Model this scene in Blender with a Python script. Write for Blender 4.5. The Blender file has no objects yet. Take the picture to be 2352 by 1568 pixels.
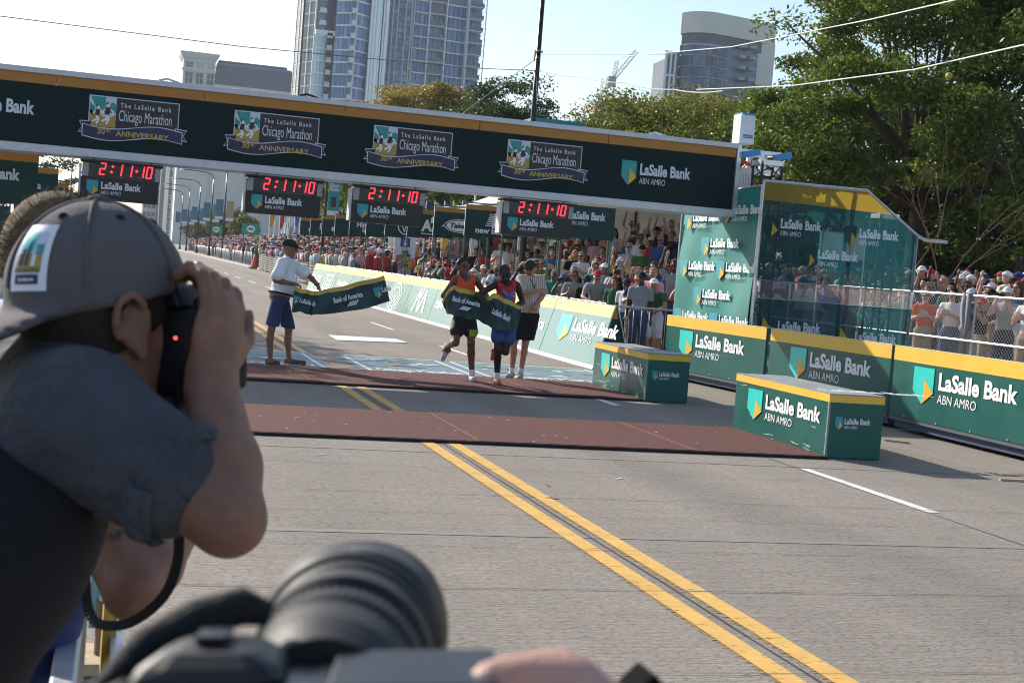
import bpy, bmesh, math, random
import numpy as np
from mathutils import Vector, Matrix
random.seed(7); np.random.seed(7)
scn = bpy.context.scene
COL = scn.collection
R = math.radians

# ---------------------------------------------------------------- camera
CAMZ = 1.68
YAW, PITCH, ROLL = R(-16.056), R(-3.037), R(4.526)
def _rot(v):
    x, y, z = v
    x, z = x*math.cos(ROLL)-z*math.sin(ROLL), x*math.sin(ROLL)+z*math.cos(ROLL)
    y, z = y*math.cos(PITCH)-z*math.sin(PITCH), y*math.sin(PITCH)+z*math.cos(PITCH)
    return Vector((x*math.cos(YAW)-y*math.sin(YAW), x*math.sin(YAW)+y*math.cos(YAW), z))
cr, cf, cu = _rot((1, 0, 0)), _rot((0, 1, 0)), _rot((0, 0, 1))
cam_d = bpy.data.cameras.new('camera'); cam = bpy.data.objects.new('camera', cam_d); COL.objects.link(cam)
cam_d.lens = 50; cam_d.sensor_width = 36; cam_d.clip_start = 0.05; cam_d.clip_end = 4000
cam.matrix_world = Matrix(((cr.x, cu.x, -cf.x, 0), (cr.y, cu.y, -cf.y, 0), (cr.z, cu.z, -cf.z, CAMZ), (0, 0, 0, 1)))
cam_d.dof.use_dof = True; cam_d.dof.focus_distance = 17.0; cam_d.dof.aperture_fstop = 13
scn.camera = cam
# survey helpers: a sighting through the photograph turned into a place at a real distance
def _ray(px, py):
    u = (px/2352-.5)*36/50; v = (784-py)/2352*36/50
    return _rot((u, 1, v))
def at(px, py, Y):
    r = _ray(px, py); t = Y/r.y; return Vector((r.x*t, Y, CAMZ+r.z*t))
def atX(px, py, X):
    r = _ray(px, py); t = X/r.x; return Vector((X, r.y*t, CAMZ+r.z*t))
def atD(px, py, D):
    r = _ray(px, py).normalized()*D; return Vector((r.x, r.y, CAMZ+r.z))
def gnd(px, py, z=0):
    r = _ray(px, py); t = (z-CAMZ)/r.z; return Vector((r.x*t, r.y*t, z))

# ---------------------------------------------------------------- sky, sun, exposure
SUN_DIR = Vector((-.62, 1.04, .65)).normalized()          # towards the sun
SUN_EL = math.asin(SUN_DIR.z); SUN_AZ = math.atan2(SUN_DIR.x, SUN_DIR.y)
w = bpy.data.worlds.new('World'); scn.world = w; w.use_nodes = True
nt = w.node_tree; bg = nt.nodes['Background']
sky = nt.nodes.new('ShaderNodeTexSky'); sky.sky_type = 'NISHITA'; sky.sun_disc = False
sky.sun_elevation = SUN_EL; sky.sun_rotation = SUN_AZ
sky.air_density = 1.0; sky.dust_density = 1.0; sky.ozone_density = 1.2; sky.altitude = 180
nt.links.new(sky.outputs[0], bg.inputs[0]); bg.inputs[1].default_value = 0.115
sl = bpy.data.lights.new('sun', 'SUN'); sl.energy = 4.3; sl.angle = R(.53); sl.color = (1, .93, .82)
so = bpy.data.objects.new('sun', sl); COL.objects.link(so)
so.rotation_euler = (-SUN_DIR).to_track_quat('-Z', 'Y').to_euler()
so.location = SUN_DIR*60
scn.view_settings.view_transform = 'Standard'; scn.view_settings.look = 'None'
scn.view_settings.exposure = 0.72; scn.view_settings.gamma = 1; scn.view_settings.use_curve_mapping = False
scn.render.engine = 'CYCLES'
try:
    scn.cycles.transparent_max_bounces = 24; scn.cycles.max_bounces = 8; scn.cycles.filter_width = 1.05
except Exception: pass

# ---------------------------------------------------------------- materials
MATS = {}
def mat(name, col, rough=.6, metal=0., var=.10, scale=6., bump=0., bscale=60., spec=.5, emit=None, es=0., trans=0., coord='Object', stretch=None):
    if name in MATS: return MATS[name]
    m = bpy.data.materials.new(name); m.use_nodes = True; MATS[name] = m
    t = m.node_tree; b = t.nodes['Principled BSDF']; L = t.links.new
    c4 = (*col, 1)
    tc = t.nodes.new('ShaderNodeTexCoord'); src = tc.outputs[coord]
    if stretch:
        mp = t.nodes.new('ShaderNodeMapping'); mp.inputs['Scale'].default_value = stretch; L(src, mp.inputs[0]); src = mp.outputs[0]
    if var > 0:
        n = t.nodes.new('ShaderNodeTexNoise'); n.inputs['Scale'].default_value = scale; n.inputs['Detail'].default_value = 6; n.inputs['Roughness'].default_value = .65
        L(src, n.inputs['Vector'])
        r = t.nodes.new('ShaderNodeMapRange'); r.inputs[1].default_value = .3; r.inputs[2].default_value = .7
        r.inputs[3].default_value = 1-var; r.inputs[4].default_value = 1+var
        L(n.outputs[0], r.inputs[0])
        mx = t.nodes.new('ShaderNodeMix'); mx.data_type = 'RGBA'; mx.blend_type = 'MULTIPLY'; mx.inputs[0].default_value = 1
        mx.inputs[6].default_value = c4; L(r.outputs[0], mx.inputs[7]); L(mx.outputs[2], b.inputs['Base Color'])
        r2 = t.nodes.new('ShaderNodeMapRange'); r2.inputs[1].default_value = .3; r2.inputs[2].default_value = .7
        r2.inputs[3].default_value = max(0, rough-.08); r2.inputs[4].default_value = min(1, rough+.08)
        L(n.outputs[0], r2.inputs[0]); L(r2.outputs[0], b.inputs['Roughness'])
    else:
        b.inputs['Base Color'].default_value = c4; b.inputs['Roughness'].default_value = rough
    b.inputs['Metallic'].default_value = metal
    b.inputs['Specular IOR Level'].default_value = spec
    if trans: b.inputs['Transmission Weight'].default_value = trans
    if emit:
        b.inputs['Emission Color'].default_value = (*emit, 1); b.inputs['Emission Strength'].default_value = es
    if bump:
        n2 = t.nodes.new('ShaderNodeTexNoise'); n2.inputs['Scale'].default_value = bscale; n2.inputs['Detail'].default_value = 5
        L(src, n2.inputs['Vector'])
        bp = t.nodes.new('ShaderNodeBump'); bp.inputs['Strength'].default_value = bump; bp.inputs['Distance'].default_value = .02
        L(n2.outputs[0], bp.inputs['Height']); L(bp.outputs[0], b.inputs['Normal'])
    return m
GREEN = mat('panel_green', (.010, .098, .084), .38, var=.08, scale=2, spec=.3)
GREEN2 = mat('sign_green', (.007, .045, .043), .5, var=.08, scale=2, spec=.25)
YELLOW = mat('panel_yellow', (.78, .47, .05), .45, var=.05, scale=3)
ORANGE = mat('gantry_orange', (.42, .17, .016), .5, var=.07, scale=3)
WHITE = mat('print_white', (.8, .8, .8), .5, var=.04, scale=5)
PALE = mat('print_pale', (.62, .66, .72), .5, var=.04, scale=5)
TEAL = mat('shield_teal', (.02, .58, .52), .4, var=.03)
TEALD = mat('shield_blue', (.02, .30, .36), .5, var=.03)
GOLD = mat('shield_gold', (.75, .40, .03), .45, var=.03)
ALU = mat('aluminium', (.62, .63, .66), .38, metal=.75, var=.15, scale=9)
ALUP = mat('aluminium_rail', (.55, .55, .58), .5, metal=.35, var=.12, scale=7)
STEEL = mat('galvanised_steel', (.5, .52, .53), .42, metal=.7, var=.15, scale=12)
BLACK = mat('matt_black', (.010, .011, .013), .5, var=.2, scale=9)
BLACKG = mat('black_paint', (.008, .009, .011), .3, var=.2, scale=9)
DGREEN = mat('post_green', (.02, .16, .13), .4, var=.1)
NAVY = mat('ribbon_navy', (.022, .018, .07), .5, var=.05)
MAROON = mat('logo_dark', (.03, .016, .024), .5, var=.05)
RED = mat('led_red', (.4, .01, .01), .5, var=0, emit=(1, .02, .035), es=3.0)
RUST = mat('rusty_iron', (.19, .12, .06), .85, var=.4, scale=25)
BLUEP = mat('clamp_blue', (.04, .25, .6), .4, var=.1)

# ---------------------------------------------------------------- objects
def tag(o, label=None, cat=None, group=None, kind=None):
    if label: o['label'] = label
    if cat: o['category'] = cat
    if group: o['group'] = group
    if kind: o['kind'] = kind
    return o
def root(name, loc, label, cat, group=None, rz=0):
    o = bpy.data.objects.new(name, None); o.empty_display_size = .2
    o.location = loc; o.rotation_euler = (0, 0, rz); COL.objects.link(o)
    return tag(o, label, cat, group)
def basis(o):
    m = o.matrix_basis.copy()
    return basis(o.parent) @ o.matrix_parent_inverse @ m if o.parent else m
def adopt(o, parent, world=True):
    if parent is not None:
        o.parent = parent
        if world: o.matrix_parent_inverse = basis(parent).inverted()
    return o
def mobj(name, me, m=None, parent=None, world=True, mats=None):
    o = bpy.data.objects.new(name, me); COL.objects.link(o)
    if m is not None and not me.materials: me.materials.append(m)
    if mats and not me.materials:
        for x in mats: me.materials.append(x)
    return adopt(o, parent, world)
def copy_tree(o, parent=None):
    c = o.copy(); COL.objects.link(c)
    c.parent = parent
    if parent is not None: c.matrix_parent_inverse = o.matrix_parent_inverse.copy()
    for ch in list(o.children): copy_tree(ch, c)
    return c
class MB:
    """collects boxes, tubes, prisms -> one mesh"""
    def __init__(s): s.v = []; s.f = []; s.mi = []; s.cur = 0
    def add(s, vs, fs):
        n = len(s.v); s.v += [tuple(v) for v in vs]; s.f += [tuple(i+n for i in f) for f in fs]; s.mi += [s.cur]*len(fs); return s
    def box(s, x0, x1, y0, y1, z0, z1, M=None):
        vs = [Vector(p) for p in ((x0,y0,z0),(x1,y0,z0),(x1,y1,z0),(x0,y1,z0),(x0,y0,z1),(x1,y0,z1),(x1,y1,z1),(x0,y1,z1))]
        if M is not None: vs = [M @ v for v in vs]
        return s.add(vs, [(0,3,2,1),(4,5,6,7),(0,1,5,4),(1,2,6,5),(2,3,7,6),(3,0,4,7)])
    def hexa(s, pts):
        return s.add(pts, [(0,3,2,1),(4,5,6,7),(0,1,5,4),(1,2,6,5),(2,3,7,6),(3,0,4,7)])
    def tube(s, pts, r, n=8, cap=True):
        pts = [Vector(p) for p in pts]; k = len(pts); rs = r if isinstance(r, (list, tuple)) else [r]*k
        base = len(s.v); ring = []; up = None
        for i, p in enumerate(pts):
            d = (pts[min(i+1, k-1)]-pts[max(i-1, 0)]).normalized()
            if up is None:
                a = d.orthogonal().normalized()
            else:
                a = (up-d*up.dot(d)); a = a.normalized() if a.length > 1e-6 else d.orthogonal().normalized()
            up = a; b = d.cross(a)
            ring.append([p+(a*math.cos(2*math.pi*j/n)+b*math.sin(2*math.pi*j/n))*rs[i] for j in range(n)])
        vs = [v for rg in ring for v in rg]; fs = []
        for i in range(k-1):
            for j in range(n):
                fs.append((i*n+j, i*n+(j+1) % n, (i+1)*n+(j+1) % n, (i+1)*n+j))
        if cap: fs += [tuple(reversed(range(n))), tuple((k-1)*n+j for j in range(n))]
        return s.add(vs, fs)
    def bar(s, a, b, w, h=None, up=(0, 0, 1)):
        a, b = Vector(a), Vector(b); h = h or w; d = (b-a).normalized(); up = Vector(up)
        if abs(d.dot(up)) > .98: up = Vector((0, 1, 0))
        x = d.cross(up).normalized(); z = x.cross(d)
        q = [x*(-w/2)+z*(-h/2), x*(w/2)+z*(-h/2), x*(w/2)+z*(h/2), x*(-w/2)+z*(h/2)]
        vs = [a+i for i in q]+[b+i for i in q]
        return s.add(vs, [(0,1,2,3),(7,6,5,4),(0,4,5,1),(1,5,6,2),(2,6,7,3),(3,7,4,0)])
    def prism(s, poly, O, U, V, N, t0, t1):
        """2d polygon on plane O,U,V; extruded from t0 to t1 along N"""
        n = len(poly); O, U, V, N = Vector(O), Vector(U), Vector(V), Vector(N)
        vs = [O+U*p[0]+V*p[1]+N*t0 for p in poly]+[O+U*p[0]+V*p[1]+N*t1 for p in poly]
        return s.add(vs, [tuple(reversed(range(n))), tuple(range(n, 2*n))]+[(i, (i+1) % n, n+(i+1) % n, n+i) for i in range(n)])
    def lathe(s, prof, O, A, n=24, cap=True):
        O, A = Vector(O), Vector(A).normalized(); a = A.orthogonal().normalized(); b = A.cross(a)
        k = len(prof)
        vs = [O+A*h+(a*math.cos(2*math.pi*j/n)+b*math.sin(2*math.pi*j/n))*r for (r, h) in prof for j in range(n)]
        fs = [(i*n+j, i*n+(j+1) % n, (i+1)*n+(j+1) % n, (i+1)*n+j) for i in range(k-1) for j in range(n)]
        if cap: fs += [tuple(reversed(range(n))), tuple((k-1)*n+j for j in range(n))]
        return s.add(vs, fs)
    def mesh(s, name, smooth=False):
        me = bpy.data.meshes.new(name); me.from_pydata(s.v, [], s.f); me.polygons.foreach_set('material_index', s.mi)
        if smooth: me.polygons.foreach_set('use_smooth', [True]*len(me.polygons))
        me.update(); return me
    def build(s, name, m=None, parent=None, world=True, smooth=False, mats=None, bevel=0):
        me = s.mesh(name, smooth)
        o = mobj(name, me, m, parent, world, mats)
        if bevel:
            b = o.modifiers.new('bevel', 'BEVEL'); b.width = bevel; b.segments = 2; b.limit_method = 'ANGLE'
        return o
class Face:
    """a flat printed face: origin, right, up, normal in world space"""
    def __init__(s, O, U, V=(0, 0, 1)):
        s.O = Vector(O); s.U = Vector(U).normalized(); s.V = Vector(V).normalized(); s.N = s.U.cross(s.V)
    def poly(s, name, pts, m, parent, layer=1, kind=None):
        return MB().prism(pts, s.O, s.U, s.V, s.N, layer*.003-.0015, layer*.003+.001).build(name, m, parent)
    def polys(s, name, lst, m, parent, layer=1):
        b = MB()
        for pts in lst: b.prism(pts, s.O, s.U, s.V, s.N, layer*.003-.0015, layer*.003+.001)
        return b.build(name, m, parent)
    def text(s, txt, u, v, h, wdt, m, parent, layer=2, bold=.03, name='lettering', space=1., shear=0.):
        me, W, H = text_mesh(txt, bold, space, shear)
        o = bpy.data.objects.new(name, me); COL.objects.link(o)
        k = h/H; kx = wdt/W if wdt else k*.78
        P = s.O+s.U*u+s.V*v+s.N*(layer*.003)
        Mx = Matrix(((s.U.x*kx, s.V.x*k, s.N.x*.002, P.x), (s.U.y*kx, s.V.y*k, s.N.y*.002, P.y), (s.U.z*kx, s.V.z*k, s.N.z*.002, P.z), (0, 0, 0, 1)))
        o.matrix_basis = Mx
        if not me.materials: me.materials.append(m)
        o.material_slots[0].link = 'OBJECT'; o.material_slots[0].material = m
        return adopt(o, parent)
_TX = {}
def text_mesh(txt, bold, space=1., shear=0.):
    key = (txt, bold, space, shear)
    if key in _TX: return _TX[key]
    cu_ = bpy.data.curves.new('lettering', 'FONT'); cu_.body = txt; cu_.size = 1; cu_.offset = bold; cu_.extrude = .5; cu_.space_character = space; cu_.resolution_u = 3
    cu_.shear = shear
    o = bpy.data.objects.new('tmp', cu_); COL.objects.link(o)
    dg = bpy.context.evaluated_depsgraph_get()
    me = bpy.data.meshes.new_from_object(o.evaluated_get(dg)); me.name = 'lettering'
    bpy.data.objects.remove(o); bpy.data.curves.remove(cu_)
    co = np.empty(len(me.vertices)*3); me.vertices.foreach_get('co', co); co = co.reshape(-1, 3)
    ch = bpy.data.curves.new('cap', 'FONT'); ch.body = 'B'; ch.size = 1; oh = bpy.data.objects.new('tmp', ch); COL.objects.link(oh)
    dg = bpy.context.evaluated_depsgraph_get(); mh = bpy.data.meshes.new_from_object(oh.evaluated_get(dg))
    H = max(v.co.y for v in mh.vertices); bpy.data.objects.remove(oh); bpy.data.curves.remove(ch); bpy.data.meshes.remove(mh)
    x0 = co[:, 0].min(); co[:, 0] -= x0; W = co[:, 0].max()
    me.vertices.foreach_set('co', co.ravel()); me.update()
    _TX[key] = (me, W, H); return _TX[key]
SHIELD = [(-.5, .62), (.5, .62), (.5, -.25), (0, -.72), (-.5, -.25)]
def bank_logo(F, u, v, h, parent, wscale=1., layer=2, white=None, teal=None, gold=None, gap=1.):
    """shield + LaSalle Bank / ABN AMRO; u,v = top-left of the shield, h = cap height of the big line"""
    white = white or WHITE; teal = teal or TEAL; gold = gold or GOLD
    sw = 1.55*h*wscale; sh = 1.75*h
    cx, cy = u+sw/2, v-sh*.62
    F.poly('shield', [(cx+p[0]*sw, cy+p[1]*sh) for p in SHIELD], teal, parent, layer)
    F.poly('shield_arrow', [(cx+.02*sw, cy-.70*sh), (cx+.52*sw, cy-.27*sh), (cx+.06*sw, cy+.2*sh)], gold, parent, layer+1)
    tx = u+sw+.38*h*wscale*gap
    F.text('LaSalle Bank', tx, v-1.22*h, h, 5.35*h*wscale, white, parent, layer, .035)
    F.text('ABN AMRO', tx-.02*h, v-2.1*h, .56*h, 2.75*h*wscale, white, parent, layer, .0)
# ================================================================= ground and road
def concrete(name, col, fine=True):
    m = bpy.data.materials.new(name); m.use_nodes = True; t = m.node_tree; b = t.nodes['Principled BSDF']; L = t.links.new
    N = t.nodes.new
    tc = N('ShaderNodeTexCoord')
    def noise(scale, det, st=None, rough=.6):
        mp = N('ShaderNodeMapping'); mp.inputs['Scale'].default_value = st or (1, 1, 1); L(tc.outputs['Object'], mp.inputs[0])
        n = N('ShaderNodeTexNoise'); n.inputs['Scale'].default_value = scale; n.inputs['Detail'].default_value = det; n.inputs['Roughness'].default_value = rough
        L(mp.outputs[0], n.inputs['Vector']); return n.outputs[0]
    def rng(s, a, b_, c, d):
        r = N('ShaderNodeMapRange'); r.inputs[1].default_value = a; r.inputs[2].default_value = b_; r.inputs[3].default_value = c; r.inputs[4].default_value = d
        L(s, r.inputs[0]); return r.outputs[0]
    def mul(a, b_):
        x = N('ShaderNodeMath'); x.operation = 'MULTIPLY'; L(a, x.inputs[0]); L(b_, x.inputs[1]); return x.outputs[0]
    large = rng(noise(.22, 5), .3, .7, .88, 1.1)
    tracks = rng(noise(.8, 4, (1.6, .06, 1)), .35, .7, .9, 1.06)      # tyre polish along the lanes
    tine = rng(noise(14, 3, (.12, 2.6, 1), .7), .35, .65, .84, 1.1)   # broom texture across the road
    pits = rng(noise(46, 3, (.5, 1.4, 1), .75), .36, .5, .62, 1.03)
    spots = rng(noise(2.4, 7, None, .8), .62, .75, 1, .82)
    sx = N('ShaderNodeSeparateXYZ'); L(tc.outputs['Object'], sx.inputs[0])
    mm1 = N('ShaderNodeMath'); mm1.operation = 'MULTIPLY_ADD'; mm1.inputs[1].default_value = 1/3.32; mm1.inputs[2].default_value = -3.05/3.32; L(sx.outputs[0], mm1.inputs[0])
    fr_ = N('ShaderNodeMath'); fr_.operation = 'FRACT'; L(mm1.outputs[0], fr_.inputs[0])
    dv = N('ShaderNodeMath'); dv.operation = 'SUBTRACT'; dv.inputs[1].default_value = .5; L(fr_.outputs[0], dv.inputs[0])
    ab = N('ShaderNodeMath'); ab.operation = 'ABSOLUTE'; L(dv.outputs[0], ab.inputs[0])
    oil = rng(ab.outputs[0], .02, .20, .0, 1.0)                        # oil drip band along each lane centre
    on_ = rng(noise(.9, 5, (1, .25, 1)), .35, .7, .80, 1.0)
    mo = N('ShaderNodeMix'); mo.data_type = 'FLOAT'; L(oil, mo.inputs[0]); L(on_, mo.inputs[2]); mo.inputs[3].default_value = 1.0
    stain = rng(noise(1.1, 3, None, .5), .66, .72, 1, .86)
    f = mul(mul(mul(mul(large, tracks), mul(tine, pits)), mul(spots, stain)), mo.outputs[0])
    mx = N('ShaderNodeMix'); mx.data_type = 'RGBA'; mx.blend_type = 'MULTIPLY'; mx.inputs[0].default_value = 1; mx.inputs[6].default_value = (*col, 1)
    L(f, mx.inputs[7]); L(mx.outputs[2], b.inputs['Base Color'])
    b.inputs['Roughness'].default_value = .85; b.inputs['Specular IOR Level'].default_value = .3
    bp = N('ShaderNodeBump'); bp.inputs['Strength'].default_value = .55; bp.inputs['Distance'].default_value = .012
    L(mul(tine, pits), bp.inputs['Height']); L(bp.outputs[0], b.inputs['Normal'])
    return m
ROADM = concrete('road_concrete', (.30, .260, .220))
WALKM = concrete('pavement_concrete', (.36, .33, .30))
GRASSM = mat('park_grass', (.055, .085, .025), .95, var=.45, scale=3, bump=.6, bscale=40)
def sheet(name, x0, x1, y0, y1, z, m, parent=None, kind='structure'):
    o = MB().add([(x0, y0, z), (x1, y0, z), (x1, y1, z), (x0, y1, z)], [(0, 1, 2, 3)]).build(name, m, parent)
    if parent is None: o['kind'] = kind
    return o
sheet('ground', -1800, 1800, -200, 3400, -.14, GRASSM)
RX0, RX1 = -4.5, 10.4
road = sheet('road', RX0, RX1, -12, 900, 0, ROADM)
for nm, xa, xb in (('pavement', -11, RX0-.002), ('pavement', RX1+.002, 19.5)):
    o = MB().box(xa, xb, -12, 900, -.138, .12).build(nm, WALKM); o['kind'] = 'structure'
kerbm = mat('kerb_concrete', (.42, .40, .37), .85, var=.15, scale=4)
for xa, xb in ((RX0+.002, RX0+.16), (RX1-.16, RX1-.002)):
    MB().box(xa, xb, -12, 900, -.05, .13).build('kerb', kerbm, road)
# paint with worn, grooved edges
def paint(name, col, wear=.5, sc=34):
    m = mat(name, col, .6, var=.12, scale=5)
    t = m.node_tree; L = t.links.new; b = t.nodes['Principled BSDF']; out = t.nodes['Material Output']
    tc = t.nodes.new('ShaderNodeTexCoord'); mp = t.nodes.new('ShaderNodeMapping'); mp.inputs['Scale'].default_value = (.35, 2.0, 1); L(tc.outputs['Object'], mp.inputs[0])
    n = t.nodes.new('ShaderNodeTexNoise'); n.inputs['Scale'].default_value = sc; n.inputs['Detail'].default_value = 4; L(mp.outputs[0], n.inputs['Vector'])
    r = t.nodes.new('ShaderNodeMapRange'); r.inputs[1].default_value = .30*wear/.5; r.inputs[2].default_value = .36*wear/.5; L(n.outputs[0], r.inputs[0])
    tr = t.nodes.new('ShaderNodeBsdfTransparent'); mx = t.nodes.new('ShaderNodeMixShader')
    L(r.outputs[0], mx.inputs[0]); L(tr.outputs[0], mx.inputs[1]); L(b.outputs[0], mx.inputs[2]); L(mx.outputs[0], out.inputs[0])
    return m
YLINE = paint('road_yellow', (.70, .41, .10), .52)
YEDGE = paint('road_yellow_worn', (.42, .24, .04), .83, 30)
WLINE = paint('road_white', (.78, .77, .72), .52)
XC = 3.05
for xa, xb in ((XC-.185, XC-.065), (XC+.065, XC+.185)):
    sheet('yellow_line', xa, xb, -5, 420, .004, YLINE, road)
    sheet('yellow_line_edge', xa-.028, xa, -5, 120, .0035, YEDGE, road)
CRACK = mat('joint_tar', (.06, .055, .05), .9, var=.3, scale=20)
def crack(x0, y0, x1, y1, wd, seg=40, amp=.01, name='joint'):
    b = MB(); n = seg; d = Vector((x1-x0, y1-y0, 0)); L_ = d.length; d.normalize(); p = Vector((-d.y, d.x, 0)); off = 0; vs = []
    for i in range(n+1):
        off = off*.8+random.uniform(-amp, amp)
        q = Vector((x0, y0, .0062))+d*(L_*i/n)+p*off; ww = wd*random.uniform(.35, 1)
        vs += [q-p*ww/2, q+p*ww/2]
    b.add(vs, [(2*i, 2*i+2, 2*i+3, 2*i+1) for i in range(n)])
    return b.build(name, CRACK, road)
crack(XC, -4, XC, 60, .02, 160, .004)
crack(6.31, 3, 6.31, 60, .014, 90, .006)
for yy, w_ in ((5.55, .006), (7.02, .012), (8.05, .006), (9.15, .006), (9.9, .01), (11.2, .006), (16.4, .008), (23.6, .012), (27, .012), (31, .012), (36, .014), (42, .014)):
    crack(RX0+.2, yy+random.uniform(-.03, .03), RX1-.2, yy+random.uniform(-.03, .03), w_, 60, .006)
PATCH = mat('joint_sealed_band', (.232, .202, .174), .85, var=.1, scale=6)
for yy in (8.42, 12.05): sheet('joint_band', RX0+.2, RX1-.2, yy, yy+.09, .0028, PATCH, road)
# lane dashes (right lane line at 6.37)
fars = [(gnd(1982/1.063, 1152/1.063).y, gnd(2321/1.063, 1265.6/1.063).y)]
def dash(ya, yb, x=6.37): sheet('lane_dash', x-.06, x+.06, yb, ya, .0045, WLINE, road)
per = None
dash(11.95, 9.78); dash(19.2, 17.05); dash(27.2, 24.6); dash(35.0, 32.0)
y = 42.0
while y < 330:
    dash(y+3, y); y += 7.4
for k in range(6): dash(44+k*12, 41+k*12, -.27)
# strip of white timing tape on the road
tp = MB(); P0, P1, P2, P3 = gnd(755, 770), gnd(910, 779), gnd(937, 788), gnd(775, 782)
tp.hexa([p+Vector((0, 0, .005)) for p in (P3, P2, P1, P0)]+[p+Vector((0, 0, .012)) for p in (P3, P2, P1, P0)])
o = tp.build('road_banner', mat('white_vinyl', (.75, .77, .8), .5, var=.06)); tag(o, 'white vinyl strip lying flat across the lane behind the finish line', 'banner')
# finish mats
MATM = mat('mat_brown_carpet', (.108, .032, .024), .95, var=.28, scale=5, bump=.5, bscale=160)
MATE = mat('mat_edge', (.02, .012, .012), .9, var=.2)
def timing_mat(ya, yb, label):
    r = root('timing_mat', (3.5, (ya+yb)/2, 0), label, 'mat', 'brown timing mats across the road')
    xs = [-4.2, -1.9, .25, 3.42 if ya < 15 else 2.55, 5.6, 7.03]
    for i in range(len(xs)-1):
        j = random.uniform(-.012, .012)
        MB().box(xs[i]+.004, xs[i+1]-.004, ya+j, yb+j, .008, .034+.002*(i % 2)).build('mat_section', MATM, r, bevel=.006)
        if 0 < i: MB().box(xs[i]-.006, xs[i]+.008, ya+.03, yb-.03, .036, .0375).build('seam_tape', mat('seam_tape', (.30, .14, .11), .8), r)
    MB().box(xs[0], xs[-1], ya-.016, yb+.016, .004, .03).build('edging', MATE, r)
    lit = MB()
    for k in range(26):
        x, y_ = random.uniform(0, 6.8), random.uniform(ya+.1, yb-.1); s_ = random.uniform(.006, .018)
        lit.box(x, x+s_*2, y_, y_+s_, .0355, .0385)
    lit.build('confetti', WHITE, r)['kind'] = 'stuff'
    return r
timing_mat(12.72, 14.93, 'nearer brown timing mat across the road, beside the front podium box')
timing_mat(17.82, 20.05, 'farther brown timing mat under the runners on the finish line')
# decals painted on the road behind the finish mat
DEC_T = paint('decal_teal', (.13, .25, .26), .5, 20); DEC_W = paint('decal_white', (.66, .70, .72), .5, 20)
DEC_B = paint('decal_grey', (.17, .22, .25), .45, 12); DEC_G = paint('decal_gold', (.40, .29, .15), .6, 20)
def decal(x0, x1, y0, y1, k):
    r = root('road_decal', ((x0+x1)/2, (y0+y1)/2, 0), ['left', 'middle', 'right'][k]+' race emblem painted on the road in teal, white and gold behind the finish mat', 'decal', 'emblems painted on the road')
    W_, H_ = x1-x0, y1-y0
    F = Face((x0, y0, .0062), (1, 0, 0), (0, 1, 0))
    F.poly('base', [(-.1, -.08), (W_+.1, -.08), (W_+.1, H_+.05), (-.1, H_+.05)], DEC_B, r, 0)
    for q in ([(0, 0), (W_, 0), (W_, .05), (0, .05)], [(0, 0), (.05, 0), (.05, H_), (0, H_)], [(W_-.05, 0), (W_, 0), (W_, H_), (W_-.05, H_)], [(0, H_-.08), (W_, H_-.08), (W_, H_), (0, H_)]):
        F.poly('border', q, DEC_W, r, 1)
    F.poly('sky_patch', [(.1, H_*.62), (W_*.55, H_*.7), (W_*.9, H_*.6), (W_-.1, H_-.15), (.1, H_-.15)], DEC_T, r, 1)
    for i in range(16):
        cx, cy = random.uniform(.2, W_-.3), random.uniform(.75, H_-.3); a, b_ = random.uniform(.05, .28), random.uniform(.03, .16)
        n = random.choice((5, 6, 7)); ph = random.random()*6
        F.poly('figure_patch', [(cx+a*math.cos(ph+6.283*j/n)*random.uniform(.6, 1), cy+b_*math.sin(ph+6.283*j/n)*random.uniform(.6, 1)) for j in range(n)], random.choice((DEC_W, DEC_W, DEC_G, DEC_T, DEC_B)), r, 2)
    F.text('Chicago Marathon', .15, .2, .34, W_-.3, DEC_W, r, 2, .03)
for k, (a, b_) in enumerate(((.25, 3.12), (3.75, 5.35), (5.55, 7.95))): decal(a, b_, 20.25, 23.1, k)
# litter
for i, (px, py) in enumerate(((1258, 1115), (1262, 1140), (1420, 1100), (735, 1045), (1268, 1145))):
    g = gnd(px, py); b = MB().box(-.05, .05, -.008, .008, .001, .006, Matrix.Translation((g.x, g.y, 0)) @ Matrix.Rotation(random.random()*3, 4, 'Z'))
    o = b.build('litter', [RUST, STEEL, WHITE, WHITE, RUST][i]); tag(o, ['thin brown twig', 'grey twig scrap', 'small white paper scrap', 'white crumb of paper', 'brown leaf scrap'][i]+' lying on the road right of the ' + ['yellow line, upper', 'yellow line, lower', 'yellow line, far out', 'photographer elbow', 'yellow line, lowest'][i], 'litter')
for k, (pa, pb) in enumerate((((2032, 1012), (2090, 1019)), ((2296, 1103), (2352, 1106)))):
    a, b_ = gnd(*pa), gnd(*pb)
    o = MB().bar(a+Vector((0, 0, .012)), b_+Vector((0, 0, .012)), .03, .02).build('wooden_slat', mat('pine_slat', (.5, .38, .26), .8, var=.2)); tag(o, ['pale wooden slat on the road behind the front podium box', 'pale wooden slat on the road at the right edge of the picture'][k], 'slat')
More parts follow.
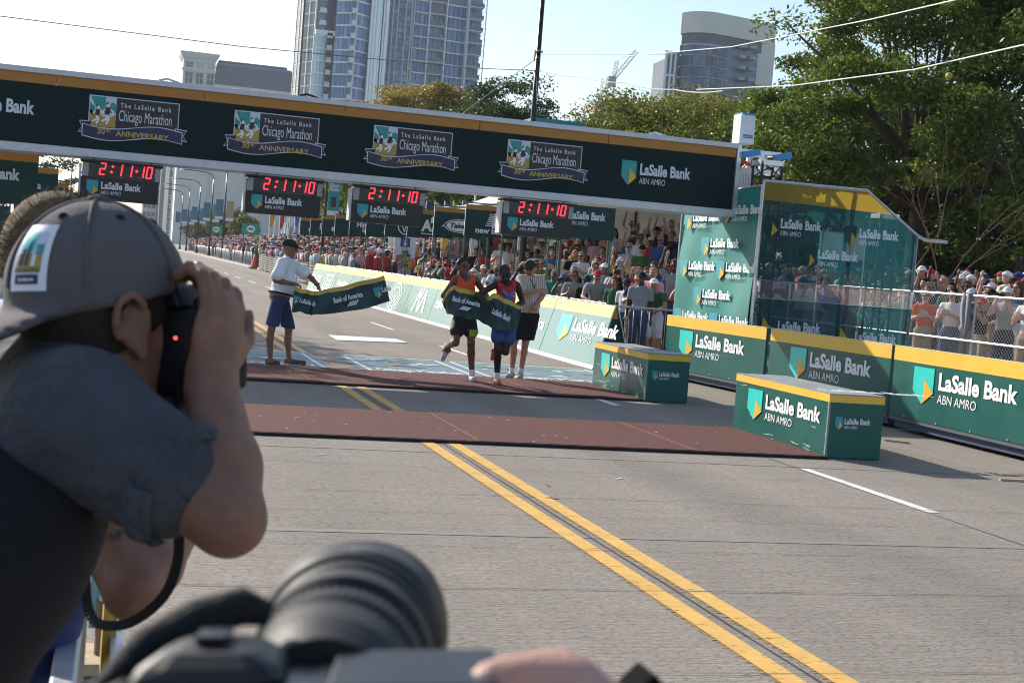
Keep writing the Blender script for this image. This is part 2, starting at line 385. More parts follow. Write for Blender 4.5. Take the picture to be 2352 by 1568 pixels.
# ================================================================= finish gantry
GY = 21.3
SE = [-2.9, -.85, 1.2, 3.26, 5.34, 7.44, 9.64]
gz0, gz1 = 2.86, 3.88       # printed panel between rails
g = root('finish_gantry', (9.85, GY+.3, 0), 'long green finish gantry banner with four race logos spanning the road', 'gantry')
MB().box(SE[0], SE[-1]+.02, GY-.06, GY+.62, gz1-.035, gz1+.045).build('top_rail', ALUP, g, bevel=.008)
MB().box(SE[0], SE[-1]+.02, GY-.06, GY+.62, gz0-.12, gz0-.0).build('bottom_rail', ALUP, g, bevel=.008)
MB().box(SE[-1], SE[-1]+.07, GY-.05, GY+.02, gz0-.11, gz1+.03).build('end_frame', ALU, g)
for i in range(6):
    a, b_ = SE[i]+.006, SE[i+1]-.006
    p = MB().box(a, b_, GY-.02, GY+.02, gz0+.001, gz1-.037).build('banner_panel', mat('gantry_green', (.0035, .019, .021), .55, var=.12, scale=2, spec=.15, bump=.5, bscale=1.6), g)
    MB().box(a, b_, GY-.026, GY-.021, gz1-.175, gz1-.038).build('orange_stripe', ORANGE, p)
    if i: MB().box(SE[i]-.03, SE[i]+.03, GY-.0245, GY-.0205, gz0+.002, gz1-.178).build('seam', mat('seam_blue', (.006, .020, .028), .6, spec=.15), p)
PIC_T, PIC_G, PIC_V = mat('print_teal', (.02, .28, .25), .5, var=.04), mat('print_ochre', (.42, .27, .05), .5, var=.05), mat('print_sky', (.62, .60, .72), .5, var=.03)
TXTG = mat('print_gold', (.50, .38, .07), .5, var=.04)
def ribbon(u0, u1, v, h):
    n = 12; top = []; bot = []
    for i in range(n+1):
        s = i/n; dv = -.045*math.sin(s*2*math.pi)*1.0
        top.append((u0+(u1-u0)*s, v+dv)); bot.append((u0+(u1-u0)*s, v-h+dv))
    return bot+top[::-1]
def grow(poly, d):
    cx = sum(p[0] for p in poly)/len(poly); cy = sum(p[1] for p in poly)/len(poly)
    return [(x+(d if x > cx else -d), y+(d if y > cy else -d)) for x, y in poly]
def runner(F, u, v, s, par, flip=1):
    """simple striding figure printed in white and dark"""
    def q(pts): return [(u+flip*x*s, v+y*s) for x, y in (pts if flip > 0 else pts[::-1])]
    F.poly('figure_body', q([(-.10, .10), (.10, .10), (.16, .42), (-.08, .44)]), MAROON, par, 4)
    F.poly('figure_head', q([(.0, .46), (.10, .46), (.13, .56), (.07, .64), (-.02, .60)]), WHITE, par, 4)
    F.poly('figure_hair', q([(-.04, .54), (.05, .66), (.13, .60), (.03, .70), (-.07, .62)]), MAROON, par, 5)
    F.poly('figure_arm', q([(.14, .40), (.30, .30), (.33, .08), (.27, .09), (.24, .25), (.11, .31)]), WHITE, par, 4)
    F.poly('figure_arm', q([(-.08, .40), (-.24, .24), (-.12, .12), (-.10, .17), (-.15, .24), (-.04, .33)]), WHITE, par, 4)
    F.poly('figure_leg', q([(-.10, .12), (.05, .12), (.14, -.10), (.02, -.34), (-.06, -.32), (.02, -.10)]), WHITE, par, 4)
    F.poly('figure_leg', q([(.02, .12), (.11, .10), (.02, -.12), (-.20, -.26), (-.24, -.18), (-.06, -.06)]), WHITE, par, 3)
def race_logo(F, cx, cy, W_, par):
    """the framed race emblem with the ribbon; W_ = frame width"""
    H_ = W_*.345; x0, y0 = cx-W_/2, cy-H_/2+.055*W_; x1, y1 = cx+W_/2, y0+H_
    F.poly('logo_border', [(x0-.012, y0-.02), (x1+.012, y0-.02), (x1+.012, y1+.012), (x0-.012, y1+.012)], PALE, par, 1)
    F.poly('logo_ground', [(x0, y0-.01), (x1, y0-.01), (x1, y1), (x0, y1)], MAROON, par, 2)
    pw = W_*.295
    F.poly('picture', [(x0, y0), (x0+pw, y0), (x0+pw, y1), (x0, y1)], PIC_V, par, 3)
    F.poly('picture_flag', [(x0+.005, y1-.003), (x0+.07*W_, y1-.13*W_), (x0+.17*W_, y1-.15*W_), (x0+.175*W_, y1-.003)], PIC_T, par, 4)
    F.poly('picture_tree', [(x0+pw-.003, y0+.17*W_), (x0+pw-.003, y1-.08*W_), (x0+pw*.86, y1-.05*W_), (x0+pw*.7, y1-.10*W_), (x0+pw*.6, y0+.16*W_)], PIC_T, par, 4)
    F.poly('picture_leafage', [(x0+.002, y0+.15*W_), (x0+.05*W_, y0+.12*W_), (x0+.06*W_, y0+.22*W_), (x0+.002, y0+.27*W_)], PIC_T, par, 4)
    F.poly('picture_ground', [(x0, y0+.002), (x0+pw-.002, y0+.002), (x0+pw-.002, y0+.15*W_), (x0+.2*W_, y0+.09*W_), (x0+.1*W_, y0+.15*W_), (x0, y0+.19*W_)], PIC_G, par, 4)
    F.poly('picture_glow', [(x0+.14*W_, y0+.16*W_), (x0+.17*W_, y0+.16*W_), (x0+.185*W_, y1-.12*W_), (x0+.13*W_, y1-.15*W_)], PIC_G, par, 5)
    # figures share the layer helper: lift them with a shifted face
    F2 = Face(F.O+F.N*.006, F.U, F.V)
    runner(F2, x0+.085*W_, y0+.10*W_, .22*W_, par); runner(F2, x0+.195*W_, y0+.115*W_, .25*W_, par)
    F.text('The LaSalle Bank', x0+pw+.045*W_, y1-.105*W_, .052*W_, W_*.58, PALE, par, 4, .012, space=1.35)
    F.text('Chicago Marathon', x0+pw+.035*W_, y0+.085*W_, .125*W_, W_*.60, PALE, par, 4, .0)
    for sg in (-1, 1):
        e = x0 if sg < 0 else x1
        tail = [(e-sg*.03*W_, y0+.06*W_), (e+sg*.11*W_, y0+.05*W_), (e+sg*.075*W_, y0-.02*W_), (e+sg*.12*W_, y0-.085*W_), (e-sg*.02*W_, y0-.07*W_)]
        if sg > 0: tail = tail[::-1]
        F.poly('ribbon_tail_border', tail, PALE, par, 3); F.poly('ribbon_tail', [(cxx*.86+.14*(e+sg*.04*W_), cyy*.86+.14*(y0-.01*W_)) for cxx, cyy in tail], NAVY, par, 4)
    rb = ribbon(x0-.065*W_, x1+.055*W_, y0+.012*W_, .125*W_)
    F.poly('ribbon_border', grow(rb, .011), PALE, par, 5); F.poly('ribbon', rb, NAVY, par, 6)
    F.text('30', x0+.10*W_, y0-.085*W_, .062*W_, .085*W_, TXTG, par, 8, .02)
    F.text('th', x0+.195*W_, y0-.06*W_, .042*W_, .05*W_, TXTG, par, 8, .02)
    F.text('ANNIVERSARY', x0+.305*W_, y0-.092*W_, .060*W_, .60*W_, TXTG, par, 8, .02)
GF = Face((0, GY-.0265, 0), (1, 0, 0))
zc = (gz0+gz1-.14)/2
for k, (xl, xr) in enumerate(((205, 407), (540, 730), (862, 1038), (1172, 1338))):
    a, b_ = at(xl, 270, GY).x, at(xr, 300, GY).x
    race_logo(GF, (a+b_)/2, zc+.035, b_-a, g)
s = .165
bank_logo(GF, at(1428, 365, GY).x, zc+.18, s, g, .98, white=PALE, teal=PIC_T if False else mat('shield_teal_gantry', (.02, .33, .30), .5, var=.03))
GF.text('LaSalle Bank', at(80, 250, GY).x-5.35*.175, zc-.03, .175, 5.35*.175, PALE, g, 2, .035)
# truss behind the banner, lift tower and cross head
tr = MB()
for (yy, zz) in ((GY+.08, gz1-.09), (GY+.56, gz1-.09), (GY+.08, gz0+.06), (GY+.56, gz0+.06)):
    tr.tube([(SE[0], yy, zz), (SE[-1]+.0, yy, zz)], .025, 6)
for i in range(24):
    x = SE[0]+i*.52; tr.tube([(x, GY+.56, gz0+.06), (x+.26, GY+.56, gz1-.09), (x+.52, GY+.56, gz0+.06)], .014, 5)
tr.build('truss', STEEL, g)
# extension frame right of the banner
ex = MB(); x0, x1 = SE[-1]+.075, 10.42
for zz in (3.82, 3.52):
    for yy in (GY+.0, GY+.5): ex.bar((x0, yy, zz), (x1, yy, zz), .07, .07)
    ex.bar((x1-.035, GY+.0, zz), (x1-.035, GY+.5, zz), .06, .066)
for yy in (GY+.0, GY+.5):
    for xx in (10.1, 10.38): ex.bar((xx, yy, 3.55), (xx, yy, 3.79), .065, .065)
    ex.tube([(9.95, yy, 3.54), (10.2, yy, 3.8)], .017, 6)
ex.build('cross_head', ALU, g)
for xx in (9.72, 10.28):
    cl = MB(); cl.box(xx-.0, xx+.3, GY-.12, GY-.045, 3.70, 3.80, Matrix.Translation((xx, 0, 3.75)) @ Matrix.Rotation(R(-14), 4, 'Y') @ Matrix.Translation((-xx, 0, -3.75))); cl.build('blue_clamp', BLUEP, g)
MB().tube([(9.78, GY+.2, 3.7), (9.95, GY+.1, 3.62), (10.1, GY+.2, 3.7), (10.3, GY+.1, 3.64)], .03, 6).build('ratchet_strap', mat('strap_orange', (.6, .10, .03), .7), g)
col = root('lift_tower', (9.88, GY+.3, 0), 'tall white aluminium lift tower beside the right end of the finish gantry', 'tower')
t = MB(); t.box(9.76, 10.0, GY+.12, GY+.4, 0, 3.45)
for k in range(5): t.box(9.757+.05*k, 9.777+.05*k, GY+.1, GY+.119, .1, 3.44)
t.build('mast', ALU, col)
hd = MB().box(9.72, 9.98, GY+.1, GY+.4, 3.95, 4.42).build('head_box', mat('white_powder_coat', (.75, .77, .8), .4, var=.08), col, bevel=.015)
MB().box(9.78, 9.95, GY+.092, GY+.0995, 4.07, 4.10).build('blue_sticker', BLUEP, hd); MB().box(9.78, 9.95, GY+.092, GY+.0995, 4.045, 4.06).build('red_sticker', mat('sticker_red', (.5, .05, .05), .5), hd)
MB().box(9.74, 9.97, GY+.1, GY+.4, 4.421, 4.45).build('cap', BLUEP, hd)
MB().box(9.5, 10.3, GY-.05, GY+.7, .004, .12).build('base', STEEL, col)
for dx, dy in ((-.25, -.3), (.45, -.3), (.45, .5)):
    MB().bar((9.88, GY+.28, .6), (9.88+dx, GY+.28+dy, .12), .05).build('outrigger', STEEL, col)
# left lift tower (only its edge of the scene, outside the picture, carries the banner)
col2 = root('lift_tower', (-3.0, GY+.3, 0), 'aluminium lift tower carrying the left end of the finish gantry beyond the picture edge', 'tower')
MB().box(-3.15, -2.91, GY+.12, GY+.4, 0, 4.1).build('mast', ALU, col2); MB().box(-3.4, -2.6, GY-.05, GY+.7, .004, .12).build('base', STEEL, col2)
# bits lying on top of the gantry
for k, (px, py) in enumerate(((1500, 268), (690, 205), (365, 182))):
    x = at(px, py, GY).x
    o = MB().tube([(x, GY+.1, gz1+.06), (x+.12, GY+.14, gz1+.10), (x+.3, GY+.1, gz1+.05)], .018, 6).build('cable_loop', [PALE, BLACK, ALU][k]); tag(o, ['white', 'black', 'grey'][k]+' cable loop lying on top of the finish gantry', 'cable')
# ----------------------------------------------------------------- race clocks
SEG = {'2': 'abged', '1': 'bc', '0': 'abcdef'}
def segs(ch, u, v, w_, h, b, F, slope=.12):
    pts = {'a': ((0, 1), (1, 1)), 'b': ((1, 1), (1, .5)), 'c': ((1, .5), (1, 0)), 'd': ((0, 0), (1, 0)), 'e': ((0, .5), (0, 0)), 'f': ((0, 1), (0, .5)), 'g': ((0, .5), (1, .5))}
    for s_ in SEG[ch]:
        (xa, ya), (xb, yb) = pts[s_]
        n = 6 if s_ in 'adg' else 7
        for i in range(n):
            f = (i+.5)/n; x, y_ = xa+(xb-xa)*f, ya+(yb-ya)*f
            uu, vv = u+x*w_+slope*y_*h, v+y_*h
            P = F.O+F.U*uu+F.V*vv
            b.box(-.0075, .0075, -.010, 0, -.0075, .0075, Matrix.Translation(P))
for k, (xl, yl, xr, yr) in enumerate(((188, 367, 372, 380), (568, 400, 745, 410), (812, 427, 980, 440), (1158, 455, 1322, 466))):
    a, b_ = at(xl, yl, 21.15), at(xr, yr, 21.15); zt, zb = 2.71, 2.15; xa, xb = a.x, b_.x; W_ = xb-xa
    c = root('race_clock', ((xa+xb)/2, 21.3, zb), ['leftmost', 'second from left', 'third from left', 'rightmost'][k]+' of the four hanging red LED race clocks reading 2:11:10', 'clock', 'race clocks hanging under the gantry')
    zm = zb+.315
    MB().box(xa+.01, xb-.01, 21.2, 21.42, zm+.002, zt-.035).build('display_case', BLACKG, c)
    MB().box(xa-.02, xb+.02, 21.1, 21.46, zt-.034, zt).build('hood', BLACK, c, bevel=.008)
    for s0, s1 in ((xa+.012, xa+.1), (xb-.085, xb-.012)): MB().box(s0, s1, 21.185, 21.199, zm+.01, zt-.045).build('grey_end', mat('clock_grey', (.30, .32, .34), .6), c)
    MB().box(xa-.03, xa-.002, 21.2, 21.44, zb+.02, zt-.06).build('side_cheek', mat('pale_cheek', (.6, .6, .58), .6), c)
    sb = MB().box(xa-.0, xb-.03, 21.17, 21.4, zb, zm).build('sign_box', BLACK, c, bevel=.006)
    F = Face((xa, 21.198, zm), (1, 0, 0)); d = MB(); dh = .155; dv = .05; dw = .066
    for ch, uu in (('2', .225), ('1', .475), ('1', .60), ('1', .75), ('0', .81)):
        d = MB(); segs(ch, uu*W_, dv, dw if ch != '1' else .02, dh, d, F); d.build('led_digit', RED, c)['kind'] = 'stuff'
    for uu, vv in ((.375, .28), (.39, .78), (.69, .55)):
        P = F.O+F.U*(uu*W_)+F.V*(dv+vv*dh); dd = MB(); dd.box(-.014, .014, -.012, 0, -.014, .014, Matrix.Translation(P) @ Matrix.Rotation(R(45), 4, 'Y')); dd.build('led_dot', RED, c)
    F = Face((xa, 21.1695, zb), (1, 0, 0)); bank_logo(F, .075*W_, .275, .092, c, 1.12, white=PALE, teal=TEALD, gold=mat('shield_dull_gold', (.5, .34, .04), .5))
    h = MB()
    for xx in (xa+.15, xb-.15): h.tube([(xx, 21.36, zt-.01), (xx+.04, 21.36, zt+.09)], .009, 5)
    h.build('hanger', BLACK, c)
# ================================================================= podium boxes
TOPM = mat('box_top_grey', (.26, .27, .27), .7, var=.25, scale=4)
SCUF = mat('scuff_white', (.6, .62, .6), .8)
def podium(x0, x1, y0, y1, h, label, scuffs):
    r = root('podium_box', ((x0+x1)/2, (y0+y1)/2, 0), label, 'podium box', 'green podium boxes beside the mats')
    MB().box(x0, x1, y0, y1, .006, h).build('body', GREEN, r, bevel=.006)
    MB().box(x0-.002, x1+.002, y0-.002, y1+.002, h+.001, h+.012).build('top', TOPM, r)
    hs = .075
    MB().box(x0-.005, x0-.001, y0-.0, y1, h-hs, h).build('yellow_band', YELLOW, r)
    MB().box(x0-.005, x1, y0-.005, y0-.001, h-hs, h).build('yellow_band', YELLOW, r)
    MB().box(x0-.008, x0+.012, y0-.008, y0+.012, .01, h-hs).build('corner_edge', mat('edge_grey', (.22, .24, .24), .6), r)
    F = Face((x0-.001, y1, 0), (0, -1, 0)); L_ = y1-y0
    bank_logo(F, .16*L_, h-.125, .145, r, 1.62)
    F = Face((x0, y0-.001, 0), (1, 0, 0)); bank_logo(F, .075, h*.66, .055, r, 1.0, white=PALE, teal=TEALD)
    F = Face((x0-.001, y1, 0), (0, -1, 0)); b = MB()
    for i in range(scuffs):
        u, v = random.uniform(.05, L_-.05), random.choice((random.uniform(.02, .12), random.uniform(.1, h-.1))); du = random.uniform(.03, .22); dv = random.uniform(-.02, .02)
        b.prism([(u, v), (u+du, v+dv), (u+du, v+dv+.006), (u, v+.003)], F.O, F.U, F.V, F.N, .001, .0025)
    for i in range(scuffs//2):
        v = random.uniform(.02, h-.1); b.prism([(L_-.03, v), (L_-.004, v+.004), (L_-.004, v+.02), (L_-.02, v+.016)], F.O, F.U, F.V, F.N, .001, .0025)
    b.build('scuffs', SCUF, r)
    F = Face((x0, y0, h+.0125), (1, 0, 0), (0, 1, 0)); F.text('LaSalle Bank', .12, .3, .22, 0, SCUF, r, 0)
podium(7.04, 7.66, 12.79, 15.0, .645, 'front green podium box with yellow band beside the nearer mat', 14)
podium(7.04, 7.66, 17.82, 19.98, .645, 'rear scuffed green podium box with yellow band beside the farther mat', 24)
# ================================================================= wheeled advertising barriers
WOODP = mat('trailer_blue', (.025, .05, .11), .6, var=.2)
def barrier(a, b_, label, bank_u):
    A, B = Vector(a), Vector(b_); L_ = (B-A).length; U = (B-A).normalized(); N = U.cross(Vector((0, 0, 1)))
    r = root('advertising_barrier', (A+B)/2, label, 'barrier', 'green advertising barriers on wheels')
    M_ = Matrix(((U.x, -N.x, 0, A.x), (U.y, -N.y, 0, A.y), (0, 0, 1, 0), (0, 0, 0, 1)))
    p = MB().box(0, L_, 0, .05, .17, 1.06, M_).build('panel', GREEN, r, bevel=.006)
    MB().box(.002, L_-.002, -.004, -.0008, .885, 1.058, M_).build('yellow_band', YELLOW, p)
    MB().box(0, L_, -.003, .053, 1.0605, 1.068, M_).build('top_edge', mat('edge_cream', (.7, .62, .42), .6), p)
    MB().box(.05, L_-.05, .06, .5, .05, .20, M_).build('trailer_base', WOODP, r)
    MB().bar(A+Vector((0, 0, .165))-N*.03, B+Vector((0, 0, .165))-N*.03, .06, .05).build('lower_rail', mat('rail_dark', (.07, .075, .1), .6), r)
    for f in (.12, .5, .88):
        q = A+U*(L_*f)-N*.2; MB().lathe([(.02, -.02), (.065, -.02), (.07, 0), (.065, .02), (.02, .02)], q+Vector((0, 0, .074)), -N, 16).build('wheel', BLACK, r)
        MB().tube([A+U*(L_*f)-N*.06+Vector((0, 0, .9)), A+U*(L_*f)-N*.45+Vector((0, 0, .12))], .02, 6).build('brace', STEEL, r)
    bt = MB()
    for f in np.linspace(.1, .9, 5): bt.box(L_*f-.012, L_*f+.012, -.009, -.0005, .195, .215, M_)
    bt.build('bolts', STEEL, p)
    F = Face(A+N*.0012, U); bank_logo(F, bank_u*L_, .845, .19, r, 1.5)
# U must run towards the camera so that the face looks at the road
barrier((9.12, 22.35, 0), (9.43, 19.2, 0), 'leftmost green advertising barrier, behind the rear podium box', .16)
barrier((9.46, 19.12, 0), (9.62, 16.0, 0), 'middle green advertising barrier, behind the front podium box', .2)
barrier((9.60, 15.9, 0), (9.62, 12.4, 0), 'rightmost green advertising barrier running out of the picture', .14)
# ================================================================= A-frame hoardings along the kerb
AFG = mat('hoarding_green', (.03, .17, .16), .20, var=.10, scale=1.5, spec=1.0)
AFY = mat('hoarding_yellow', (.80, .50, .14), .40, var=.05, scale=3)
AX0, AXT, AX1, AH = 8.19, 8.52, 8.90, 1.12
ys = [23.3, 26.6, 30.0, 33.4, 36.8, 40.2, 43.6, 47.0, 50.4, 53.8, 57.2, 60.6]
nm = ['nearest A-frame hoarding with a bank shield', 'second A-frame hoarding', 'third A-frame hoarding behind the runners', 'fourth A-frame hoarding behind the runners', 'fifth A-frame hoarding with an airline mark', 'sixth A-frame hoarding with a round car badge', 'seventh A-frame hoarding with a slanted bolt', 'eighth A-frame hoarding behind the held banner', 'ninth A-frame hoarding', 'tenth A-frame hoarding with a framed logo', 'eleventh A-frame hoarding, next to last at the far end']
VUP = Vector((AXT-AX0, 0, AH)).normalized()
for i in range(11):
    y0, y1 = ys[i], ys[i+1]-.03
    r = root('hoarding', ((AX0+AX1)/2, (y0+y1)/2, 0), nm[i]+' along the right kerb', 'hoarding', 'A-frame hoardings along the kerb')
    Ls = math.hypot(AXT-AX0, AH)
    F = Face((AX0, y1, .0), (0, -1, 0), VUP)
    MB().prism([(0, .07), (y1-y0, .07), (y1-y0, Ls), (0, Ls)], F.O, F.U, F.V, F.N, -.025, 0).build('front_panel', AFG, r)
    F.poly('yellow_band', [(0, Ls-.22), (y1-y0, Ls-.22), (y1-y0, Ls), (0, Ls)], AFY, r, .6)
    MB().prism([(0, -.0), (y1-y0, -.0), (y1-y0, .068), (0, .068)], F.O+F.N*.004, F.U, F.V, F.N, -.03, .0).build('white_skirt', WHITE, r)
    Vb = Vector((AXT+.05-AX1, 0, AH)).normalized(); Fb = Face((AX1, y0, 0), (0, 1, 0), Vb)
    MB().prism([(0, .02), (y1-y0, .02), (y1-y0, Ls*1.01), (0, Ls*1.01)], Fb.O, Fb.U, Fb.V, Fb.N, -.02, 0).build('back_panel', GREEN2, r)
    MB().box(AXT, AXT+.055, y0, y1, AH-.012, AH+.006).build('ridge', mat('ridge_white', (.72, .70, .66), .6), r)
    e = .02 if i == 0 else .02
    MB().add([(AX0+.04, y0+.02, .02), (AX1-.03, y0+.02, .02), (AXT+.04, y0+.02, AH-.03), (AXT+.01, y0+.02, AH-.03)], [(0, 1, 2, 3)]).build('end_panel', GREEN2, r)
    if i == 0:
        MB().add([(AX0+.33*.80+.04, y0+.016, AH*.80), (AX1-.36*.80-.02, y0+.016, AH*.80), (AXT+.045, y0+.016, AH-.03), (AXT+.008, y0+.016, AH-.03)], [(0, 1, 2, 3)]).build('end_band', ORANGE, r)
        MB().bar((AX0+.02, y0+.01, 0), (AXT+.01, y0+.01, AH), .03, .02).build('end_frame', STEEL, r); MB().bar((AX1, y0+.01, 0), (AXT+.05, y0+.01, AH), .03, .02).build('end_frame', STEEL, r)
    W_ = y1-y0
    if i in (0,): bank_logo(F, .62, Ls-.29, .225, r, 2.0)
    elif i == 1: F.text('Bank of America', .3, .5, .22, W_-.5, WHITE, r, 2, .03)
    elif i in (2, 3): F.text('new balance', .3, .45, .28, W_-.5, WHITE, r, 2, .03)
    elif i == 4:
        for q in (0, 1): F.polys('airline_mark', [[(1.0+q*.7, .2), (1.18+q*.7, .2), (1.45+q*.7, .7), (1.7+q*.7, .2), (1.88+q*.7, .2), (1.52+q*.7, .88), (1.38+q*.7, .88)]], WHITE, r, 2)
        F.poly('airline_bird', [(1.55, .62), (1.75, .62), (1.95, .95), (1.82, .95)], WHITE, r, 2)
    elif i == 5:
        b = MB()
        for (ra, rb) in ((.44, .40), (.33, .29)):
            n = 28; q0 = [(1.6+ra*1.9*math.cos(6.283*j/n), .5+ra*math.sin(6.283*j/n)) for j in range(n)]; q1 = [(1.6+rb*1.9*math.cos(6.283*j/n), .5+rb*math.sin(6.283*j/n)) for j in range(n)]
            for j in range(n): b.prism([q1[j], q0[j], q0[(j+1) % n], q1[(j+1) % n]][::-1] if False else [q0[j], q0[(j+1) % n], q1[(j+1) % n], q1[j]], F.O, F.U, F.V, F.N, .004, .007)
        b.build('badge_rings', WHITE, r)
        for pts in ([(1.28, .66), (1.38, .66), (1.56, .5), (1.5, .46)], [(1.82, .66), (1.92, .66), (1.7, .46), (1.64, .5)], [(1.12, .55), (1.2, .58), (1.42, .26), (1.34, .26)], [(1.34, .26), (1.42, .26), (1.62, .46), (1.58, .5)], [(1.58, .46), (1.64, .5), (1.86, .26), (1.78, .26)], [(1.78, .26), (1.86, .26), (2.08, .58), (2.0, .58)]): F.poly('badge_letter', pts, WHITE, r, 2)
    elif i in (6, 7): F.poly('bolt', [(.8, .15), (1.6, .5), (1.3, .52), (2.3, .9), (1.5, .55), (1.8, .53)], WHITE, r, 2); F.text('ENDURANCE', .9, .12, .12, 1.4, WHITE, r, 2)
    elif i == 9:
        for q in ([(.6, .2), (2.6, .2), (2.6, .26), (.6, .26)], [(.6, .74), (2.6, .74), (2.6, .8), (.6, .8)], [(.6, .26), (.72, .26), (.72, .74), (.6, .74)], [(2.48, .26), (2.6, .26), (2.6, .74), (2.48, .74)]): F.poly('frame_mark', q, WHITE, r, 2)
        F.text('Chicago', .9, .52, .14, 1.4, WHITE, r, 2, .03); F.text('Tribune', .9, .32, .14, 1.4, WHITE, r, 2, .03)
    else: F.text(['', '', '', '', '', '', '', '', 'Aquafina', '', 'SUN-TIMES'][i], .5, .45, .24, W_-1.0, WHITE, r, 2, .03); F.poly('flame', [(1.3, .12), (1.6, .12), (1.5, .36)], WHITE, r, 2)
# ================================================================= sponsor signs on posts
def sponsor(xl, xr, y, z0, z1, label, draw, side=1, group='green sponsor signs on posts'):
    r = root('sponsor_sign', ((xl+xr)/2, y, 0), label, 'sign', group)
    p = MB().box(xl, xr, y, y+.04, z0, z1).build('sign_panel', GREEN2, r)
    MB().box(xl+.002, xr-.002, y-.004, y-.0008, z1-.13, z1-.002).build('orange_band', ORANGE, p)
    for x in (xl+.03, xr-.03): MB().tube([(x, y+.062, .12 if x > RX1 else 0), (x, y+.062, z1+.04)], .02, 7).build('post', DGREEN, r)
    MB().tube([(xl-.02, y+.062, z1+.045), (xr+.02, y+.062, z1+.045)], .018, 6).build('top_bar', DGREEN, r)
    MB().box(xl-.006, xl-.001, y-.002, y+.04, z0, z1).build('edge_strip', PALE, p)
    if draw: draw(Face((xl, y-.001, z0), (1, 0, 0)), xr-xl, z1-z0-.13, r)
    return r
def d_bank(F, W_, H_, r): bank_logo(F, .1*W_, H_*.86, .155, r, .98, white=PALE, teal=TEALD)
def d_nb(F, W_, H_, r):
    for k in range(7): F.poly('speed_line', [(W_*.38+.012*k+.04*(k % 2), H_*.42+k*.05), (W_*.62, H_*.42+k*.05), (W_*.62, H_*.42+k*.05+.026), (W_*.38+.02*k, H_*.42+k*.05+.026)], WHITE, r, 1)
    F.text('NB', W_*.50, H_*.40, .34, W_*.38, WHITE, r, 2, .06, shear=.2); F.text('new balance', W_*.2, H_*.14, .15, W_*.76, WHITE, r, 2, .03)
def ellipse(u, v, a, b_, n=26): return [(u+a*math.cos(6.283*j/n), v+b_*math.sin(6.283*j/n)) for j in range(n)]
def d_tak(F, W_, H_, r):
    F.poly('oval', ellipse(W_*.55, H_*.46, W_*.34, H_*.28), WHITE, r, 1); F.poly('oval_gap', ellipse(W_*.55, H_*.46, W_*.315, H_*.25), GREEN2, r, 2); F.poly('oval_inner', ellipse(W_*.55, H_*.46, W_*.29, H_*.22), WHITE, r, 3)
    F.poly('beak', [(W_*.14, H_*.38), (W_*.28, H_*.58), (W_*.24, H_*.4)], WHITE, r, 1); F.text('Takeda', W_*.33, H_*.38, .13, W_*.44, GREEN2, r, 5, .04, shear=.25)
def d_aa(F, W_, H_, r): F.text('AA', W_*.3, H_*.25, .34, W_*.45, WHITE, r, 2, .04); F.poly('bird', [(W_*.5, H_*.6), (W_*.56, H_*.66), (W_*.56, H_*.95), (W_*.5, H_*.85)], WHITE, r, 2); F.text('AmericanAirlines', W_*.3, H_*.1, .05, W_*.45, WHITE, r, 2)
def d_vw(F, W_, H_, r):
    F.poly('ring', ellipse(W_*.5, H_*.5, .3, .3), WHITE, r, 1); F.poly('ring_gap', ellipse(W_*.5, H_*.5, .265, .265), GREEN2, r, 2)
    F.text('V', W_*.5-.1, H_*.5+.04, .18, .2, WHITE, r, 3, .0); F.text('W', W_*.5-.16, H_*.5-.2, .22, .32, WHITE, r, 3, .0)
def d_bolt(F, W_, H_, r): F.text('ENDURANCE', W_*.25, H_*.62, .09, W_*.5, WHITE, r, 2, .03, shear=.25); F.poly('bolt', [(W_*.4, H_*.12), (W_*.62, H_*.5), (W_*.52, H_*.48), (W_*.68, H_*.8), (W_*.46, H_*.4), (W_*.54, H_*.42)], WHITE, r, 2)
def d_hinc(F, W_, H_, r): F.text('Hinckley', W_*.2, H_*.48, .2, W_*.6, WHITE, r, 2, .03); F.text('Springs', W_*.35, H_*.22, .15, W_*.4, WHITE, r, 2, .02)
def d_wf(F, W_, H_, r): F.text('WI', W_*.42, H_*.5, .17, W_*.25, WHITE, r, 2, .04); F.text('FC', W_*.42, H_*.24, .17, W_*.25, WHITE, r, 2, .04); F.poly('bar', [(W_*.42, H_*.12), (W_*.7, H_*.12), (W_*.7, H_*.18), (W_*.42, H_*.18)], WHITE, r, 2)
def d_txt(s): return lambda F, W_, H_, r: F.text(s, W_*.3, H_*.3, .16, W_*.55, WHITE, r, 2, .03)
def d_box(F, W_, H_, r): F.poly('box', [(W_*.3, H_*.4), (W_*.62, H_*.4), (W_*.62, H_*.8), (W_*.3, H_*.8)], WHITE, r, 1); F.poly('box_in', [(W_*.33, H_*.44), (W_*.59, H_*.44), (W_*.59, H_*.76), (W_*.33, H_*.76)], GREEN2, r, 2); F.text('Ch', W_*.37, H_*.5, .14, .26, WHITE, r, 3, .03); F.text('Wh', W_*.42, H_*.15, .12, .3, WHITE, r, 2, .03)
rows = [('bank', d_bank), ('plain', None), ('sports shoe maker', d_nb), ('oval pharmacy logo', d_tak), ('airline double A', d_aa), ('round car badge', d_vw), ('lightning bolt', d_bolt), ('spring water', d_hinc), ('two initials', d_wf), ('slanted word', d_txt('Ensure')), ('boxed letters', d_box), ('short word', d_txt('Banner'))]
for i, (w_, dr) in enumerate(rows):
    y = 29.1+3.77*i
    sponsor(9.0, 10.47, y, 2.38, 3.21, '%s sign of the right-hand green sponsor row, showing the %s' % (['nearest', 'second', 'third', 'fourth', 'fifth', 'sixth', 'seventh', 'eighth', 'ninth', 'tenth', 'eleventh', 'farthest'][i], w_ + (' shield' if i == 0 else ' panel' if i == 1 else ' mark')), dr)
